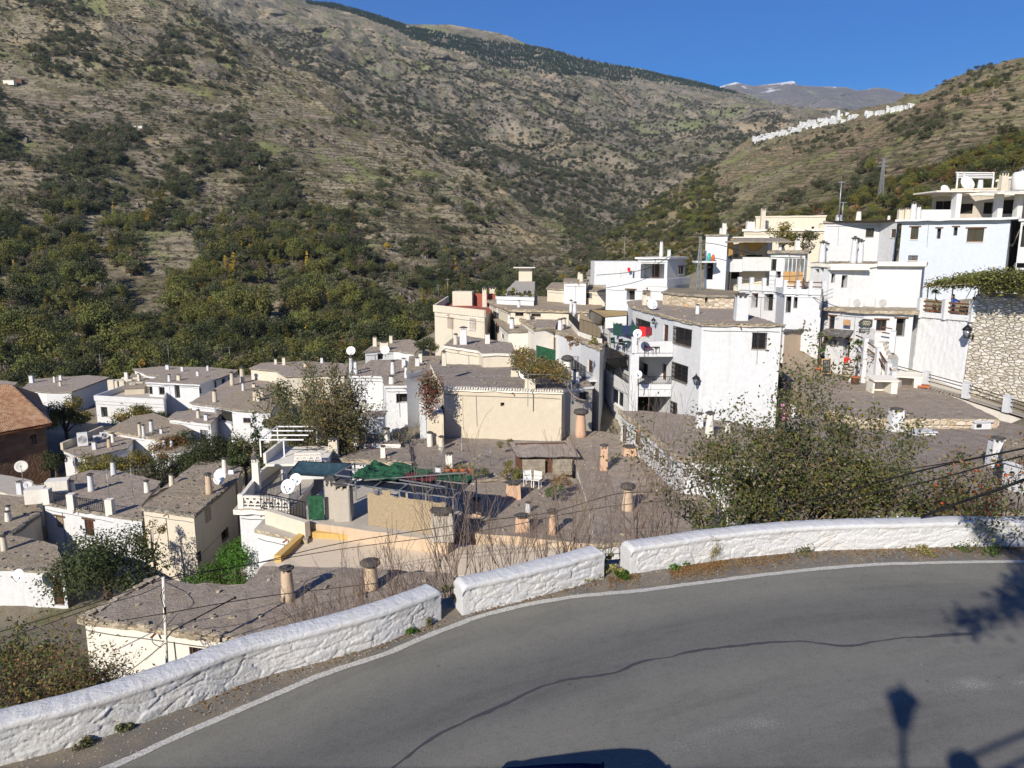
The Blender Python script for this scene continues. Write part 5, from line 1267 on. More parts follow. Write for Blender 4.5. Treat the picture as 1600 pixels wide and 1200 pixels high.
for a,b in ((C1,C2),(C2,C3)):           # solid parapets
    mb.bar(lev(a,zf[0]+.42),lev(b,zf[0]+.42),.22,.82); mb.bar(lev(a,zf[0]-.16),lev(b,zf[0]-.16),.34,.24)
    mb.bar(lev(a,zf[1]+.18),lev(b,zf[1]+.18),.22,.36); mb.bar(lev(a,zf[1]-.28),lev(b,zf[1]-.28),.26,.5)
for a,b in ((C1,C0),): mb.bar(lev(a,zf[0]+.42),lev(b,zf[0]+.42),.22,.82); mb.bar(lev(a,zf[0]-.16),lev(b,zf[0]-.16),.24,.3)
build('balcony_parapet',mb,M['white'],bo)
mb=MB(); mb.bar(lev(C1,zf[0]-.285),lev(C2,zf[0]-.285),.42,.05); mb.bar(lev(C2,zf[0]-.285),lev(C3,zf[0]-.285),.42,.05); build('slate_ledge',mb,M['slatecap'],bo)
mb=MB()
for p,wd in ((C1,.5),(C2,.62)):
    mb.bar(lev(p,zf[2]-2),lev(p,zf[0]-.2),wd)
mb.bar(lev(C2,zf[0]),lev(C2,zf[0]+1.15),.42); mb.bar(lev(C1,zf[0]),lev(C1,zf[0]+1.1),.3)
build('pillar',mb,M['white'],rt)
Wl=Wall(C1,C2); mb=MB(); opening(rt,Wl,'m',Wl.rect(955,609,974,634)); Wl.face(mb,zf[2]-2,zf[1]-.5,zf[1]-.5); build('ground_wall',mb,M['white'],rt)
Wb=Wall(C0+ (C1-C0)*1.0,C1)
mb=MB(); mb.bar(lev(C1,zf[2]-.5),lev(C1+(C0-C1)*.98,zf[2]-.5),.2,5.2); build('end_wall',mb,M['white'],rt)
ra=C2+(C3-C2)*.08; rb=C3; railing(bo,[lev(C1,zf[1]+.36)+Vector((.3,-.2,0)),lev(C2,zf[1]+.36)+Vector((-.3,.1,0))],.55,'iron',.14); railing(bo,[lev(ra,zf[1]+.36),lev(rb,zf[1]+.36)],.55,'iron',.14)
railing(bo,[lev(C0,zf[1]+.0),lev(C1,zf[1]+.0)],.9,'iron',.14)
# left terrace with a tan awning, joined to the top balcony
q=[P(887,500,-7.0),P(902,526,-7.3),P(937,537,-7.3),P(950,520,-7.3),P(915,500,-7.0)]
awn=thing('tan_awning','tan cloth awning on thin posts over the left end of the top terrace','awning',lev(C1,zf[0]))
def sheet(name,q,mat,parent,sag=.15,n=14,amp=.03,seed=0):
    V=[]
    for i in range(n+1):
        for j in range(n+1):
            s,t=i/n,j/n; p=(q[0]*(1-s)+q[1]*s)*(1-t)+(q[3]*(1-s)+q[2]*s)*t
            V.append(p+Vector((0,0,-sag*math.sin(math.pi*s)*math.sin(math.pi*t)+amp*noise.noise(Vector((s*6,t*5,seed))))))
    m=MB(); m.add(V,[(i*(n+1)+j,(i+1)*(n+1)+j,(i+1)*(n+1)+j+1,i*(n+1)+j+1) for i in range(n) for j in range(n)],True); return build(name,m,M[mat],parent)
def atd(px,py,d): return PD(px,py,d)
ac=[atd(944,496,56.5),atd(981,493,57.5),atd(980,486,62),atd(922,484,61.5)]
sheet('awning_cloth',ac,'tan_cloth',awn,.15); m=MB()
for k in ac: m.bar(k,lev(k,zf[0]-.2),.06)
for i in range(4): m.bar(ac[i],ac[(i+1)%4],.05)
build('awning_post',m,M['iron'],awn)
tr,tro,tpl,tws=house('side_terrace','small raised terrace with a low beige wall and black railing, left of the awning',[(888,507),(905,528),(938,540),(952,522),(915,502)],-7.5,3.5,'offwhite','cement','offwhite',0,.12,cat='terrace')
parapet(tro,[tpl[0],tpl[1],tpl[2]],.55,.2,'offwhite'); railing(tro,[tpl[0]+UP*.5,tpl[1]+UP*.5],.8,'iron',.13); railing(tro,[tpl[1]+UP*.5,tpl[2]+UP*.5],1.1,'iron',.13)
sheet('reed_screen',[tpl[1]+UP*.6,tpl[2]+UP*.6,tpl[2]+UP*1.3,tpl[1]+UP*2.3],'reed',tro,0,4,.0)
# washing and furniture on the top terrace
def on_terr(px,d,z=None): return D(px,d,zf[0] if z is None else z)
wa=thing('washing_line','washing hung on a line across the top terrace: red, maroon and dark green cloths','washing line',lev(C2,zf[0]))
m=MB(); l0,l1=atd(956,503,55.5),atd(1028,511,52.8); m.tube([l0,(l0+l1)/2-UP*.1,l1],.012,4); build('line',m,M['cable'],wa)
for (x0,x1,y0,y1,d,mt) in [(999,1009,510,526,53.4,'red'),(1009,1019,511,524,53.2,'maroon'),(972,984,508,522,54.4,'navy'),(958,972,505,524,55.2,'dark_green_cloth'),(984,998,508,522,54.0,'dark_green_cloth')]:
    sheet('hanging_cloth',[atd(x0,y0,d),atd(x1,y0+.6,d-.1),atd(x1,y1,d-.15),atd(x0,y1,d)],mt,wa,.0,8,.12,x0)
def chair(p,yaw,label,mat='iron',group='terrace chairs',sc=1.0):
    rt=thing('garden_chair',label,'chair',p,group); c,s=math.cos(yaw),math.sin(yaw)
    def X(x,y,z): return p+Vector((c*x-s*y,s*x+c*y,z))*sc
    m=MB(); m.box(X(0,0,.44),(.44*sc,.42*sc,.04),yaw); build('seat',m,M[mat],rt)
    m=MB(); m.bar(X(-.2,.22,.5),X(.2,.22,.5),.04,.1); m.bar(X(-.2,.24,.7),X(.2,.24,.7),.03,.26); m.bar(X(-.2,.2,.44),X(-.2,.26,.85),.035); m.bar(X(.2,.2,.44),X(.2,.26,.85),.035); build('backrest',m,M[mat],rt)
    for x,y in ((-.2,-.18),(.2,-.18),(-.2,.2),(.2,.2)): m=MB(); m.bar(X(x,y,0),X(x,y,.44),.035); build('leg',m,M[mat],rt)
    return rt
for px,d,l in [(960,54.6,'dark chair on the top terrace under the awning edge'),(973,53.7,'dark chair on the top terrace in front of the navy cloth'),(1013,52.2,'maroon cushioned chair on the top terrace below the red cloth'),(1024,52.4,'dark chair on the top terrace beside the brown door')]:
    chair(on_terr(px,d),R.uniform(-1,1),l,'maroon' if px==1013 else 'dark_green_cloth' if px<965 else 'iron')
t_=thing('terrace_table','dark terrace table behind the satellite dish','table',on_terr(985,52.9)); m=MB(); m.box(on_terr(985,52.9)+UP*.74,(1.1,.8,.05)); build('table_top',m,M['dark_green_cloth'],t_); m=MB()
for x in (-.45,.45): m.bar(on_terr(985,52.9)+Vector((x,0,0)),on_terr(985,52.9)+Vector((x,0,.72)),.05)
build('leg',m,M['iron'],t_)
dish(PD(996,521,50.6),.3,math.pi*1.1,'pale satellite dish on the corner post of the top balcony',post=.7); dish(PD(997,585,50.9),.28,math.pi*1.1,'white satellite dish inside the middle balcony',post=.7)
def lantern(p,n,label,s=1.0,arm=.45):   # p on wall, n outward
    rt=thing('wall_lantern',label,'lantern',p); q=p+n*arm*s; m=MB()
    m.bar(p-UP*.1*s,p+UP*.1*s,.05*s); m.tube([p,p+n*arm*.5*s+UP*.08*s,q],.015*s,5); m.tube([p-UP*.1*s,q-UP*.02],.012*s,5); build('bracket',m,M['iron'],rt)
    m=MB(); m.lathe(q,[(.10*s,0),(.19*s,.34*s)],4); build('lantern_glass',m,M['glass_light'],rt)
    m=MB(); m.lathe(q+UP*.34*s,[(.26*s,0),(.12*s,.14*s),(.03*s,.22*s)],4); m.ball(q+UP*.6*s,.04*s,6); m.lathe(q-UP*.04*s,[(.05*s,0),(.11*s,.04*s)],4)
    for k in range(4): a=k*math.pi/2; u=Vector((math.cos(a),math.sin(a),0)); m.bar(q+u*.10*s,q+u*.19*s+UP*.34*s,.02*s)
    build('lantern_cap',m,M['iron'],rt); return rt
w7=ws[7]; w0=ws[0]
u_,z_=w0.hit(1091,599); lantern(w0.pt(max(.05,u_),z_,0),(w0.n-w0.u*.8).normalized(),'black lantern on the corner of the three storey white house',1.15)
u_,z_=w6.hit(1028,506); lantern(w6.pt(u_,z_,0),w6.n,'small black lantern beside the brown door of the top terrace',.8)
u_,z_=Wall(C1,C2).hit(952,606)
# cables on the white wall
# ---------------------------------------------------------------- white house with the recessed porch (upper centre)
z1=-1.0
rt,ro,pl,ws=house('porch_block','white block with a recessed porch, brown door and tall slim chimney, upper centre',
 [('D',992,75),('D',1046,74),('D',1076,79),('D',1020,84)],z1,2.9,'white','cement','white',.25,.18,op=[(0,'R',1003,412,1038,436),(1,'wl',1060,417,1068,428)],jit=.01,
 ch=[(1033,402,27,'r','white',6,D(1033,76.5,z1)),(1045,405,13,'s','white',5,D(1045,75.5,z1))])
m=MB(); w=ws[0]; a,b,c,d=w.rect(1015,414,1026,436); m.bar(w.pt(a,(b+d)/2,2.4),w.pt(c,(b+d)/2,2.4),.06,d-b); build('door',m,M['door_brown'],rt)
rt,ro,pl,ws=house('white_terrace_house','white house with a parapet terrace, lower dark door and orange shutter, below the porch block',
 [('D',947,74),('D',1043,70.2),('D',1077,76),('D',1076,80),('D',955,84)],-3.7,3.2,'white','cement','white',.0,.15,op=[(0,'Vl',979,453,992,469),(0,'s',1004,453,1016,463)],jit=.01)
parapet(ro,[pl[0]+Vector((.1,.1,0)),pl[1]+Vector((-.1,.1,0)),pl[2]],.72,.2,'white')
m=MB(); m.box(D(961,76,-2.55),(4.6,3.6,2.3)); m.box(D(976,75,-2.9),(1.2,2.6,1.5)); build('terrace_room',m,M['white'],ro)
sheet('red_cloth',[PD(980,418,73.2),PD(985,418,73.2),PD(985,424,73.2),PD(981,425,73.2)],'red',rt,0,4)
for x in (966,972,978): 
    pass
rt,ro,pl,ws=house('round_ruin','low curved stone ruin with an earth roof behind the wide grey roof',
 [('D',1033,66),('D',1064,63.5),('D',1100,61.5),('D',1150,61.5),('D',1156,67),('D',1110,70.5),('D',1050,72)],-3.9,3.0,'rubble','earth','eave',.15,.2,op=[(2,'v',1101,465,1106,473)],seg=.6)
# white tower house with an orange cloth
rt,ro,pl,ws=house('tower_house','narrow white tower house with rounded wall tops and a dark ground floor opening',
 [('D',1101,71),('D',1139,70),('D',1146,76),('D',1108,78)],1.15,5.6,'white','launa_brown','eave',.12,.15,op=[(0,'V',1103,410,1114,437)],jit=.02,ch=[(1132,367,21,'s','offwhite',6,D(1131,72,1.1))])
m=MB(); m.box(D(1101,69.7,-1.35),(1.9,1.6,.15)); o=build('ledge',m,M['white'],rt); 
m=MB(); m.lathe(D(1107.5,69.8,-1.3),[(.16,0),(.2,.3),(.14,.7),(.05,.75)],8); build('green_jar',m,M['teal'],rt); m=MB(); m.lathe(D(1114,69.8,-1.3),[(.14,0),(.18,.3),(.1,.6),(.05,.62)],8); build('orange_jar',m,M['orange'],rt)
rt,ro,pl,ws=house('awning_house','cream house with a grey plank awning and an orange cloth looped between posts',
 [('D',1142,74),('D',1202,73),('D',1210,82),('D',1148,83)],1.0,7,'cream','planks','offwhite',.15,.15,op=[(0,'V',1166,398,1191,410),(0,'w',1147,397,1153,402),(0,'V',1141,415,1156,436)],jit=.02)
sheet('orange_cloth',[PD(1161,379,72.3),PD(1196,378.5,72.3),PD(1186,392,72),PD(1173,392,72)],'ochre_cloth',rt,.3,12,.1,2)
sheet('orange_cloth',[PD(1136,372,70.9),PD(1146,374,71.2),PD(1145,398,71.3),PD(1138,400,70.9)],'ochre_cloth',rt,.0,10,.25,3); sheet('orange_cloth',[PD(1155,379,72),PD(1161,379,72),PD(1160,400,72),PD(1157,400,72)],'ochre_cloth',rt,.0,8,.15,4)
m=MB(); m.box(D(1178,71.6,.65),(6.2,3.0,.12),0,1,.12); build('awning_planks',m,M['planks'],rt)
m=MB(); m.box(D(1155,72,-1.75),(6.0,.25,1.2)); m.box(D(1186,71.8,-1.6),(3.2,.25,1.3)); build('parapet',m,M['white'],rt)
house('cream_hill_house','long cream house with a white ledge and tall beige chimney, on the skyline of roofs',
 [('D',1160,96),('D',1292,92),('D',1296,104),('D',1166,106)],2.2,7,'cream','cement','offwhite',.2,.25,jit=.02,ch=[(1190,365,35,'s','cream',7,D(1191,97,2.2)),(1174,366,14,'s','offwhite',12,D(1172,97,2.2)),(1282,350,9,'s','cream',5,D(1282,96,2.2))])
house('cream_hill_block','upper cream block stepped back above the long cream house',[('D',1180,100),('D',1292,97),('D',1292,104),('D',1186,106)],4.0,3,'cream','cement','cream',.1,.2,jit=.02,op=[(0,'v',1268,354,1272,358)])
# arcade with stone pillars and terrace
zt=-3.75
rt,ro,pl,ws=house('arcade_house','white house standing on rough stone pillars, terrace with low white balustrades above',
 [('D',1155,66.5),('D',1213,63.5),('D',1226,60.5),('D',1286,59),('D',1290,70),('D',1160,76)],zt,3.2,'white_rough','cement','white',.05,.22,
 op=[(0,'V',1174,457,1184,481),(0,'V',1194,454,1208,486),(2,'V',1228,462,1236,489),(2,'V',1240,463,1246,482)],jit=.01)
parapet(ro,[pl[0],pl[1],pl[2],pl[3]],.42,.22,'white')
for p_ in [(0,1,k/3) for k in range(4)]+[(1,2,1)]+[(2,3,k/3) for k in (1,2,3)]:
    q=pl[p_[0]]*(1-p_[2])+pl[p_[1]]*p_[2]; m=MB(); m.box(q+UP*.55,(.32,.32,1.15)); build('terrace_post',m,M['white'],ro)
rails(ro,[pl[0]+UP*.0,pl[1]+UP*0],(.62,.95),'galv',.04); rails(ro,[pl[2]+Vector((0,-.05,0)),pl[3]+Vector((0,-.05,0))],(.62,.98),'wood',.09,'wooden_rail')
rt2,ro2,pl2,ws2=house('glazed_porch_house','white upper storey with a glazed porch, bamboo blind and stone edged roof',
 [('D',1199,68.5),('D',1264,66),('D',1268,73),('D',1205,75)],-.35,4.3,'white','launa','eave',.3,.22,op=[(0,'V',1224,404,1262,445),(0,'g',1206,405,1213,422),(0,'v',1212,424,1220,434)],stones=[0],jit=.03)
w=ws2[0]; a,b,c,d=w.rect(1224,404,1262,445)
m=MB(); m.bar(w.pt(a,b+(d-b)*.25,.1),w.pt(c,b+(d-b)*.25,.1),.04,(d-b)*.5); 
for i in range(40): u=a+(c-a)*(i+.5)/40; m.bar(w.pt(u,b,.07),w.pt(u,b+(d-b)*.5,.07),.05,.03)
build('bamboo_blind',m,M['bamboo'],rt2)
m=MB(); m.quad(w.pt(a,b+(d-b)*.5,.12),w.pt(c,b+(d-b)*.5,.12),w.pt(c,d,.12),w.pt(a,d,.12)); g=build('glazing',m,M['glass_light'],rt2); m=MB()
for i in range(6): u=a+(c-a)*i/5; m.bar(w.pt(u,b+(d-b)*.5,.1),w.pt(u,d,.1),.05)
build('glazing_bars',m,M['whitemetal'],g)
u_,z_=ws[0].hit(1200,446); 
# rounded white house above the tavern
rt,ro,pl,ws=house('round_corner_house','white house with rounded kerbed roof and three clustered white chimneys, above the tavern',
 [('D',1263,64),('D',1296,61.5),('D',1370,61.5),('D',1446,60.5),('D',1450,68),('D',1360,72),('D',1285,72)],-1.35,5.2,'white','launa_brown','offwhite',.2,.28,
 op=[(0,'V',1272,420,1279,452),(0,'v',1282,418,1287,428),(1,'v',1299,428,1305,442),(1,'V',1315,430,1324,450)],jit=.03,
 ch=[(1334,418,42,'r','white',9,D(1333,62.6,-1.35)),(1344,412,37,'r','white',9,D(1343,64,-1.35)),(1338,413,38,'r','white',9,D(1338.5,64.5,-1.35)),(1284,398,34,'r','white',10,D(1284,66,-1.35)),(1291,396,30,'s','white',6,D(1291,67,-1.35))])
m=MB(); m.bar(pl[2]+Vector((0,-.05,.0)),pl[3]+Vector((0,-.05,.0)),.5,.36); m.bar(pl[1]+Vector((0,0,-.35)),pl[1]*.2+pl[2]*.8+Vector((0,-.2,-.35)),.7,.3); build('kerb',m,M['offwhite'],ro)
w=ws[2]
for i,x in enumerate((1337,1361)):
    u,z=ws[2 if x<1366 else 1].hit(x,470); acunit(ws[2].pt(max(.6,u) if i else .5+0*u,-5.0,-.45) if i else ws[1].pt(ws[1].L-1.6,-5.0,-.45),(1.05,.4,.8),['left air conditioner on the ledge over the tavern eave','right air conditioner on the ledge over the tavern eave'][i],0.0)
# tavern
zt=-4.85
rt,ro,pl,ws=house('tavern','whitewashed stone tavern with wooden lintels, hanging signs and a slate door hood',
 [('D',1286,60.5),('D',1350,57.5),('D',1436,56.5),('D',1437,60),('D',1370,61.4),('D',1296,61.4)],zt,5.2,'white_rough','eave_tan','eave_tan',.35,.25,
 op=[(0,'wl',1295,494,1304,514),(1,'wl',1369,500,1385,517),(1,'Vl',1400,498,1414,526),(0,'Vl',1317,530,1328,560)],jit=.04)
TW=ws
# lower hood and front porch block
w=ws[0]
m=MB(); 
hA=w.pt(*w.hit(1288,512),0); 
def wp(w,px,py,k=0.0): u,z=w.hit(px,py); return w.pt(u,z,k)
m.add([wp(w,1291,514,-.0),wp(w,1334,517,-.0),wp(w,1334,523,-1.1),wp(w,1295,518,-1.1)],[(0,3,2,1)]); hood=MB()
a0,a1=wp(w,1291,513,0),wp(w,1334,516,0); b0,b1=a0+w.n*1.15-UP*.42,a1+w.n*1.15-UP*.42
hood.add([a0,a1,b1,b0,a0-UP*.18,a1-UP*.18,b1-UP*.18,b0-UP*.18],[(0,3,2,1),(4,5,6,7),(3,7,6,2),(0,4,7,3),(1,2,6,5)])
for i in range(16): q=b0+(b1-b0)*(i+.5)/16+w.n*R.uniform(-.1,.08); hood.stone(q-UP*.02,(.4,.5,.1),R.uniform(0,3))
build('door_hood',hood,M['eave_dark'],rt)
rt['_p']=0; del rt['_p']
def sign_board(name,label,w,x0,y0,x1,y1,mat,lines,lmat='letters',shape='rect',k=-.12,px_h=None,cat='sign'):
    ua,zt_=w.hit(x0,y0); ub,zb_=w.hit(x1,y1); c=w.pt((ua+ub)/2,(zt_+zb_)/2,k); root=thing(name,label,cat,c)
    W=ub-ua; H=zt_-zb_; m=MB()
    if shape=='arrow':
        P2=[(-.5,0),(-.28,-.42),(.32,-.5),(.5,-.32),(.5,.42),(-.15,.5),(-.35,.3)]
        f=[c+w.u*W*a+UP*H*b+w.n*.03 for a,b in P2]; bk=[p-w.n*.06 for p in f]; n=len(f)
        m.add(f+bk,[tuple(range(n)),tuple(range(2*n-1,n-1,-1))]+[(i,i+n,(i+1)%n+n,(i+1)%n) for i in range(n)])
    elif shape=='stone':
        P2=[(-.5,-.3),(-.3,-.5),(.4,-.45),(.5,.1),(.35,.5),(-.05,.45),(-.3,.1)]
        f=[c+w.u*W*a+UP*H*b+w.n*.03 for a,b in P2]; bk=[p-w.n*.06 for p in f]; n=len(f)
        m.add(f+bk,[tuple(range(n)),tuple(range(2*n-1,n-1,-1))]+[(i,i+n,(i+1)%n+n,(i+1)%n) for i in range(n)])
    else: m.bar(c-w.u*W/2,c+w.u*W/2,.06,H)
    build('board',m,M[mat],root)
    if lines:
        L=MB(); nl=len(lines)
        for i,s in enumerate(lines):          # short strokes standing for lettering too small to read
            zz=H*(.30-.6*(i+.5)/nl*1.0+ .0)+H*.0; ww=W*s; n=max(3,int(ww/.11)); x=-ww/2+W*.06
            for j in range(n):
                q=c+w.n*.045+w.u*(x+ww*(j+.5)/n)+UP*(zz); hh=H*.5/nl
                L.bar(q-UP*hh*.5-w.u*.0,q+UP*hh*R.uniform(.1,.5),.022,.02); L.bar(q-UP*hh*R.uniform(-.3,.4),q-UP*0+w.u*ww/n*.6,.02)
        build('lettering',L,M[lmat],root)
    return root
sign_board('arrow_sign','dark arrow shaped wooden sign with carved pale lettering on the tavern wall',TW[1],1341,497.5,1362,511,'signgreen',[.5,.62,.5],'letters','arrow',-.15)
sign_board('name_plate','small grey rectangular plate under the arrow sign',TW[1],1342,513,1359,518.5,'slatecap',[.8],'pale_letters','rect',-.06)
sign_board('wooden_sign','square brown wooden sign standing out from the tavern wall',TW[0],1324,498.5,1334,508,'wood_light',None,'letters','rect',-.5)
# door front block and steps: white mass under the hood
st=MB()
# terrace wall between tavern door and staircase
rt3,ro3,pl3,ws3=house('staircase_block','white rough walled staircase with wooden handrails climbing beside the tavern',
 [('D',1337,57.0),('D',1392,53.9),('D',1404,55.0),('D',1398,57.0),('D',1345,57.9)],-8.15,2.3,'white_rough','cement','white',.0,.15,jit=.01,cat='staircase')
m=MB(); 
for i in range(9):
    q=pl3[1]*(1-i/9)+pl3[3]*(i/9); 
a_=D(1396,53.4,-9.9); b_=D(1371,56.0,-7.0)
m=MB()
for i in range(10): q=a_+(b_-a_)*(i+.5)/10; m.box(q+Vector((.3,-.0,-.6)),(1.5,.42,1.3),.9)
build('step',m,M['offwhite'],rt3)
posts=[(1352,55.4,-7.3),(1372,54.6,-7.9),(1388,53.4,-8.9),(1395,52.8,-9.4)]
for (x,d,z) in posts: q=D(x,d,z); m=MB(); m.bar(Vector((q.x,q.y,-10.2)),q+UP*.55,.34); build('newel_post',m,M['white'],rt3)
m=MB(); m.bar(D(1392,56.2,-6.1)-UP*1.0,D(1401,56.0,-6.1)-UP*1.0,.8,1.6); build('side_pier',m,M['white'],rt3)
m=MB()
for i in range(3):
    p,q=D(*posts[i]),D(*posts[i+1])
    for h in (.35,-.15): m.bar(p+UP*h,q+UP*h,.09)
for h in (.45,.0): m.bar(D(1337,57.2,-7.2)+UP*h,D(1352,55.4,-7.3)+UP*h,.08)
m.bar(D(1378,56.1,-6.0),D(1394,55.9,-6.1),.08); m.bar(D(1378,56.1,-6.4),D(1394,55.9,-6.5),.08)
build('handrail',m,M['wood'],rt3)
gt=thing('iron_gate','grey iron bar gate above the staircase','gate',D(1353,56.2,-7.0)); m=MB()
for i in range(12): q=D(1345+i*1.8,56.2-.02*i,-7.3); m.bar(q,q+UP*(1.15+.1*math.sin(i*.28)),.022)
m.bar(D(1345,56.2,-7.2),D(1365,56.0,-7.2),.03); m.bar(D(1345,56.2,-6.3),D(1365,56.0,-6.3),.03); build('bars',m,M['galv'],gt)
# frames, plates
w=TW[0]
sign_board('framed_menu','framed notice on the white wall left of the tavern door',TW[0],1299,531,1306,541,'slatecap',None,k=-.08)
m=MB(); c=wp(TW[0],1302.5,536,-.12); m.bar(c-TW[0].u*.14,c+TW[0].u*.14,.03,.36); o=build('paper',m,M['plasticwhite'],bpy.data.objects['framed_menu'])
sign_board('wall_tile','small brown picture tile on the wall beside the framed notice',TW[0],1288,528,1293,536,'wood',None,k=-.06)
# A-board
ab=thing('chalkboard','chalk menu board standing on the ground left of the tavern door','board',D(1290,57.9,-9.9)); q=D(1290,57.9,-9.9)
m=MB(); m.box(q+UP*.6,(.72,.06,1.2),0,1,-.12); build('frame',m,M['wood_light'],ab); m=MB(); m.box(q+UP*.6+Vector((0,-.035,0)),(.58,.06,1.02),0,1,-.12); o=build('slate',m,M['chalkboard'],ab)
m=MB()
for i in range(7):
    for j in range(3): m.bar(q+Vector((-.2+.15*j,-.14+.12*(.9-i*.12)-.02,1.0-.12*i)),q+Vector((-.2+.15*j+R.uniform(.05,.11),-.14+.12*(.9-i*.12)-.02,1.0-.12*i)),.02)
build('chalk_writing',m,M['pale_letters'],o)
# barrel, pots
def pot_plant(px,d,z,h,label,kind='yucca',pr=.34,mat='terracotta',group=None,nm='potted_plant',q=None):
    q=q or D(px,d,z); rt=thing(nm,label,'potted plant',q,group); m=MB(); m.lathe(q,[(pr*.7,0),(pr*.95,pr*1.1),(pr*1.08,pr*1.12),(pr*1.05,pr*1.3),(pr*.9,pr*1.3)],14); build('pot',m,M[mat],rt)
    m=MB(); m.lathe(q+UP*pr*1.22,[(pr*.88,0),(pr*.8,.02)],10); build('soil',m,M['soil'],rt)
    m=MB(); top=q+UP*(pr*1.2+h); rng=random.Random(int(px))
    heads=[(top,1.0)] if kind!='yucca' else [(top,1.0),(q+UP*(pr+h*.55)+Vector((.12,0,0)),.8),(q+UP*(pr+h*.3),.5)]
    st=MB(); st.tube([q+UP*pr,q+UP*(pr+h*.5)+Vector((.03,0,0)),top],[.05,.04,.03],6); build('stem',st,M['barkpale'],rt)
    for c,s in heads:
        for i in range(46):
            a=rng.uniform(0,6.28); e=rng.uniform(-.5,1.2); L=.42*s*rng.uniform(.7,1.1); dv=Vector((math.cos(a)*math.cos(e),math.sin(a)*math.cos(e),math.sin(e))); sd=dv.cross(UP).normalized()*.025
            md=c+dv*L*.6; en=c+dv*L-UP*.08; m.add([c-sd,c+sd,md+sd*.9,en,md-sd*.9],[(0,1,2,3,4)])
    build('leaves',m,M['leaf_ivy' if kind!='dry' else 'leaf_straw'],rt); return rt
pot_plant(1336,54.4,-9.95,2.6,'tall yucca in a terracotta pot at the foot of the tavern stairs'); pot_plant(1278,58.4,-9.95,2.7,'tall yucca in a terracotta pot beside the chalk board')
bq=D(1324,56.0,-9.9); br=thing('wine_barrel','old wooden barrel with iron hoops standing by the tavern door','barrel',bq); m=MB(); m.lathe(bq,[(.33,0),(.40,.25),(.42,.48),(.40,.7),(.33,.95)],18); build('staves',m,M['barrel'],br)
m=MB(); 
for z in (.1,.3,.65,.85): m.lathe(bq+UP*z,[(.36+.06*math.sin(z*3.3)+.012,0),(.36+.06*math.sin((z+.05)*3.3)+.012,.05)],18)
build('hoop',m,M['iron'],br)
# ---------------------------------------------------------------- big retaining wall, upper terrace, stone wall, ramp
za,zb2=-9.95,-5.35
ra0,ra1,ra2=PD(1424,577,58),PD(1503,607,54.5),PD(1660,668,48)
WA=Wall(ra0,ra1); WB=Wall(ra1,ra2)
rt=thing('terrace_wall_house','tall rough whitewashed retaining wall with a white post terrace on top, right of the tavern','retaining wall',ra0)
mb=MB(); wl=WA.L; nn=40; mm=22
V=[]
for i in range(nn+1):
    for j in range(mm+1): V.append(WA.pt(wl*i/nn,za-1.9+(zb2-za+1.9)*j/mm,.3*(j/mm)+.07*noise.fractal(Vector((i*.7,j*.7,1)),1,2,3)))
mb.add(V,[(i*(mm+1)+j,(i+1)*(mm+1)+j,(i+1)*(mm+1)+j+1,i*(mm+1)+j+1) for i in range(nn) for j in range(mm)],True)
l0=WA.pt(0,za-1.5,0); l1=WA.pt(0,zb2,.3); bk=Vector((.6,5.2,0)); mb.add([l0+bk,l0,l1,l1+bk],[(0,1,2,3)])
build('rough_wall',mb,M['white_rough'],rt)
f=[WA.pt(0,zb2,.3),WA.pt(wl,zb2,.3),WA.pt(wl,zb2,.3)+Vector((3,7,0)),WA.pt(0,zb2,.3)+Vector((.5,7,0))]
mb=MB(); mb.add([*f,*[p-UP*.25 for p in f]],[(0,1,2,3),(0,4,5,1),(3,2,6,7)]); build('terrace_floor',mb,M['cement'],rt)
mb=MB(); mb.bar(f[0]+UP*.15,f[1]+UP*.15,.3,.4); build('kerb',mb,M['white'],rt)
for k in (0.02,.5,1.0): q=f[0]+(f[1]-f[0])*k; mb=MB(); mb.bar(q-UP*.1,q+UP*1.45,.42,.42); build('terrace_post',mb,M['white'],rt)
mb=MB()
for h in (.55,.85,1.2):
    for a,b in ((.06,.46),(.54,.95)): mb.bar(f[0]+(f[1]-f[0])*a+UP*h,f[0]+(f[1]-f[0])*b+UP*(h-.03),.10,.12)
build('wooden_rail',mb,M['wood'],rt)
rt=thing('dry_stone_wall','high cream dry stone wall with wooden slatted openings at its top, right edge','stone wall',ra1)
mb=MB(); ztop=-3.55; wl=WB.L; nn=70; mm=40; V=[]
for i in range(nn+1):
    for j in range(mm+1): V.append(WB.pt(wl*i/nn,-12.8+(ztop+12.8)*j/mm,.35*(j/mm)+.03*noise.fractal(Vector((i*.9,j*.9,2)),1,2,3)))
mb.add(V,[(i*(mm+1)+j,(i+1)*(mm+1)+j,(i+1)*(mm+1)+j+1,i*(mm+1)+j+1) for i in range(nn) for j in range(mm)],True)
t0,t1=WB.pt(0,ztop,.35),WB.pt(wl,ztop,.35); mb.add([t0,t1,t1+Vector((4,3,0)),t0+Vector((4,6,0))],[(0,1,2,3)]); build('masonry',mb,M['drystone'] if 'drystone' in M else M['rubble'],rt)
mb=MB(); pu_=[]
for px in (1532,1592,1650):
    u,_=WB.hit(px,470); q=WB.pt(u,ztop,.7); pu_.append(q); mb.bar(q-UP*.1,q+UP*1.0,.75,.7)
build('stone_pillar',mb,M['rubble'],rt)
mb=MB()
for i in range(2):
    for h in (.15,.5,.85):
        mb.bar(pu_[i]+UP*h+WB.u*.35,pu_[i+1]+UP*h-WB.u*.35,.16,.2); 
        for k in range(14): q=pu_[i]+WB.u*.4+(pu_[i+1]-pu_[i]-WB.u*.8)*(k+.5)/14+UP*(h+.12)-WB.n*-.1; mb.box(q,(.1,.35,.05))
build('slatted_opening',mb,M['wood_grey'],rt)
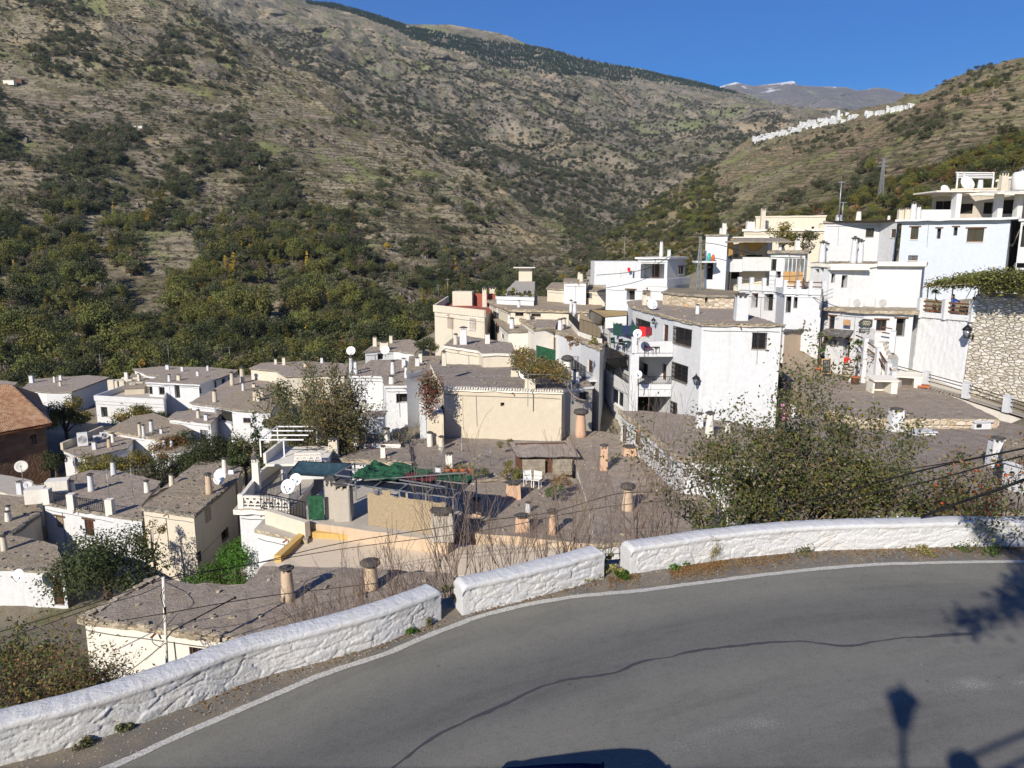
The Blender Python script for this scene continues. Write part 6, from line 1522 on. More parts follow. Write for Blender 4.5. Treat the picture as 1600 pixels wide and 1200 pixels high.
# ramp with white posts and rails
rp=[PD(1393,588,57),PD(1446,603,54.2),PD(1509,621,51),PD(1573,643,48),PD(1660,672,44.5)]
rt=thing('ramp_railing','white railing posts with two dark bars along the ramp below the stone wall','railing',rp[0])
mb=MB(); mb.bar(rp[0]-UP*.55,rp[-1]-UP*.75,.3,1.1); build('kerb',mb,M['offwhite'],rt)
for q in rp: mb=MB(); mb.box(q+UP*.5,(.42,.42,1.1),.4); mb.box(q+UP*1.07,(.46,.46,.06),.4); build('post',mb,M['white'],rt)
rails(rt,rp,(.42,.7,.92),'iron',.05,'bar')
mb=MB(); 
ramp=[rp[0]+UP*.02,rp[-1]+UP*.02,ra2+Vector((2,2,.02)),ra0+Vector((0,.4,.02))]
mb.quad(*ramp); rr=struct('ramp_street',mb,M['cement'],'grey paved street climbing below the stone wall')
GP.extend([(p.x,p.y,-10.3) for p in ramp]); GP.append((D(1300,59,-10).x,57,-10.0)); GP.append((D(1330,55,-10).x,54.5,-10.0))
# lower right roofs
rt,G_ro,G_pl,ws=house('plaza_roof_house','large grey gravel roof below the tavern with two open beige roof hatches',
 [(1225,590),(1290,640),(1340,654),(1562,655),(1500,624),(1400,588),(1345,576),(1300,566),(1225,550)],-10.15,3.4,'rubble','launa','rubble',.05,.38,jit=.03,seg=.6)
def hatch(px,py,w,h,d,label,yaw=0.0):
    q=P(px,py,-10.15); rt=thing('roof_hatch',label,'roof hatch',q); c,s=math.cos(yaw),math.sin(yaw); u=Vector((c,s,0)); v=Vector((-s,c,0)); m=MB()
    m.bar(q+u*w*.42+UP*h/2-v*d/2,q+u*w*.42+UP*h/2+v*d/2,w*.3,h); m.bar(q-u*w*.47+UP*h*.45-v*d*.3,q-u*w*.47+UP*h*.45+v*d/2,.12,h*.9); m.bar(q-u*w/2+v*d*.48+UP*h/2,q+u*w*.4+v*d*.48+UP*h/2,.1,h); build('walls',m,M['offwhite'],rt)
    m=MB(); f=[q-u*w*.55-v*d*.5+UP*(h+.02),q+u*w*.6-v*d*.55+UP*(h+.0),q+u*w*.6+v*d*.55+UP*(h+.18),q-u*w*.55+v*d*.55+UP*(h+.18)]; m.add(f+[p+UP*.1 for p in f],[(3,2,1,0),(4,5,6,7),(0,1,5,4),(1,2,6,5),(2,3,7,6),(3,0,4,7)]); build('lid',m,M['offwhite'],rt)
hatch(1376,613,1.5,.85,1.2,'open beige roof hatch nearer the camera on the tavern side roof'); hatch(1415,603,1.6,.7,1.3,'beige roof hatch by the white post railing',-.35)
pl_=thing('plank_stack','row of rusty and grey boards lying on the roof beside the railing','planks',P(1465,612,-10.1)); m=MB()
for i in range(12): q=P(1440+i*5,604+i*1.5,-10.15); m.box(q+UP*.06,(.1,.9,.1),-.5+R.uniform(-.05,.05))
build('boards',m,M['wood_grey'],pl_); m=MB(); m.box(P(1443,605,-10.1)+UP*.1,(.8,.9,.12),-.5); build('rusty_board',m,M['terracotta'],pl_)
house('lower_grey_roof_house','wide dark grey roof behind the leafy shrub at the right edge',
 [(1200,790),(1420,800),(1700,800),(1700,700),(1590,664),(1562,657),(1340,657),(1240,650),(1190,690)],-10.75,3.2,'white','launa_dark','eave',.05,.2,jit=.03,seg=.7,
 ch=[(1398,672,36,'s','white',20),(1553,728,48,'s','white',20)])
def whitebox(px,py,w,h,label):
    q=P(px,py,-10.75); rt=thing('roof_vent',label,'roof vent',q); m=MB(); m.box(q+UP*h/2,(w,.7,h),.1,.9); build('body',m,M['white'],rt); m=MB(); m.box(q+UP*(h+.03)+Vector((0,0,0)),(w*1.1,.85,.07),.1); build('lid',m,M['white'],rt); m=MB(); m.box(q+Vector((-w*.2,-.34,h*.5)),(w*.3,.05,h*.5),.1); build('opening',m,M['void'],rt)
whitebox(1529,669,1.1,.45,'low white vent box on the lower right roof'); whitebox(1440,678,1.3,.15,'flat white slab lying on the lower right roof')
house('edge_white_house','white walled rooftop room with a brown roof slab, cut by the right edge',[(1566,716),(1640,740),(1700,720),(1570,678)],-9.4,2.4,'white','launa_brown','white',.1,.15,jit=.03)
house('kiosk_roof_house','small orange and white wall with a slate roof, left of the yuccas',[(1224,519),(1268,514),(1262,503),(1232,503)],-6.6,2.2,'ochre','eave_dark','eave_dark',.2,.15,stones=[0],ch=[(1239,508,22,'m','ochre',9)])
house('earth_roof_house','low earthy roof between the white house and the tavern',[(1222,592),(1275,600),(1298,575),(1270,546),(1225,545)],-9,2,'rubble','earth','eave',.1,.2,roofz=[-10.1,-10.1,-10.0,-8.2,-8.2])
house('shrub_yard_wall','bright white yard wall half hidden behind the leafy shrub',[(1140,800),(1230,815),(1240,760),(1150,755)],-9.9,2.5,'white','cement','white',.0,.15)
# ---------------------------------------------------------------- upper right
z2=2.65
house('shade_toned_house','long pale whitewashed house with four dark windows of different size, top right',
 [('D',1399,74),('D',1560,69),('D',1592,68),('D',1600,80),('D',1404,84)],z2,7.5,'shaded_white','cement','white',.6,.2,
 op=[(0,'wl',1423,355,1435,374),(0,'vl',1464,357,1470,373),(0,'vl',1490,355,1496,368),(0,'wl',1511,357,1537,378),(0,'b',1419,399,1434,407)],jit=.01)
house('edge_balcony_house','white house corner with dark window strips, cut by the right edge',[('D',1592,67.5),('D',1680,66),('D',1690,78),('D',1600,79)],2.5,7.5,'white','launa_brown','white',.2,.2,op=[(0,'V',1596,352,1640,386),(0,'V',1586,411,1640,419)],jit=.02)
house('roughcast_house','lower white roughcast house with two small windows, left of the pale long house',
 [('D',1286,86),('D',1374,84),('D',1404,81),('D',1408,92),('D',1292,96)],2.9,7.5,'white_rough','launa','launa',.2,.25,
 op=[(0,'g',1353,357,1365,370),(1,'w',1392,358,1402,371)],jit=.03,ch=[(1311,338,12,'s','white',9,D(1311,88,2.9)),(1341,338,18,'r','offwhite',8,D(1341,88,2.9))])
for i,(x,hp,k,wd,d) in enumerate([(1406,19,'s',8,77),(1416,20,'s',9,77),(1426,29,'r',9,76.5),(1434,24,'r',8,77)]): chimney(bpy.data.objects['shade_toned_house'].children[1] if len(bpy.data.objects['shade_toned_house'].children)>1 else bpy.data.objects['shade_toned_house'],z2,x,0,hp,k,'white' if i>1 else 'cream',wd,D(x,d,z2))
rt,ro,pl,ws=house('open_terrace_house','white house with an open shaded terrace and dark rooms, topmost in the village',
 [('D',1456,80),('D',1530,78),('D',1700,76),('D',1700,90),('D',1464,92)],5.4,2.7,'cement','launa','offwhite',.1,.2,op=[(0,'V',1462,314,1486,334),(0,'V',1500,318,1520,334),(1,'V',1537,316,1554,334),(1,'V',1562,312,1590,334)],jit=.02,gz=1)
m=MB(); 
for x,d,wd in ((1491,77,.9),(1557,75.6,.8),(1588,75.2,.7)): q=D(x,d,z2); m.bar(q,q+UP*2.8,wd,.5)
build('pillar',m,M['white'],rt)
m=MB(); m.box(D(1452,77.5,3.2),(4.2,.3,1.1)); m.box(D(1440,77.8,3.1),(2.2,.25,.9)); build('parapet',m,M['white'],rt)
m=MB(); m.box(D(1478,78.5,5.5),(4.4,4.4,.14)); m.box(D(1592,75,5.3),(6.4,3.5,.14),0,1,.12); build('canopy',m,M['offwhite'],rt)
rt,ro,pl,ws=house('top_frame_house','cream block carrying a white pipe pergola, topmost on the slope',[('D',1486,84),('D',1560,82),('D',1562,92),('D',1490,94)],6.3,3,'cream','cement','cream',.05,.15,jit=.01,ch=[(1508,316,10,'s','beige',8,D(1508,84.5,5.9)),(1531,300,16,'r','white',8,D(1531,84,6.3))])
m=MB(); 
for i,x in enumerate((1494,1504,1550)):
    for d in (84,90): q=D(x,d,6.3); m.bar(q,q+UP*1.75,.1)
for d in (84,86,88,90): m.bar(D(1494,d,8.05),D(1552,d,8.0),.1)
for x in (1494,1552): m.bar(D(x,84,8.05),D(x,90,8.05),.1)
build('pipe_pergola',m,M['whitemetal'],ro)
rt,ro,pl,ws=house('arched_roof_house','house with a curved tile roof and tapered beige chimney at the top right corner',[('D',1556,88),('D',1700,84),('D',1700,96),('D',1562,98)],8.6,5,'cement','launa_brown','offwhite',.2,.2,roofz=[7.6,9.4,9.4,7.8],jit=.03,
 ch=[(1565,312,40,'s','cream',11,D(1565,83,5.3)),(1594,318,48,'r','white',13,D(1594,82,5.2))])
# hanging lantern on wall corner
q=WA.pt(WA.L-.2,*[0]) if False else None
u_,z_=WB.hit(1521,520); q=WB.pt(max(.2,u_),z_-.3,0)
lantern(q,(WA.n*1.0).normalized(),'large black lantern on a bracket at the corner of the dry stone wall',1.7,.5)
u_,z_=ws[0].hit(1200,440)
# ---------------------------------------------------------------- far hill village
def far_house(w,d,h,seed):
    r=random.Random(seed); m=MB(); m.box((0,0,h/2-3),(w,d,h+6)); m.box((w*.1,0,h+.15),(w*1.06,d*1.06,.4)); 
    if r.random()<.6: m.box((-w*.25,d*.1,h+1.2),(w*.4,d*.5,2.2))
    for i in range(2): m.box((w*(.25-.5*i),d*.2,h+.9),(.8,.8,1.8))
    me=bpy.data.meshes.new('far_village_house'); wn=MB()
    for k in range(3): wn.box((-w*.3+k*w*.3,-d/2,h*.6),(.9,.12,1.2))
    me.from_pydata(m.v+wn.v,[],m.f+[[i+len(m.v) for i in f] for f in wn.f]); me.materials.append(M['white']); me.materials.append(M['glass']); n=len(m.f)
    me.polygons.foreach_set('material_index',[0]*n+[1]*len(wn.f)); me.update(); return me
FH=[far_house(7,6,4.5,1),far_house(9,6,6,2),far_house(6,6,5.5,3),far_house(11,7,5,4)]
LN=[(1172,213),(1200,205),(1240,195),(1260,188),(1300,179),(1330,176),(1360,170),(1390,165),(1425,157)]
rr_=random.Random(5)
for i in range(190):
    x=1174+ ((i*1.0)%125/125)*250+rr_.uniform(-2,2)
    if 1338<x<1350: continue
    y=np.interp(x,[p[0] for p in LN],[p[1] for p in LN])+rr_.uniform(-3.5,4.5)*(1.2 if 1230<x<1330 else .6)
    q=IR.at(x,y+2); s=pxm(q); o=link('far_village_house',FH[rr_.randrange(4)]); o.location=q; k=rr_.uniform(3.0,5.0)/ (7*s); o.scale=(k*1.25,k,k*.85); o.rotation_euler=(0,0,rr_.uniform(-.5,.5))
    tag(o,'tiny white house in the far white village strung along the hill crest','house','white houses of the far hill village')
q=IR.at(1304,181); m=MB(); m.box((0,0,7),(6,6,26)); m.box((0,0,20.5),(6.8,6.8,.8)); m.box((0,0,22.5),(4.5,4.5,3.5),0,.7)
for a in (-1,1): m.box((a*1.3,-3,16),(1.2,.15,2.6))
tw=build('church_tower',m,M['white']); tw.location=q; tw.scale=(.55,.55,.5); tag(tw,'square white church tower rising above the far village','church tower')
for (x,y,w_,l) in [(18,125,9,'small white farm hut at the left end of the high track'),(33,127,5,'dark roofed shed beside the white farm hut'),(219,200,8,'lone pale ruin high on the near slope')]:
    q=IN.at(x,y); m=MB(); m.box(q+UP*1.2,(w_,4,3.4)); m.box(q+UP*3.1,(w_*1.06,4.4,.4)); tag(build('hillside_hut',m,M['offwhite'] if x!=33 else M['wood'],org=q),l,'hut')
# ---------------------------------------------------------------- pylon and poles
def pylon(q,h,label,wf=.075,tk=1):
    rt=thing('lattice_pylon',label,'pylon',q); m=MB(); c=[(-1,-1),(1,-1),(1,1),(-1,1)]; n=9
    def pt(k,i): t=k/n; w=h*wf*(1-.78*t); return q+Vector((c[i%4][0]*w,c[i%4][1]*w,h*t))
    for k in range(n):
        for i in range(4): m.bar(pt(k,i),pt(k+1,i),.16*tk); m.bar(pt(k,i),pt(k+1,i+1),.09*tk); m.bar(pt(k,i+1),pt(k+1,i),.09*tk); m.bar(pt(k+1,i),pt(k+1,i+1),.09*tk)
    build('lattice',m,M['galv'],rt); m=MB()
    for z,w in ((.82,.14),(.92,.11),(1,.07)) if tk==1 else ((1,.03),): m.bar(q+Vector((-h*w,0,h*z)),q+Vector((h*w,0,h*z)),.16*tk)
    build('crossarm',m,M['galv'],rt)
q=IR.at(1372,306); pylon(q,62/pxm(q),'galvanised lattice pylon on the terraced hillside',.05,1.0)
q=PD(1091,447,69); pylon(q-UP*.5,84/pxm(q),'slim lattice mast left of the white tower house',.045,.33)
for (x,y,d,h,l) in [(1311,334,86,50,'tall grey pole behind the roughcast house'),(1543,155,560,34,'thin white pole high on the right ridge'),(1316,338,86,22,'white pole beside the grey pole on the roof')]:
    q=PD(x,y,d) if d<200 else IR.at(x,y+5); hh=h/pxm(q); rt=thing('utility_pole',l,'pole',q); m=MB(); m.tube([q-UP*.4,q+UP*hh],[.09,.06],8); build('shaft',m,M['galv'],rt); m=MB(); m.bar(q+Vector((-.4,0,hh*.95)),q+Vector((.4,0,hh*.95)),.08); build('crossarm',m,M['galv'],rt)
q=PD(1224,512,60.5); rt=thing('street_pole','crooked dark wooden pole in front of the stone pillars','pole',q); m=MB(); m.tube([q,PD(1237,470,62),PD(1244,440,63),PD(1252,400,63.5)],[.13,.11,.1,.08],7); build('shaft',m,M['wood_grey'],rt)
q=PD(1281,484,58); rt=thing('street_pole','thin metal pole with brackets at the left corner of the tavern','pole',q); m=MB(); m.tube([q-UP*0,PD(1285,452,58.5)],.07,7); build('shaft',m,M['galv'],rt); m=MB()
for k in (0,1,2): e=PD(1285,458+k*6,58.4); m.bar(e,e+Vector((.8,0,.35)),.04)
build('bracket',m,M['galv'],rt)
# ---------------------------------------------------------------- mast and cables in front of the roadside house
q=P(258,1040,-14.2); q=PD(258,1042,21.2); rt=thing('cable_post','pale metal cable post against the wall of the roadside house','post',q)
top=PD(255,902,21.2); m=MB(); m.tube([q-UP*1.5,top],.045,8); build('tube',m,M['offwhite'],rt); m=MB(); e=PD(256,955,21.2)
pts=[PD(256,918,21.1),PD(251,930,21.1),PD(255,945,21.1),PD(257,965,21.1),PD(243,985,21.1),PD(238,1003,21.1),PD(252,1012,21.1)]; m.tube(smooth(pts,.1),.012,4); m.tube([PD(260,998,21.1),PD(270,985,21),PD(367,934,22)],.022,5); m.ball(PD(367,934,22),.05,6); m.ball(PD(305,968,21.4),.04,6)
for k in range(4): m.ball(PD(258,950+k*3,21.15),.035,6)
build('insulated_wires',m,M['cable'],rt)
def cable(pts,r,label,n=.5):
    p=[PD(*a) for a in pts]; m=MB(); m.tube(smooth(p,n),r,5); o=build('power_cable',m,M['cable'],org=p[0]); return tag(o,label,'cable')
cable([(-60,1003,20),(0,987,20.2),(140,945,20.6),(255,905,21.2),(325,892,23),(400,880,25),(537,848,27),(750,815,28),(862,800,28),(962,772,27),(1050,767,26),(1180,745,24),(1400,735,20),(1650,690,16)],.016,'long cable sweeping across the whole village, passing over the cable post')
cable([(255,908,21.2),(350,889,24),(540,857,27),(760,828,28),(900,800,28),(1000,786,27),(1130,780,25)],.014,'second cable hanging just below the long one above the cream terrace')
cable([(1105,812,19),(1225,790,18),(1330,765,17),(1440,735,16),(1530,715,15),(1650,690,14)],.02,'cable crossing in front of the leafy shrub toward the right edge')
cable([(1150,822,18),(1300,785,17),(1450,752,16),(1560,722,15),(1650,700,14)],.016,'thinner cable just below the one crossing the leafy shrub')
cable([(1440,808,15.5),(1500,785,15),(1560,765,14.5),(1650,730,14)],.032,'thick black cable at the right edge, rising from the parapet')
cable([(188,970,21),(260,958,21.1),(400,934,23),(530,918,25),(600,910,26)],.014,'low cable lying over the gravel roof of the roadside house')
cable([(-60,1020,19),(60,980,20),(150,948,22),(240,920,25),(300,880,36),(345,835,42)],.012,'cable running from the bottom left toward the tall beige house')
cable([(135,1090,18),(200,1050,19),(258,1005,21)],.012,'short slack cable falling from the cable post to the lower left')
cable([(932,430,72),(1010,420,70),(1092,380,69),(1190,400,66),(1252,402,64)],.03,'cable strung between the slim mast and the crooked pole')
cable([(1200,448,65),(1240,452,62),(1283,470,58.5),(1310,480,58)],.025,'cable looping from the arcade to the tavern corner')
# ---------------------------------------------------------------- aerials on roofs
for i,(x,y,z,h,l) in enumerate([(120,752,-17.2,2.2,'thin aerial among the chimneys of the roof with four white posts'),(172,790,-17.2,2.6,'tall thin aerial above the railings of the roof with four white posts'),(208,775,-17.2,2.0,'aerial near the tall beige house, beside a tapered chimney'),
   (722,735,-13.2,2.0,'bare aerial with a white bracket on the wide grey roof'),(690,730,-13.2,1.3,'short rod on the wide grey roof left of the bracket aerial'),(766,728,-13.2,1.2,'short rod on the wide grey roof right of the bracket aerial'),
   (158,580,-20.5,3,'aerial on the long roof house far left'),(265,575,-18,3.5,'aerial at the back of the long wall house'),(360,573,-18,3.2,'aerial at the right end of the long wall house'),
   (685,470,-7,2.2,'thin aerial on the red roof terrace'),(700,470,-7,3,'taller aerial on the red roof terrace beside the stair box'),(975,400,-3.4,3.5,'aerial beside the porch block skyline')]):
    antenna(P(x,y,z) if z<-4 else PD(x,420,80),h,l)
for (x,y,z,r_,yw,l,ps,mt) in [(36,752,-17.9,.45,2.6,'rust tinged satellite dish on the kerbed roof at the far left',1.2,'offwhite'),(45,772,-17.9,.28,2.6,'small white satellite dish beside the rusty one',.7,'plasticwhite'),
   (344,762,-16.4,.55,3.6,'large pale dish behind the ochre chimney of the tall beige house',.8,'plasticwhite'),(549,566,-11.6,.45,3.1,'satellite dish on top of the twin white chimneys',1.2,'plasticwhite'),
   (822,594,-9.75,.55,3.3,'grey satellite dish on the roof of the big cream house beside the vine',.6,'plasticwhite'),(816,497,-7.0,.4,3.0,'small round dish on the middle grey roof',.5,'plasticwhite'),(1019,485,-5.0,.42,3.0,'small dish on the wide roof behind the balconies',.5,'plasticwhite'),
   (602,556,-11.0,.45,3.2,'pale dish against the house backed by the dark wood',.6,'plasticwhite')]:
    dish(P(x,y,z)+UP*ps,r_,yw,l,post=ps,mat=mt)
dish(P(28,900,-16.8)*1.0,.36,math.pi*1.08,'grey satellite dish mounted on the white wall at the left edge',post=.2)
for (x,y,d,r_,l) in [(1512,286,84,.8,'white satellite dish standing above the open terrace'),(1477,296,80,.5,'thin open dish left of the pipe pergola')]:
    dish(PD(x,y,d),r_,3.0,l,post=2.0)
q=PD(1598,284,78); rt=thing('water_heater','white horizontal water tank on the topmost roof at the right edge','water heater',q); m=MB(); m.lathe(q,[(.9,-.9),(1.0,-.8),(1.0,.7),(.85,.95)],14); build('tank',m,M['plasticwhite'],rt); m=MB(); m.bar(q-UP*1.6,q-UP*.8,1.2); build('stand',m,M['galv'],rt)
# furniture near the hut, small things
for (x,y,l) in [(826,756,'white plastic chair on the chimney roof left of its twin'),(838,757,'beige plastic chair on the chimney roof, right of the white one')]: chair(P(x,y+5,-13.3),.3 if x<830 else -.4,l,'plasticwhite' if x<830 else 'offwhite',None,1.1)
q=P(687,737,-13.2)
for (x,z,l) in [(700,-13.2,'short terracotta pot in the row by the low wall, nearest the white chimney'),(712,-13.2,'middle terracotta pot in the row by the low wall'),(724,-13.2,'right hand terracotta pot in the row by the low wall'),(738,-13.2,'small terracotta pot at the right end of the low wall')]:
    q=P(x,741,z); rt=thing('flower_pot',l,'flower pot',q,'pots along the low wall'); m=MB(); m.lathe(q,[(.16,0),(.24,.3),(.26,.32),(.2,.34)],10); build('pot',m,M['terracotta'],rt); m=MB()
    for i in range(40): a=R.uniform(0,6.3); m.bar(q+UP*.3,q+Vector((.25*math.cos(a),.25*math.sin(a),R.uniform(.35,.7))),.03,.01)
    build('stems',m,M['leaf_straw'],rt)
# pink washing behind the shrub, blue cloth
sheet_root=thing('washing','pink and white washing hanging behind the leafy shrub','washing',P(1228,640,-9.9)); sheet('pink_cloth',[PD(1219,632,40),PD(1231,630,40),PD(1234,655,40),PD(1222,657,40)],'pink',sheet_root,0,8,.15,3); sheet('white_cloth',[PD(1235,632,40),PD(1245,634,40),PD(1246,652,40),PD(1237,652,40)],'plasticwhite',sheet_root,0,8,.15,5)
# ---------------------------------------------------------------- car passing below
def car():
    cx,cy,z0=.36,5.165,ROAD; yaw=math.pi+.0; rt=thing('parked_car','dark blue car whose roof just enters the bottom of the view','car',(cx,cy,z0)); 
    prof=[(-2.1,.35),(-2.15,.62),(-2.0,.82),(-1.15,.95),(-.55,1.33),(-.1,1.43),(.25,1.455),(1.15,1.43),(1.5,1.32),(1.93,1.0),(2.05,.9),(2.15,.5),(2.05,.33)]
    def section(y,k): # k 0..1 towards the side
        return [(x*(1-.03*k),y,z-(.0 if z<.97 else (z-.95)*.0)-.05*k*k) for x,z in prof]
    m=MB(); n=len(prof); ys=[-.88,-.80,-.62,-.3,0,.3,.62,.80,.88]; rows=[]
    for y in ys:
        k=abs(y)/.88; row=[]
        for x,z in prof:
            yy=y*(1-.22*max(0,z-.95)/.5); zz=z-(.12*k**4 if z>1 else .03*k**4); row.append(Vector((cx+x*(1-.02*k**3),cy+yy,z0+zz)))
        rows.append(row)
    V=[p for r in rows for p in r]; Fq=[(i*n+j,i*n+j+1,(i+1)*n+j+1,(i+1)*n+j) for i in range(len(ys)-1) for j in range(n-1)]
    Fq+= [(i*n,(i+1)*n,(i+1)*n+n-1,i*n+n-1) for i in range(len(ys)-1)]; Fq+=[tuple(range(n)),tuple(range((len(ys)-1)*n+n-1,(len(ys)-1)*n-1,-1))]
    m.add(V,Fq,True); b=build('body',m,M['carblue'],rt); md=b.modifiers.new('bev','BEVEL'); md.width=.03; md.segments=2
    for s,l in ((-1,'near'),(1,'far')):
        g=MB(); y=cy+s*.80; g.add([Vector((cx-1.0,y+s*.065,z0+.97)),Vector((cx+1.6,y+s*.065,z0+.97)),Vector((cx+1.15,y-s*.02,z0+1.30)),Vector((cx-.5,y-s*.02,z0+1.30))],[(0,1,2,3)]); build('side_window',g,M['glass'],rt)
    g=MB(); g.add([Vector((cx-1.17,cy-.74,z0+.99)),Vector((cx-1.17,cy+.74,z0+.99)),Vector((cx-.6,cy+.62,z0+1.36)),Vector((cx-.6,cy-.62,z0+1.36))],[(0,1,2,3)]); build('windscreen',g,M['glass'],rt)
    for x in (-1.35,1.35):
        for s in (-1,1):
            w=MB(); c=Vector((cx+x,cy+s*.78,z0+.32)); rs=[]
            w.tube([c-Vector((0,.1,0)),c+Vector((0,.1,0))],[.32,.32],20); wo=build('wheel',w,M['rubber'],rt); h=MB(); h.tube([c+Vector((0,s*.09,0)),c+Vector((0,s*.115,0))],[.19,.19],12); build('rim',h,M['galv'],wo)
    for s in (-1,1): h=MB(); h.box((cx-2.05,cy+s*.6,z0+.68),(.1,.35,.14)); build('headlight',h,M['glass_light'],rt)
    for s in (-1,1): h=MB(); h.box((cx-.82,cy+s*1.02,z0+1.02),(.12,.22,.14)); h.bar(Vector((cx-.8,cy+s*.82,z0+.97)),Vector((cx-.82,cy+s*.95,z0+1.0)),.05); build('side_mirror',h,M['carblue'],rt)
    rt.rotation_euler=(0,0,math.pi/2+.12)
car()
# ---------------------------------------------------------------- viewpoint terrace, railing, lamp behind the camera
SH=Vector((math.sin(AZ),math.cos(AZ),0))/math.tan(EL)
def caster(px,py,z): p=P(px,py,ROAD); return p-SH*(z-ROAD)+Vector((0,0,z-ROAD))
m=MB(); m.box((0,-3.25,-4.1),(40,8,5.0)); o=struct('viewpoint_terrace',m,M['cement'],'paved terrace the view is taken from')
l0=caster(1410,1108,1.62); rt=thing('street_lamp','black street lamp on a post standing on the viewpoint terrace','street lamp',Vector((l0.x,l0.y,-1.6)))
m=MB(); b=Vector((l0.x,l0.y,-1.6)); m.lathe(b,[(.14,0),(.12,.25),(.06,.35),(.045,1.4),(.04,2.95)],10); build('post',m,M['iron'],rt)
m=MB(); m.lathe(b+UP*2.95,[(.09,0),(.19,.42)],6); build('lantern_glass',m,M['glass_light'],rt); m=MB(); m.lathe(b+UP*3.37,[(.25,0),(.12,.12),(.03,.2),(.02,.3)],6)
for k in range(6): a=k*math.pi/3; u=Vector((math.cos(a),math.sin(a),0)); m.bar(b+UP*2.95+u*.09,b+UP*3.37+u*.19,.025)
build('lantern_cap',m,M['iron'],rt)
c0=caster(1505,1186,-.62); c1=caster(1600,1147,-.62); d_=(c1-c0); 
rt=thing('viewpoint_railing','iron railing with a pointed pillar on the viewpoint terrace','railing',Vector((c0.x,c0.y,-1.6)))
m=MB(); b=Vector((c0.x,c0.y,-1.6)); m.box(b+UP*.45,(.26,.26,.95)); m.lathe(b+UP*.9,[(.22,0),(.17,.08),(.02,.2)],6); build('pillar',m,M['iron'],rt)
m=MB(); e=c0+d_*5.0; 
for z in (-.62,-.92): m.bar(Vector((c0.x,c0.y,z)),Vector((e.x,e.y,z)),.045)
m.bar(Vector((e.x,e.y,-1.8)),Vector((e.x,e.y,-.6)),.05); build('rail',m,M['iron'],rt)
# ---------------------------------------------------------------- people
def person(p,yaw,label,shirt,legs='iron',h=1.7,arms=(.25,.25),hair='hair'):
    rt=thing('person',label,'person',p); k=h/1.7; c,s=math.cos(yaw),math.sin(yaw)
    def X(x,y,z): return Vector((c*x-s*y,s*x+c*y,z))*k
    al,ar=arms
    J={'pel':(0,0,.92),'wst':(0,0,1.06),'chs':(0,-.01,1.28),'nek':(0,0,1.44),'hd0':(0,-.01,1.53),'hd1':(0,-.02,1.63),'hd2':(0,0,1.70),
       'sL':(-.17,0,1.38),'eL':(-.24-al*.2,-.05-al*.3,1.12+al*.12),'wL':(-.20,-.12-al*.6,.90+al*.5),'fL':(-.19,-.15-al*.65,.83+al*.5),
       'sR':(.17,0,1.38),'eR':(.24+ar*.2,-.05-ar*.3,1.12+ar*.12),'wR':(.20,-.12-ar*.6,.90+ar*.5),'fR':(.19,-.15-ar*.65,.83+ar*.5),
       'hL':(-.09,0,.88),'kL':(-.10,-.03,.48),'aL':(-.10,.02,.08),'tL':(-.11,-.13,.03),'hR':(.09,0,.88),'kR':(.11,-.04,.48),'aR':(.11,.0,.08),'tR':(.13,-.15,.03)}
    Rr={'pel':.13,'wst':.12,'chs':.15,'nek':.055,'hd0':.08,'hd1':.095,'hd2':.06,'sL':.07,'eL':.045,'wL':.03,'fL':.035,'sR':.07,'eR':.045,'wR':.03,'fR':.035,'hL':.09,'kL':.06,'aL':.045,'tL':.035,'hR':.09,'kR':.06,'aR':.045,'tR':.035}
    E=[('pel','wst'),('wst','chs'),('chs','nek'),('nek','hd0'),('hd0','hd1'),('hd1','hd2'),('chs','sL'),('sL','eL'),('eL','wL'),('wL','fL'),('chs','sR'),('sR','eR'),('eR','wR'),('wR','fR'),('pel','hL'),('hL','kL'),('kL','aL'),('aL','tL'),('pel','hR'),('hR','kR'),('kR','aR'),('aR','tR')]
    def skin(nm,keys,f,mat):
        ks=[q for q in J if q in keys]; ix={q:i for i,q in enumerate(ks)}; me=bpy.data.meshes.new(nm)
        me.from_pydata([X(*J[q]) for q in ks],[(ix[a],ix[b]) for a,b in E if a in ix and b in ix],[]); me.materials.append(M[mat])
        o=link(nm,me,rt); o.modifiers.new('s','SKIN'); 
        for i,q in enumerate(ks): me.skin_vertices[0].data[i].radius=(Rr[q]*k*f,Rr[q]*k*f*(.8 if q in('chs','wst','pel') else 1)); me.skin_vertices[0].data[i].use_root=(i==0)
        o.modifiers.new('u','SUBSURF').levels=1; o.modifiers['u'].render_levels=1; return o
    skin('body',set(J),1,'skin'); skin('shirt',{'wst','chs','sL','eL','sR','eR','wL','wR','pel'},1.14,shirt); skin('trousers',{'pel','hL','kL','aL','hR','kR','aR'},1.1,legs)
    m=MB(); m.ball(p+X(0,.025,1.65),.115*k,10,(1,1,.95)); build('hair',m,M[hair],rt)
    for a in (-.035,.035): m=MB(); m.ball(p+X(a,-.10,1.625),.012*k,6); build('eye',m,M['iron'],rt)
    m=MB(); m.ball(p+X(0,-.115,1.60),.018*k,6); build('nose',m,M['skin'],rt); return rt
person(D(1321,57.0,-9.85),.1,'person in a bright red top and dark trousers standing in the tavern doorway','red','iron',1.65)
tp_=lambda px,k=.9: (lambda q:Vector((q.x,q.y,-5.35)))(WA.pt(WA.hit(px,480)[0],0,.3+k))
person(tp_(1474),.3,'person in a blue jumper leaning at the wooden rail of the upper terrace','blue','navy',1.75,(.6,.6))
person(tp_(1508,.8),.5,'person in a crimson jacket standing behind the right post of the upper terrace','crimson','iron',1.65,(.5,.2)); person(tp_(1512,1.6),-.4,'second person in crimson with raised arms beside the vine pole','crimson','iron',1.6,(.8,.8))
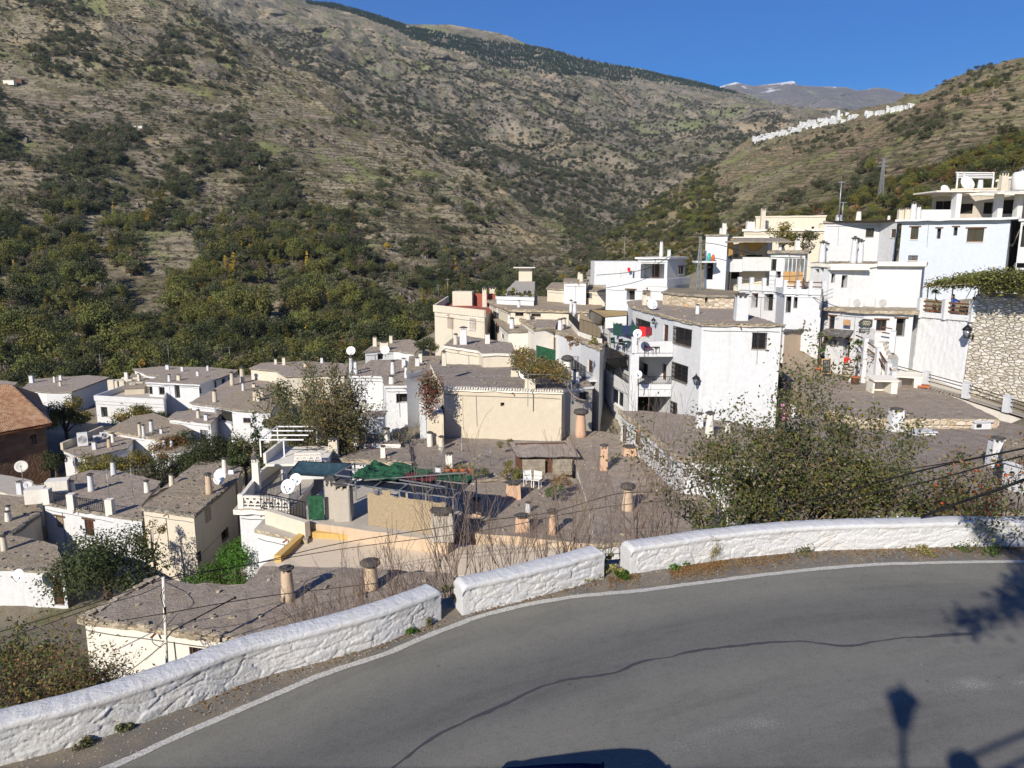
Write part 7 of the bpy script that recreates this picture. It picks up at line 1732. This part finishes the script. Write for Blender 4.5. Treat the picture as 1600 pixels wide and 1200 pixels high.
# upper terrace furniture
for px,d,l in [(1453,55.5,'dark cafe chair at the left end of the upper terrace'),(1461,55.0,'dark cafe chair left of the person in blue'),(1489,54.0,'dark cafe chair right of the person in blue'),(1498,53.5,'dark cafe chair in the middle of the right rail'),(1506,53.2,'dark cafe chair nearest the crimson jackets')]: chair(tp_(px-4,1.1),R.uniform(0,6),l,'iron',None,1.1)
qq=tp_(1447,.8); pot_plant(1449,55.3,-5.35,1.5,'yucca in an orange pot behind the left wooden rail',q=qq)
# ---------------------------------------------------------------- air
HZ=True
if HZ:
    mt=bpy.data.materials.new('haze'); mt.use_nodes=True; nt=mt.node_tree; nt.nodes.remove(nt.nodes['Principled BSDF']); v=nt.nodes.new('ShaderNodeVolumePrincipled'); v.inputs['Color'].default_value=(.62,.78,1.0,1); v.inputs['Density'].default_value=.000055; v.inputs['Anisotropy'].default_value=.2
    nt.links.new(v.outputs[0],nt.nodes['Material Output'].inputs['Volume']); m=MB(); m.box((1500,4400,1000),(9800,9600,2300)); o=build('haze',m,mt); o['kind']='stuff'; o['label']='thin blue air between the far slopes'
# ---------------------------------------------------------------- village ground
for (x,y,z) in [(-165,220,-66),(-130,215,-64),(-160,185,-62),(-120,180,-58),(-100,215,-60),(-70,225,-58),(-150,150,-46),(-90,150,-47),(-50,150,-46),(-20,150,-44),(10,150,-40),(40,170,-36),(-90,210,-52),(-40,210,-50),(10,220,-46),(60,230,-36),(-160,100,-36),(-110,100,-30),(95,150,-2),(120,130,4),(70,150,-14),(100,100,5),(115,90,6),(-90,60,-26),(-60,40,-24),(-40,25,-20),(-25,15,-14),(40,30,-12),(60,40,-9),(90,60,0),(45,25,-10),(30,22,-10)]: GP.append((x,y,z))
def ground():
    nx,ny=300,270; xs=np.linspace(-170,160,nx); ys=np.linspace(-3,225,ny); X,Y=np.meshgrid(xs,ys); G=np.array(GP); Z=np.zeros_like(X); W=np.zeros_like(X)
    for g in G:
        w=1/((X-g[0])**2+(Y-g[1])**2+2.5)**1.9; Z+=w*g[2]; W+=w
    Z/=W
    for poly,zc in POLYS:
        px=[p[0] for p in poly]; py=[p[1] for p in poly]
        I=np.where((X>min(px)-1)&(X<max(px)+1)&(Y>min(py)-1)&(Y<max(py)+1))
        for i,j in zip(*I):
            if inpoly(X[i,j],Y[i,j],poly) and Z[i,j]>zc: Z[i,j]=zc
    # under the road
    for i in range(ny):
        for j in range(nx):
            x,y=X[i,j],Y[i,j]
            if y<22:
                b=min(BASEW[::4],key=lambda q:(q.x-x)**2+(q.y-y)**2)
                if y<b.y+.2+.0: Z[i,j]=min(Z[i,j],ROAD-.25)
                elif (Vector((x,y))-b.to_2d()).length<1.3: Z[i,j]=ROAD-.45
            Z[i,j]+=.35*noise.fractal(Vector((x*.25,y*.25,0)),1,2,4)*(1 if y>18 else .2)
    V=np.stack([X,Y,Z],-1).reshape(-1,3); I=np.arange(nx*ny).reshape(ny,nx)
    Fq=np.stack([I[:-1,:-1],I[:-1,1:],I[1:,1:],I[1:,:-1]],-1).reshape(-1,4)
    o=link('ground',np_mesh('ground',V,Fq,M['groundmat'])); o['kind']='structure'; o['label']='earthy sloping ground between the village houses'
    return xs,ys,Z
t=NT('groundmat'); c=t.ramp(t.noise(.5,7,.7),[(.3,(.16,.135,.095)),(.5,(.26,.22,.165)),(.65,(.15,.15,.065)),(.8,(.32,.275,.21))]); t.col(c); t.rough(1); t.bump(t.noise(6,6,.8),1,.1); M['groundmat']=t.m
GX,GY,GZ=ground()
def gz(x,y):
    j=(x-GX[0])/(GX[1]-GX[0]); i=(y-GY[0])/(GY[1]-GY[0]); j=max(0,min(len(GX)-2,j)); i=max(0,min(len(GY)-2,i)); a,b=int(i),int(j); u,v=i-a,j-b
    return float((GZ[a,b]*(1-v)+GZ[a,b+1]*v)*(1-u)+(GZ[a+1,b]*(1-v)+GZ[a+1,b+1]*v)*u)
# ---------------------------------------------------------------- plants
def grow(rng,base,dirs,L0,r0,levels,nb,spread,up=.15,seg=4,wob=.18,shrink=.68):
    """tubes for a branching plant; returns list of (points, radii) and twig sample points"""
    T=[];tips=[]
    def br(p,d,L,r,lv):
        pts=[p];rs=[r]; n=seg
        for i in range(n):
            d=(d+Vector((rng.gauss(0,wob),rng.gauss(0,wob),rng.gauss(0,wob)+up*.3))).normalized(); p=p+d*L/n; pts.append(p); rs.append(r*(1-.55*(i+1)/n))
        T.append((pts,rs,lv))
        if lv<=1: tips.extend([(q,d) for q in pts[1:]])
        if lv==0: return
        for k in range(nb):
            t=rng.uniform(.35,1.0) if k else 1.0; i=min(n,max(1,int(t*n))); q=pts[i]
            a=rng.uniform(0,6.28); x=d.orthogonal().normalized(); y=d.cross(x); nd=(d+(x*math.cos(a)+y*math.sin(a))*spread*rng.uniform(.6,1.3)+Vector((0,0,up))).normalized()
            br(q,nd,L*shrink*rng.uniform(.75,1.2),rs[i]*.75,lv-1)
    for d,l in dirs: br(Vector(base)+Vector((rng.uniform(-.15,.15),rng.uniform(-.15,.15),0)),Vector(d).normalized(),L0*l,r0*(.6+.4*l),levels)
    return T,tips
def plant(name,label,cat,base,seed,dirs,L0,r0,levels,nb,spread,leaf=None,nleaf=0,lsize=.1,lmix=None,up=.15,bark='twig_grey',wob=.18,sh=.68,aspect=.5,jit=.12,group=None,fruit=None,minr=.003,droop=-.25):
    rng=random.Random(seed); T,tips=grow(rng,base,dirs,L0,r0,levels,nb,spread,up,wob=wob,shrink=sh)
    rt=thing(name,label,cat,Vector(base),group); m=MB()
    for pts,rs,lv in T: m.tube(pts,[max(minr,q) for q in rs],6 if lv>=levels-1 else 4 if lv else 3,False)
    build('branches',m,M[bark],rt)
    if nleaf and tips:
        g=np.random.default_rng(seed)
        for mi,(mat,fr) in enumerate(lmix or [(leaf,1)]):
            n=int(nleaf*fr); k=g.integers(0,len(tips),n); c=np.array([tips[i][0] for i in k])+g.normal(size=(n,3))*jit
            V,Fq=quads(c,g.normal(size=(n,3))*.5+np.array([-.2,-.5,.5]),lsize,g,aspect); V=V-np.array(rt.location); me=np_mesh('leaves',V,Fq,M[mat],False); link('leaves',me,rt)
    if fruit:
        m=MB()
        for i in range(fruit[1]): m.ball(rng.choice(tips)[0],fruit[2],6)
        build('fruit',m,M[fruit[0]],rt)
    return rt
def fan(n,rng,spread,lo=.6): 
    out=[]
    for i in range(n): a=rng.uniform(0,6.28); s=spread*math.sqrt(rng.random()); out.append((Vector((math.cos(a)*s*1.15,math.sin(a)*s*.6,1)),rng.uniform(lo,1)))
    return out
rg=random.Random(3)
def gp(px,d): x=(px-CX)/F*(d*cp+9*sp); return Vector((x,d,gz(x,d)-.1))
# the big leafy shrub behind the right parapet
SM=[('leaf_bush',.55),('leaf_dark',.20),('leaf_autumn',.10),('leaf_bare',.15)]
for (px,d,seed,n,sp_,L0,nl,l,mx) in [(1235,18.6,31,8,.42,2.5,8200,'tall loose leafy shrub behind the right parapet, centre of the thicket',SM),(1150,18.2,32,5,.45,1.75,4200,'left hand leafy shrub of the thicket behind the right parapet',SM),(1335,19.0,33,7,.5,1.9,6800,'dense olive leaved shrub in the right half of the thicket',SM),(1280,19.8,35,6,.4,2.1,5200,'thin topped shrub at the back of the thicket, reaching the tavern roof',SM)]:
    b=gp(px,d); plant('leafy_shrub',l,'shrub',b,seed,fan(n,rg,sp_),L0*1.17,.05,4,3,.52,None,int(nl*1.6),.11,mx,up=.10,bark='twig_grey',jit=.13)
b=gp(1475,18.0); plant('persimmon_shrub','reddish brown shrub dotted with orange fruit at the right end of the thicket','shrub',b,41,fan(6,rg,.6),1.35,.035,4,3,.6,None,2600,.10,[('leaf_dry',.35),('leaf_autumn',.4),('leaf_bush',.25)],fruit=('orange',55,.05))
b=gp(1570,16.0); plant('sparse_shrub','thin dark stemmed shrub with few leaves at the right edge','shrub',b,42,fan(7,rg,.55),1.5,.025,4,2,.5,None,700,.10,[('leaf_dark',.6),('leaf_dry',.4)],bark='wood')
b=gp(1530,15.5); plant('sparse_shrub','second thin dark shrub, just left of the edge one','shrub',b,43,fan(5,rg,.5),1.2,.02,4,2,.5,None,500,.09,[('leaf_bush',1)],bark='wood')
b=gp(1105,16.8); plant('small_dark_shrub','small dense green shrub at the left foot of the thicket','shrub',b,44,fan(6,rg,.7),.55,.02,3,3,.6,None,2600,.09,[('leaf_dark',.6),('leaf_ivy',.4)])
b=gp(1400,17.0); plant('low_green_shrub','low bright green shrub just above the parapet in the thicket','shrub',b,45,fan(6,rg,.9),.5,.02,3,3,.6,None,2400,.09,[('leaf_ivy',.6),('leaf_autumn',.4)])
# bare saplings
SP=[(1040,15.5,2.2),(985,16.5,2.1),(960,17.5,1.7),(1005,19,1.8),(905,16.8,2.0),(870,17.5,1.9),(820,16.0,1.6),(845,19,1.7),(800,17,1.5),(735,16.5,1.7),(705,15.0,2.1),(690,16.8,1.5),(655,15.8,1.2),(620,15.2,1.3),(585,15.6,1.2),(545,15.0,1.1),(500,15.2,1.1),(465,14.6,1.0),(930,20,1.5),(440,15.5,1.0)]
side=['far left','left','middle','right','far right']
for i,(px,d,L) in enumerate(SP):
    b=gp(px,d); b.z=min(b.z,-7.6); f=fan(3 if i%2 else 4,rg,.42,.7)
    plant('bare_sapling','leafless reddish sapling with many thin stems behind the parapet','sapling',b,60+i,f,L*.98,.026,3,3,.42,bark='twig' if i%2 else 'twig_grey',up=.22,wob=.10,sh=.72,group='leafless saplings behind the parapet',nleaf=30,lsize=.05,leaf='leaf_dry',minr=.004)
# garden trees and hedges: (px, d, width m, height m, kind mats, n, leaf, label)
def garden(px,py,z,w,h,mat,n,ls,label,seed,shape='round',name='garden_tree',cat='tree',nc=16,base=.08):
    q=P(px,py,z); me=tree_mesh(name,[M[mat],M['bark']],w,h,n,ls,seed,base,shape,nc)
    rt=thing(name,label,cat,q); bm=bmesh.new(); bm.from_mesh(me)
    for nm,mi in (('crown',0),('trunk',1)):
        b2=bm.copy(); bmesh.ops.delete(b2,geom=[f for f in b2.faces if f.material_index!=mi],context='FACES'); m2=bpy.data.meshes.new(nm); 
        for f in b2.faces: f.material_index=0
        b2.to_mesh(m2); b2.free(); m2.materials.append(M[mat] if mi==0 else M['bark']); link(nm,m2,rt)
    return rt
garden(168,955,-19.6,6.6,5.2,'leaf_dark',9000,.17,'dense glossy dark tree in front of the white house, lower left',101,nc=22)
garden(242,895,-19.6,2.2,4.0,'leaf_autumn',700,.14,'thin yellowish bush beside the corner of the tall beige house',102,nc=8)
garden(106,702,-22.5,5.6,6.8,'leaf_autumn',5200,.22,'round autumn coloured tree with a bare forked trunk beside the tile roof',103,base=.3,nc=18)
garden(88,740,-20.6,3.6,2.4,'leaf_dark',3000,.17,'small dark laurel between the tile roof and the white tanks',104,nc=10)
garden(212,676,-22.4,5.6,3.8,'leaf_yellow',1400,.22,'yellow green bush against the white terrace wall',105,nc=12); garden(205,678,-22.4,5.8,3.9,'leaf_green',2600,.22,'green leaves growing through the yellow bush',106,nc=12,name='garden_shrub',cat='shrub'); garden(243,668,-22.4,3.2,3.0,'leaf_green',1600,.2,'light green bush right of the yellow one',107,nc=9,name='garden_shrub',cat='shrub')
for i,(px,py,w,h,mt,l) in enumerate([(170,752,5.0,3.2,'leaf_autumn','straw green hedge clump behind the roof with four white posts'),(205,752,5.2,3.4,'leaf_autumn','golden olive hedge clump in the middle of the garden'),(240,760,4.6,3.0,'leaf_grey','grey green hedge clump in the garden'),(272,762,4.8,3.2,'leaf_dark','dark green hedge clump beside the back wing'),
    (262,722,4.2,3.0,'leaf_rust','reddish shrub under the long low house'),(293,716,4.4,3.2,'leaf_dark','dark shrub beside the small hidden house'),(305,742,4.0,2.6,'leaf_dark','round dark shrub just above the back wing roof')]):
    garden(px,py,-20.3,w,h,mt,2600,.2,l,110+i,name='hedge_shrub',cat='shrub',nc=12)
garden(345,765,-19.4,6.2,5.2,'leaf_dark',7000,.19,'large dark evergreen tree above the back wing roof',120,nc=20); garden(385,760,-18.6,3.2,4.6,'leaf_dark',2600,.19,'dark slender tree left of the slim chimney',121,nc=10)
garden(403,735,-18.2,2.2,5.6,'leaf_pine',1500,.25,'small dark spruce beside the white house wall',122,'cone',nc=14)
garden(447,722,-17.2,3.6,7.4,'leaf_olive',5200,.2,'tall ragged cypress like tree left of the leafless trees',123,'column',nc=18); garden(440,715,-17.2,3.0,5.0,'leaf_dark',2600,.2,'dark lower growth around the ragged tall tree',124,nc=12,name='garden_shrub',cat='shrub')
for i,(px,d,L,nl,mx,l) in enumerate([(505,47,3.8,2600,[('leaf_rust',.2),('leaf_olive',.8)],'half bare spreading tree in front of the arched window house'),(545,46,3.5,1500,[('leaf_green',.6),('leaf_olive',.4)],'airy tree with few leaves beside the creeper wall'),(475,48,3.1,2200,[('leaf_olive',1)],'olive leaved airy tree right of the cypress')]):
    x=(px-CX)/F*(d*cp+15*sp); plant('airy_tree',l,'tree',Vector((x,d,-14.9)),130+i,fan(5,rg,.45),L,.10,4,3,.6,None,nl*2,.2,mx,up=.12,bark='bark',jit=.22,minr=.012)
garden(672,556,-11.2,3.4,2.2,'leaf_dark',1800,.18,'dark spiky conifer bush in front of the cream house',140,nc=8)
garden(1222,404,-.2,3.0,3.2,'leaf_autumn',1500,.2,'small autumn tree behind the glazed porch',141,nc=10) if False else None
for i,(px,d,w,h,mt,l) in enumerate([(1222,80,4.2,4.6,'leaf_autumn','autumn coloured tree between the glazed porch and the cream house'),(1254,79,3.4,3.6,'leaf_olive','thin green tree right of the autumn coloured one')]):
    q=D(px,d,-1.2); me=tree_mesh('garden_tree',[M[mt],M['bark']],w,h,1500,.22,141+i,.1,'round',10); o=link('garden_tree',me); o.location=q; tag(o,l,'tree')
# ivy bank
for i,(px,py,w,h,l) in enumerate([(345,918,2.6,1.5,'left part of the bright green ivy bank below the tall beige house'),(372,910,2.8,2.2,'bright green ivy mound beside the white corner house'),(384,880,2.0,1.8,'ivy climbing between the tall beige house and the white corner')]):
    garden(px,py,-17.6 if i<2 else -17.0,w*1.3,h*1.2,'leaf_ivy',2600,.13,l,150+i,name='ivy_bank',cat='ivy',nc=12,base=0)
# lower left bank
b=gp(20,17.5); plant('green_bank_shrub','green shrub at the left edge above the bramble','shrub',Vector((b.x,b.y,-11.6)),160,fan(8,rg,.9),1.0,.03,3,3,.6,None,4200,.11,[('leaf_dark',.6),('leaf_autumn',.4)])
for i,(px,d,z,L,l) in enumerate([(30,13.0,-10.2,1.25,'reddish dry bramble thicket at the lower left corner'),(90,13.4,-10.0,1.25,'bramble with dark leaves against the roadside house wall'),(-20,12.2,-9.9,1.2,'dry bramble cut by the left edge'),(130,13.0,-9.6,.9,'tangle of dark leaves at the corner of the roadside house')]):
    x=(px-CX)/F*(d*cp-z*sp); plant('bramble',l,'bramble',Vector((x,d,z+.35)),170+i,fan(11,rg,1.0),L*.95,.014,4,3,.7,None,4200,.075,[('leaf_dry',.12),('leaf_bush',.68),('leaf_rust',.2)],bark='twig',up=.05)
# vine carpets
def carpet(name,label,cat,poly3,n,size,mixm,thick,seed,stems=None,mat='twig_grey'):
    rng=np.random.default_rng(seed); c=sum(poly3,Vector((0,0,0)))/len(poly3); rt=thing(name,label,cat,c); A=np.array([tuple(p) for p in poly3]); m=len(A)
    for mi,(mt,fr) in enumerate(mixm):
        k=int(n*fr); t=rng.integers(0,m,k); a=rng.random(k); b=rng.random(k); s=a+b>1; a[s]=1-a[s]; b[s]=1-b[s]; cc=np.array(c)
        P0=cc+(A[t]-cc)*a[:,None]+(A[(t+1)%m]-cc)*b[:,None]; P0+=rng.normal(size=P0.shape)*np.array([.18,.18,thick])
        V,Fq=quads(P0,np.tile([0,-.3,1],(k,1)),size,rng,.7); link('leaves',np_mesh('leaves',V-np.array(c),Fq,M[mt],False),rt)
    s=MB(); 
    for i in range(14):
        a=R.choice(poly3); b=R.choice(poly3); q=c+(a-c)*R.random(); r_=c+(b-c)*R.random(); s.tube([q,(q+r_)/2+Vector((R.uniform(-.3,.3),0,.1)),r_],.02,4)
    for st in stems or []: s.tube(smooth(st,.3),.06,6)
    build('vine_stems',s,M[mat],rt); return rt
zv=-8.4; vp=[P(799,553,zv),P(818,543,zv),P(858,558,zv),P(884,575,zv),P(893,598,zv),P(860,585,zv),P(825,585,zv),P(803,572,zv)]
carpet('grape_vine','brownish green grape vine spread over the pergola behind the big cream house','vine',vp,5200,.17,[('leaf_autumn',.45),('leaf_rust',.25),('leaf_olive',.3)],.16,180,[[PD(884,580,50),PD(886,600,47),PD(893,615,45),PD(905,624,44.5),PD(918,626,44.6)]])
rt=thing('vine_pergola','thin metal frame holding up the grape vine','pergola',vp[0]); m=MB()
for k in (0,2,3,4,6): m.bar(vp[k],Vector((vp[k].x,vp[k].y,-10.6)),.05)
for i in range(8): m.bar(vp[i],vp[(i+1)%8],.04)
build('frame',m,M['galv'],rt)
m=MB(); rt=thing('green_mesh_fence','short green mesh fence panel above the vine','fence',PD(853,550,55)); a,b=PD(838,549,56),PD(868,557,54); m.bar(a,b,.04,.95); build('mesh_panel',m,M['netgreen'],rt); m=MB(); m.bar(a-UP*.6,a+UP*.5,.05); m.bar(b-UP*.6,b+UP*.5,.05); build('post',m,M['galv'],rt)
zt_=-2.45; tp=[D(1442,57.5,zt_-.5),D(1512,54.5,zt_-.1),D(1545,52,zt_+.1),D(1640,49,zt_),D(1640,60,zt_+.6),D(1560,60,zt_+.4),D(1500,60.5,zt_)]
carpet('terrace_vine','thick green vine roof over the upper terrace, hanging above the stone wall','vine',tp,8000,.2,[('leaf_green',.45),('leaf_autumn',.3),('leaf_dark',.25)],.22,181)
tq=[D(1530,52,-2.8),D(1640,48.2,-2.8),D(1640,49,-2.0),D(1535,53,-2.0)]; carpet('terrace_vine','dense front edge of the vine roof above the slatted openings','vine',tq,4200,.2,[('leaf_dark',.5),('leaf_green',.5)],.25,182)
rt=thing('vine_post_frame','thin dark posts and poles carrying the terrace vine','frame',tp[0]); m=MB()
for (px,d) in ((1446,58.3),(1484,56.6),(1524,54.5)): q=D(px,d,-5.3); m.bar(q,Vector((q.x,q.y,zt_-.3)),.07)
for a,b in ((0,1),(1,2),(0,6),(1,5)): m.bar(tp[a]-UP*.1,tp[b]-UP*.1,.06)
m.bar(D(1524,54.5,-3.2),D(1518,54.9,-5.0),.04); m.bar(D(1518,54.9,-3.0),D(1502,55.4,-4.4),.04); build('frame',m,M['wood_grey'],rt)
bq=[PD(660,592,48.5),PD(670,586,49),PD(684,592,49),PD(689,605,49),PD(686,618,48.5),PD(672,640,48),PD(666,648,48),PD(656,615,48)]
carpet('bougainvillea','red flowering creeper tumbling over the alcove beside the big cream house','creeper',bq,2000,.15,[('flower_red',.3),('leaf_rust',.35),('leaf_olive',.35)],.22,183)
# plants by the hut and among roofs
for i,(px,py,z,w,h,mt,l) in enumerate([(790,706,-13.0,1.3,1.1,'leaf_green','green bush left of the dark roofed hut'),(797,752,-13.3,1.3,1.5,'leaf_autumn','yellow green plant beside the plank panels'),(812,757,-13.3,1.1,.9,'leaf_green','low green plant below the plank panels'),(866,782,-13.3,1.3,1.2,'leaf_ivy','green bush right of the plastic chairs'),(750,750,-13.3,1.2,1.0,'leaf_olive','dry weeds behind the low pot wall'),
    (878,770,-13.2,1.5,1.5,'leaf_rust','brownish bush beside the dark hut'),(893,548,-7.2,1.0,1.6,'leaf_rust','creeper on the alley house balcony'),(925,545,-7.6,1.0,1.2,'leaf_autumn','yellow creeper at the corner of the side terrace')]):
    q=P(px,py,z); me=tree_mesh('small_plant',[M[mt]],w,h,700,.1,190+i,0,'round',8,False); o=link('small_plant',me); o.location=q; tag(o,l,'plant')
for i in range(13):
    px,py=778+i*4.4,466+R.uniform(-2,2); q=P(px,py,-5.55); me=PROTO.get('pp%d'%(i%3)) or tree_mesh('terrace_plant',[M[['leaf_green','leaf_dark','leaf_olive'][i%3]]],.7,.9,260,.12,210+i,0,'round',6,False); PROTO['pp%d'%(i%3)]=me
    o=link('terrace_plant',me); o.location=q; s=R.uniform(.7,1.5); o.scale=(s,s,s); tag(o,'small green plant in the row along the kerb of the plant filled roof terrace','plant','plants along the roof terrace kerb')
# gap and verge weeds
def tuft(px,py,mat,w,h,label,n=420,ls=.05):
    q=P(px,py,ROAD); me=tree_mesh('weed_tuft',[M[mat]],w,h,n,ls,300+int(px),0,'round',7,False); o=link('weed_tuft',me); o.location=q; tag(o,label,'weeds')
tuft(705,946,'leaf_olive',.42,.6,'green weeds growing in the left gap between the parapets'); tuft(957,897,'leaf_straw',.5,.25,'straw coloured weeds in the right gap'); tuft(950,890,'leaf_olive',.35,.45,'dark weeds against the block end in the right gap'); tuft(970,903,'leaf_ivy',.45,.14,'low green weeds in front of the right gap')
tuft(922,908,'leaf_straw',.55,.2,'dry weeds at the foot of the short parapet block'); tuft(783,945,'leaf_olive',.3,.12,'small green weed at the foot of the short parapet block',200); tuft(662,978,'leaf_olive',.3,.2,'weed near the end of the left parapet',200); tuft(642,990,'leaf_ivy',.25,.1,'small moss clump below the left parapet',200); tuft(188,1140,'leaf_olive',.35,.14,'weed clump low on the left parapet',250); tuft(130,1165,'leaf_olive',.3,.12,'weed clump at the bottom left of the parapet',200)
tuft(1062,886,'leaf_ivy',.6,.1,'low green weeds left of the tall straw stalks'); tuft(1250,862,'leaf_olive',.8,.12,'green weeds at the foot of the curving parapet'); tuft(1525,858,'leaf_ivy',1.1,.16,'broad green weeds under the tree shadow'); tuft(1440,862,'leaf_straw',.8,.08,'dry weeds left of the tree shadow')
b=P(1108,877,ROAD); plant('straw_stalks','tall dry straw weed standing against the curving parapet','weeds',b,330,[(Vector((.3*i-.2,-.1,1)),1-.15*i) for i in range(4)],.36,.006,2,3,.4,'leaf_straw',420,.035,None,bark='reed',jit=.03,minr=.002)
# fallen leaves
rng=np.random.default_rng(9); C_=[]
for (x0,x1,y0,y1,n) in [(1045,1240,868,892,1500),(1050,1130,880,893,900),(1240,1420,862,872,500),(1420,1600,858,868,600),(950,1000,893,908,300),(740,940,915,960,200),(300,700,985,1130,200)]:
    for _ in range(n):
        x=rng.uniform(x0,x1); 
        b0=np.interp(x,[p[0] for p in BASE],[p[1] for p in BASE]); e0=np.interp(x,[p[0] for p in EDGE],[p[1] for p in EDGE]); t=min(.95,abs(rng.normal())*.33+.04)
        C_.append(tuple(P(x,b0+(e0-b0)*t,ROAD)+Vector((0,0,.014+rng.random()*.02))))
C_=np.array(C_); nn=np.tile([0,0,2.5],(len(C_),1)); V,Fq=quads(C_,nn,.05,rng,.6); o=link('fallen_leaves',np_mesh('fallen_leaves',V,Fq,M['leaf_dry'],False)); tag(o,'brown and straw coloured fallen leaves along the verge',None,None,'stuff')
# pebbles
C2=MB()
for _ in range(900):
    x=R.uniform(0,1600); b0=np.interp(x,[p[0] for p in BASE],[p[1] for p in BASE]); e0=np.interp(x,[p[0] for p in EDGE],[p[1] for p in EDGE]); t=R.random()**1.6*.95
    p=P(x,b0+(e0-b0)*t,ROAD); s=R.uniform(.005,.017); C2.stone(p+UP*s*.3,(s*2,s*1.6,s),R.uniform(0,3))
o=build('pebbles',C2,M['pebble']); tag(o,'loose pebbles scattered along the verge',None,None,'stuff')
# roadside tree that throws its shadow on the right of the road
c0=caster(1715,925,2.6); rt=thing('viewpoint_tree','broad leafed tree on the viewpoint terrace, shading the right of the road','tree',Vector((c0.x+.3,c0.y,-1.7)))
T,tips=grow(random.Random(8),Vector((c0.x+.3,c0.y,-1.7)),[(Vector((0,0,1)),1)],2.2,.14,1,2,.2); m=MB(); m.tube([Vector((c0.x+.3,c0.y,-1.7)),Vector((c0.x+.2,c0.y,1)),c0],[.16,.13,.08],8)
rngt=random.Random(4); tips=[]
for i in range(34):
    a=rngt.uniform(0,6.28); d=Vector((math.cos(a),math.sin(a)*.8,rngt.uniform(-.5,.8))); L=rngt.uniform(1.2,2.5); e=c0+d*L; m.tube([c0,c0+d*L*.5+Vector((0,0,.1)),e],[.05,.03,.01],5); tips+= [c0+d*L*t for t in (.35,.5,.65,.8,.9,1,1.05)]
build('trunk',m,M['bark'],rt); g=np.random.default_rng(4); n=10500; k=g.integers(0,len(tips),n); c=np.array([tuple(tips[i]) for i in k])+g.normal(size=(n,3))*.14
V,Fq=quads(c,g.normal(size=(n,3)),.15,g,.7); link('crown',np_mesh('crown',V-np.array(rt.location),Fq,M['leaf_dark'],False),rt)
# ---------------------------------------------------------------- world, sun, camera
sc=bpy.context.scene
w=bpy.data.worlds.new('World'); sc.world=w; w.use_nodes=True
nt=w.node_tree; bg=nt.nodes['Background']; sky=nt.nodes.new('ShaderNodeTexSky'); sky.sky_type='NISHITA'; sky.sun_disc=False
sky.sun_elevation=EL; sky.sun_rotation=AZ+math.pi; sky.altitude=1200; sky.air_density=1.0; sky.dust_density=.45; sky.ozone_density=2.5
hs=nt.nodes.new('ShaderNodeHueSaturation'); hs.inputs['Hue'].default_value=.518; hs.inputs['Saturation'].default_value=1.6
nt.links.new(sky.outputs[0],hs.inputs['Color']); nt.links.new(hs.outputs[0],bg.inputs[0]); bg.inputs[1].default_value=.096
sd=bpy.data.lights.new('sun','SUN'); sd.energy=4.9; sd.angle=rad(.53); sd.color=(1.0,.92,.79)
so=bpy.data.objects.new('sun',sd); C.objects.link(so)
dirv=Vector((math.sin(AZ)*math.cos(EL),math.cos(AZ)*math.cos(EL),-math.sin(EL)))
so.rotation_euler=dirv.to_track_quat('-Z','Y').to_euler()
cd=bpy.data.cameras.new('camera'); cd.sensor_width=36; cd.lens=36*F/1600; cd.clip_start=.1; cd.clip_end=20000
co=bpy.data.objects.new('camera',cd); C.objects.link(co); co.rotation_euler=(math.pi/2-PITCH,0,0); sc.camera=co
sc.view_settings.view_transform='Standard'; sc.view_settings.look='None'; sc.view_settings.exposure=0.33; sc.view_settings.gamma=1
sc.render.film_transparent=False
try: sc.cycles.volume_bounces=0; sc.cycles.max_bounces=6; sc.cycles.transparent_max_bounces=8; sc.cycles.use_denoising=True
except Exception: pass
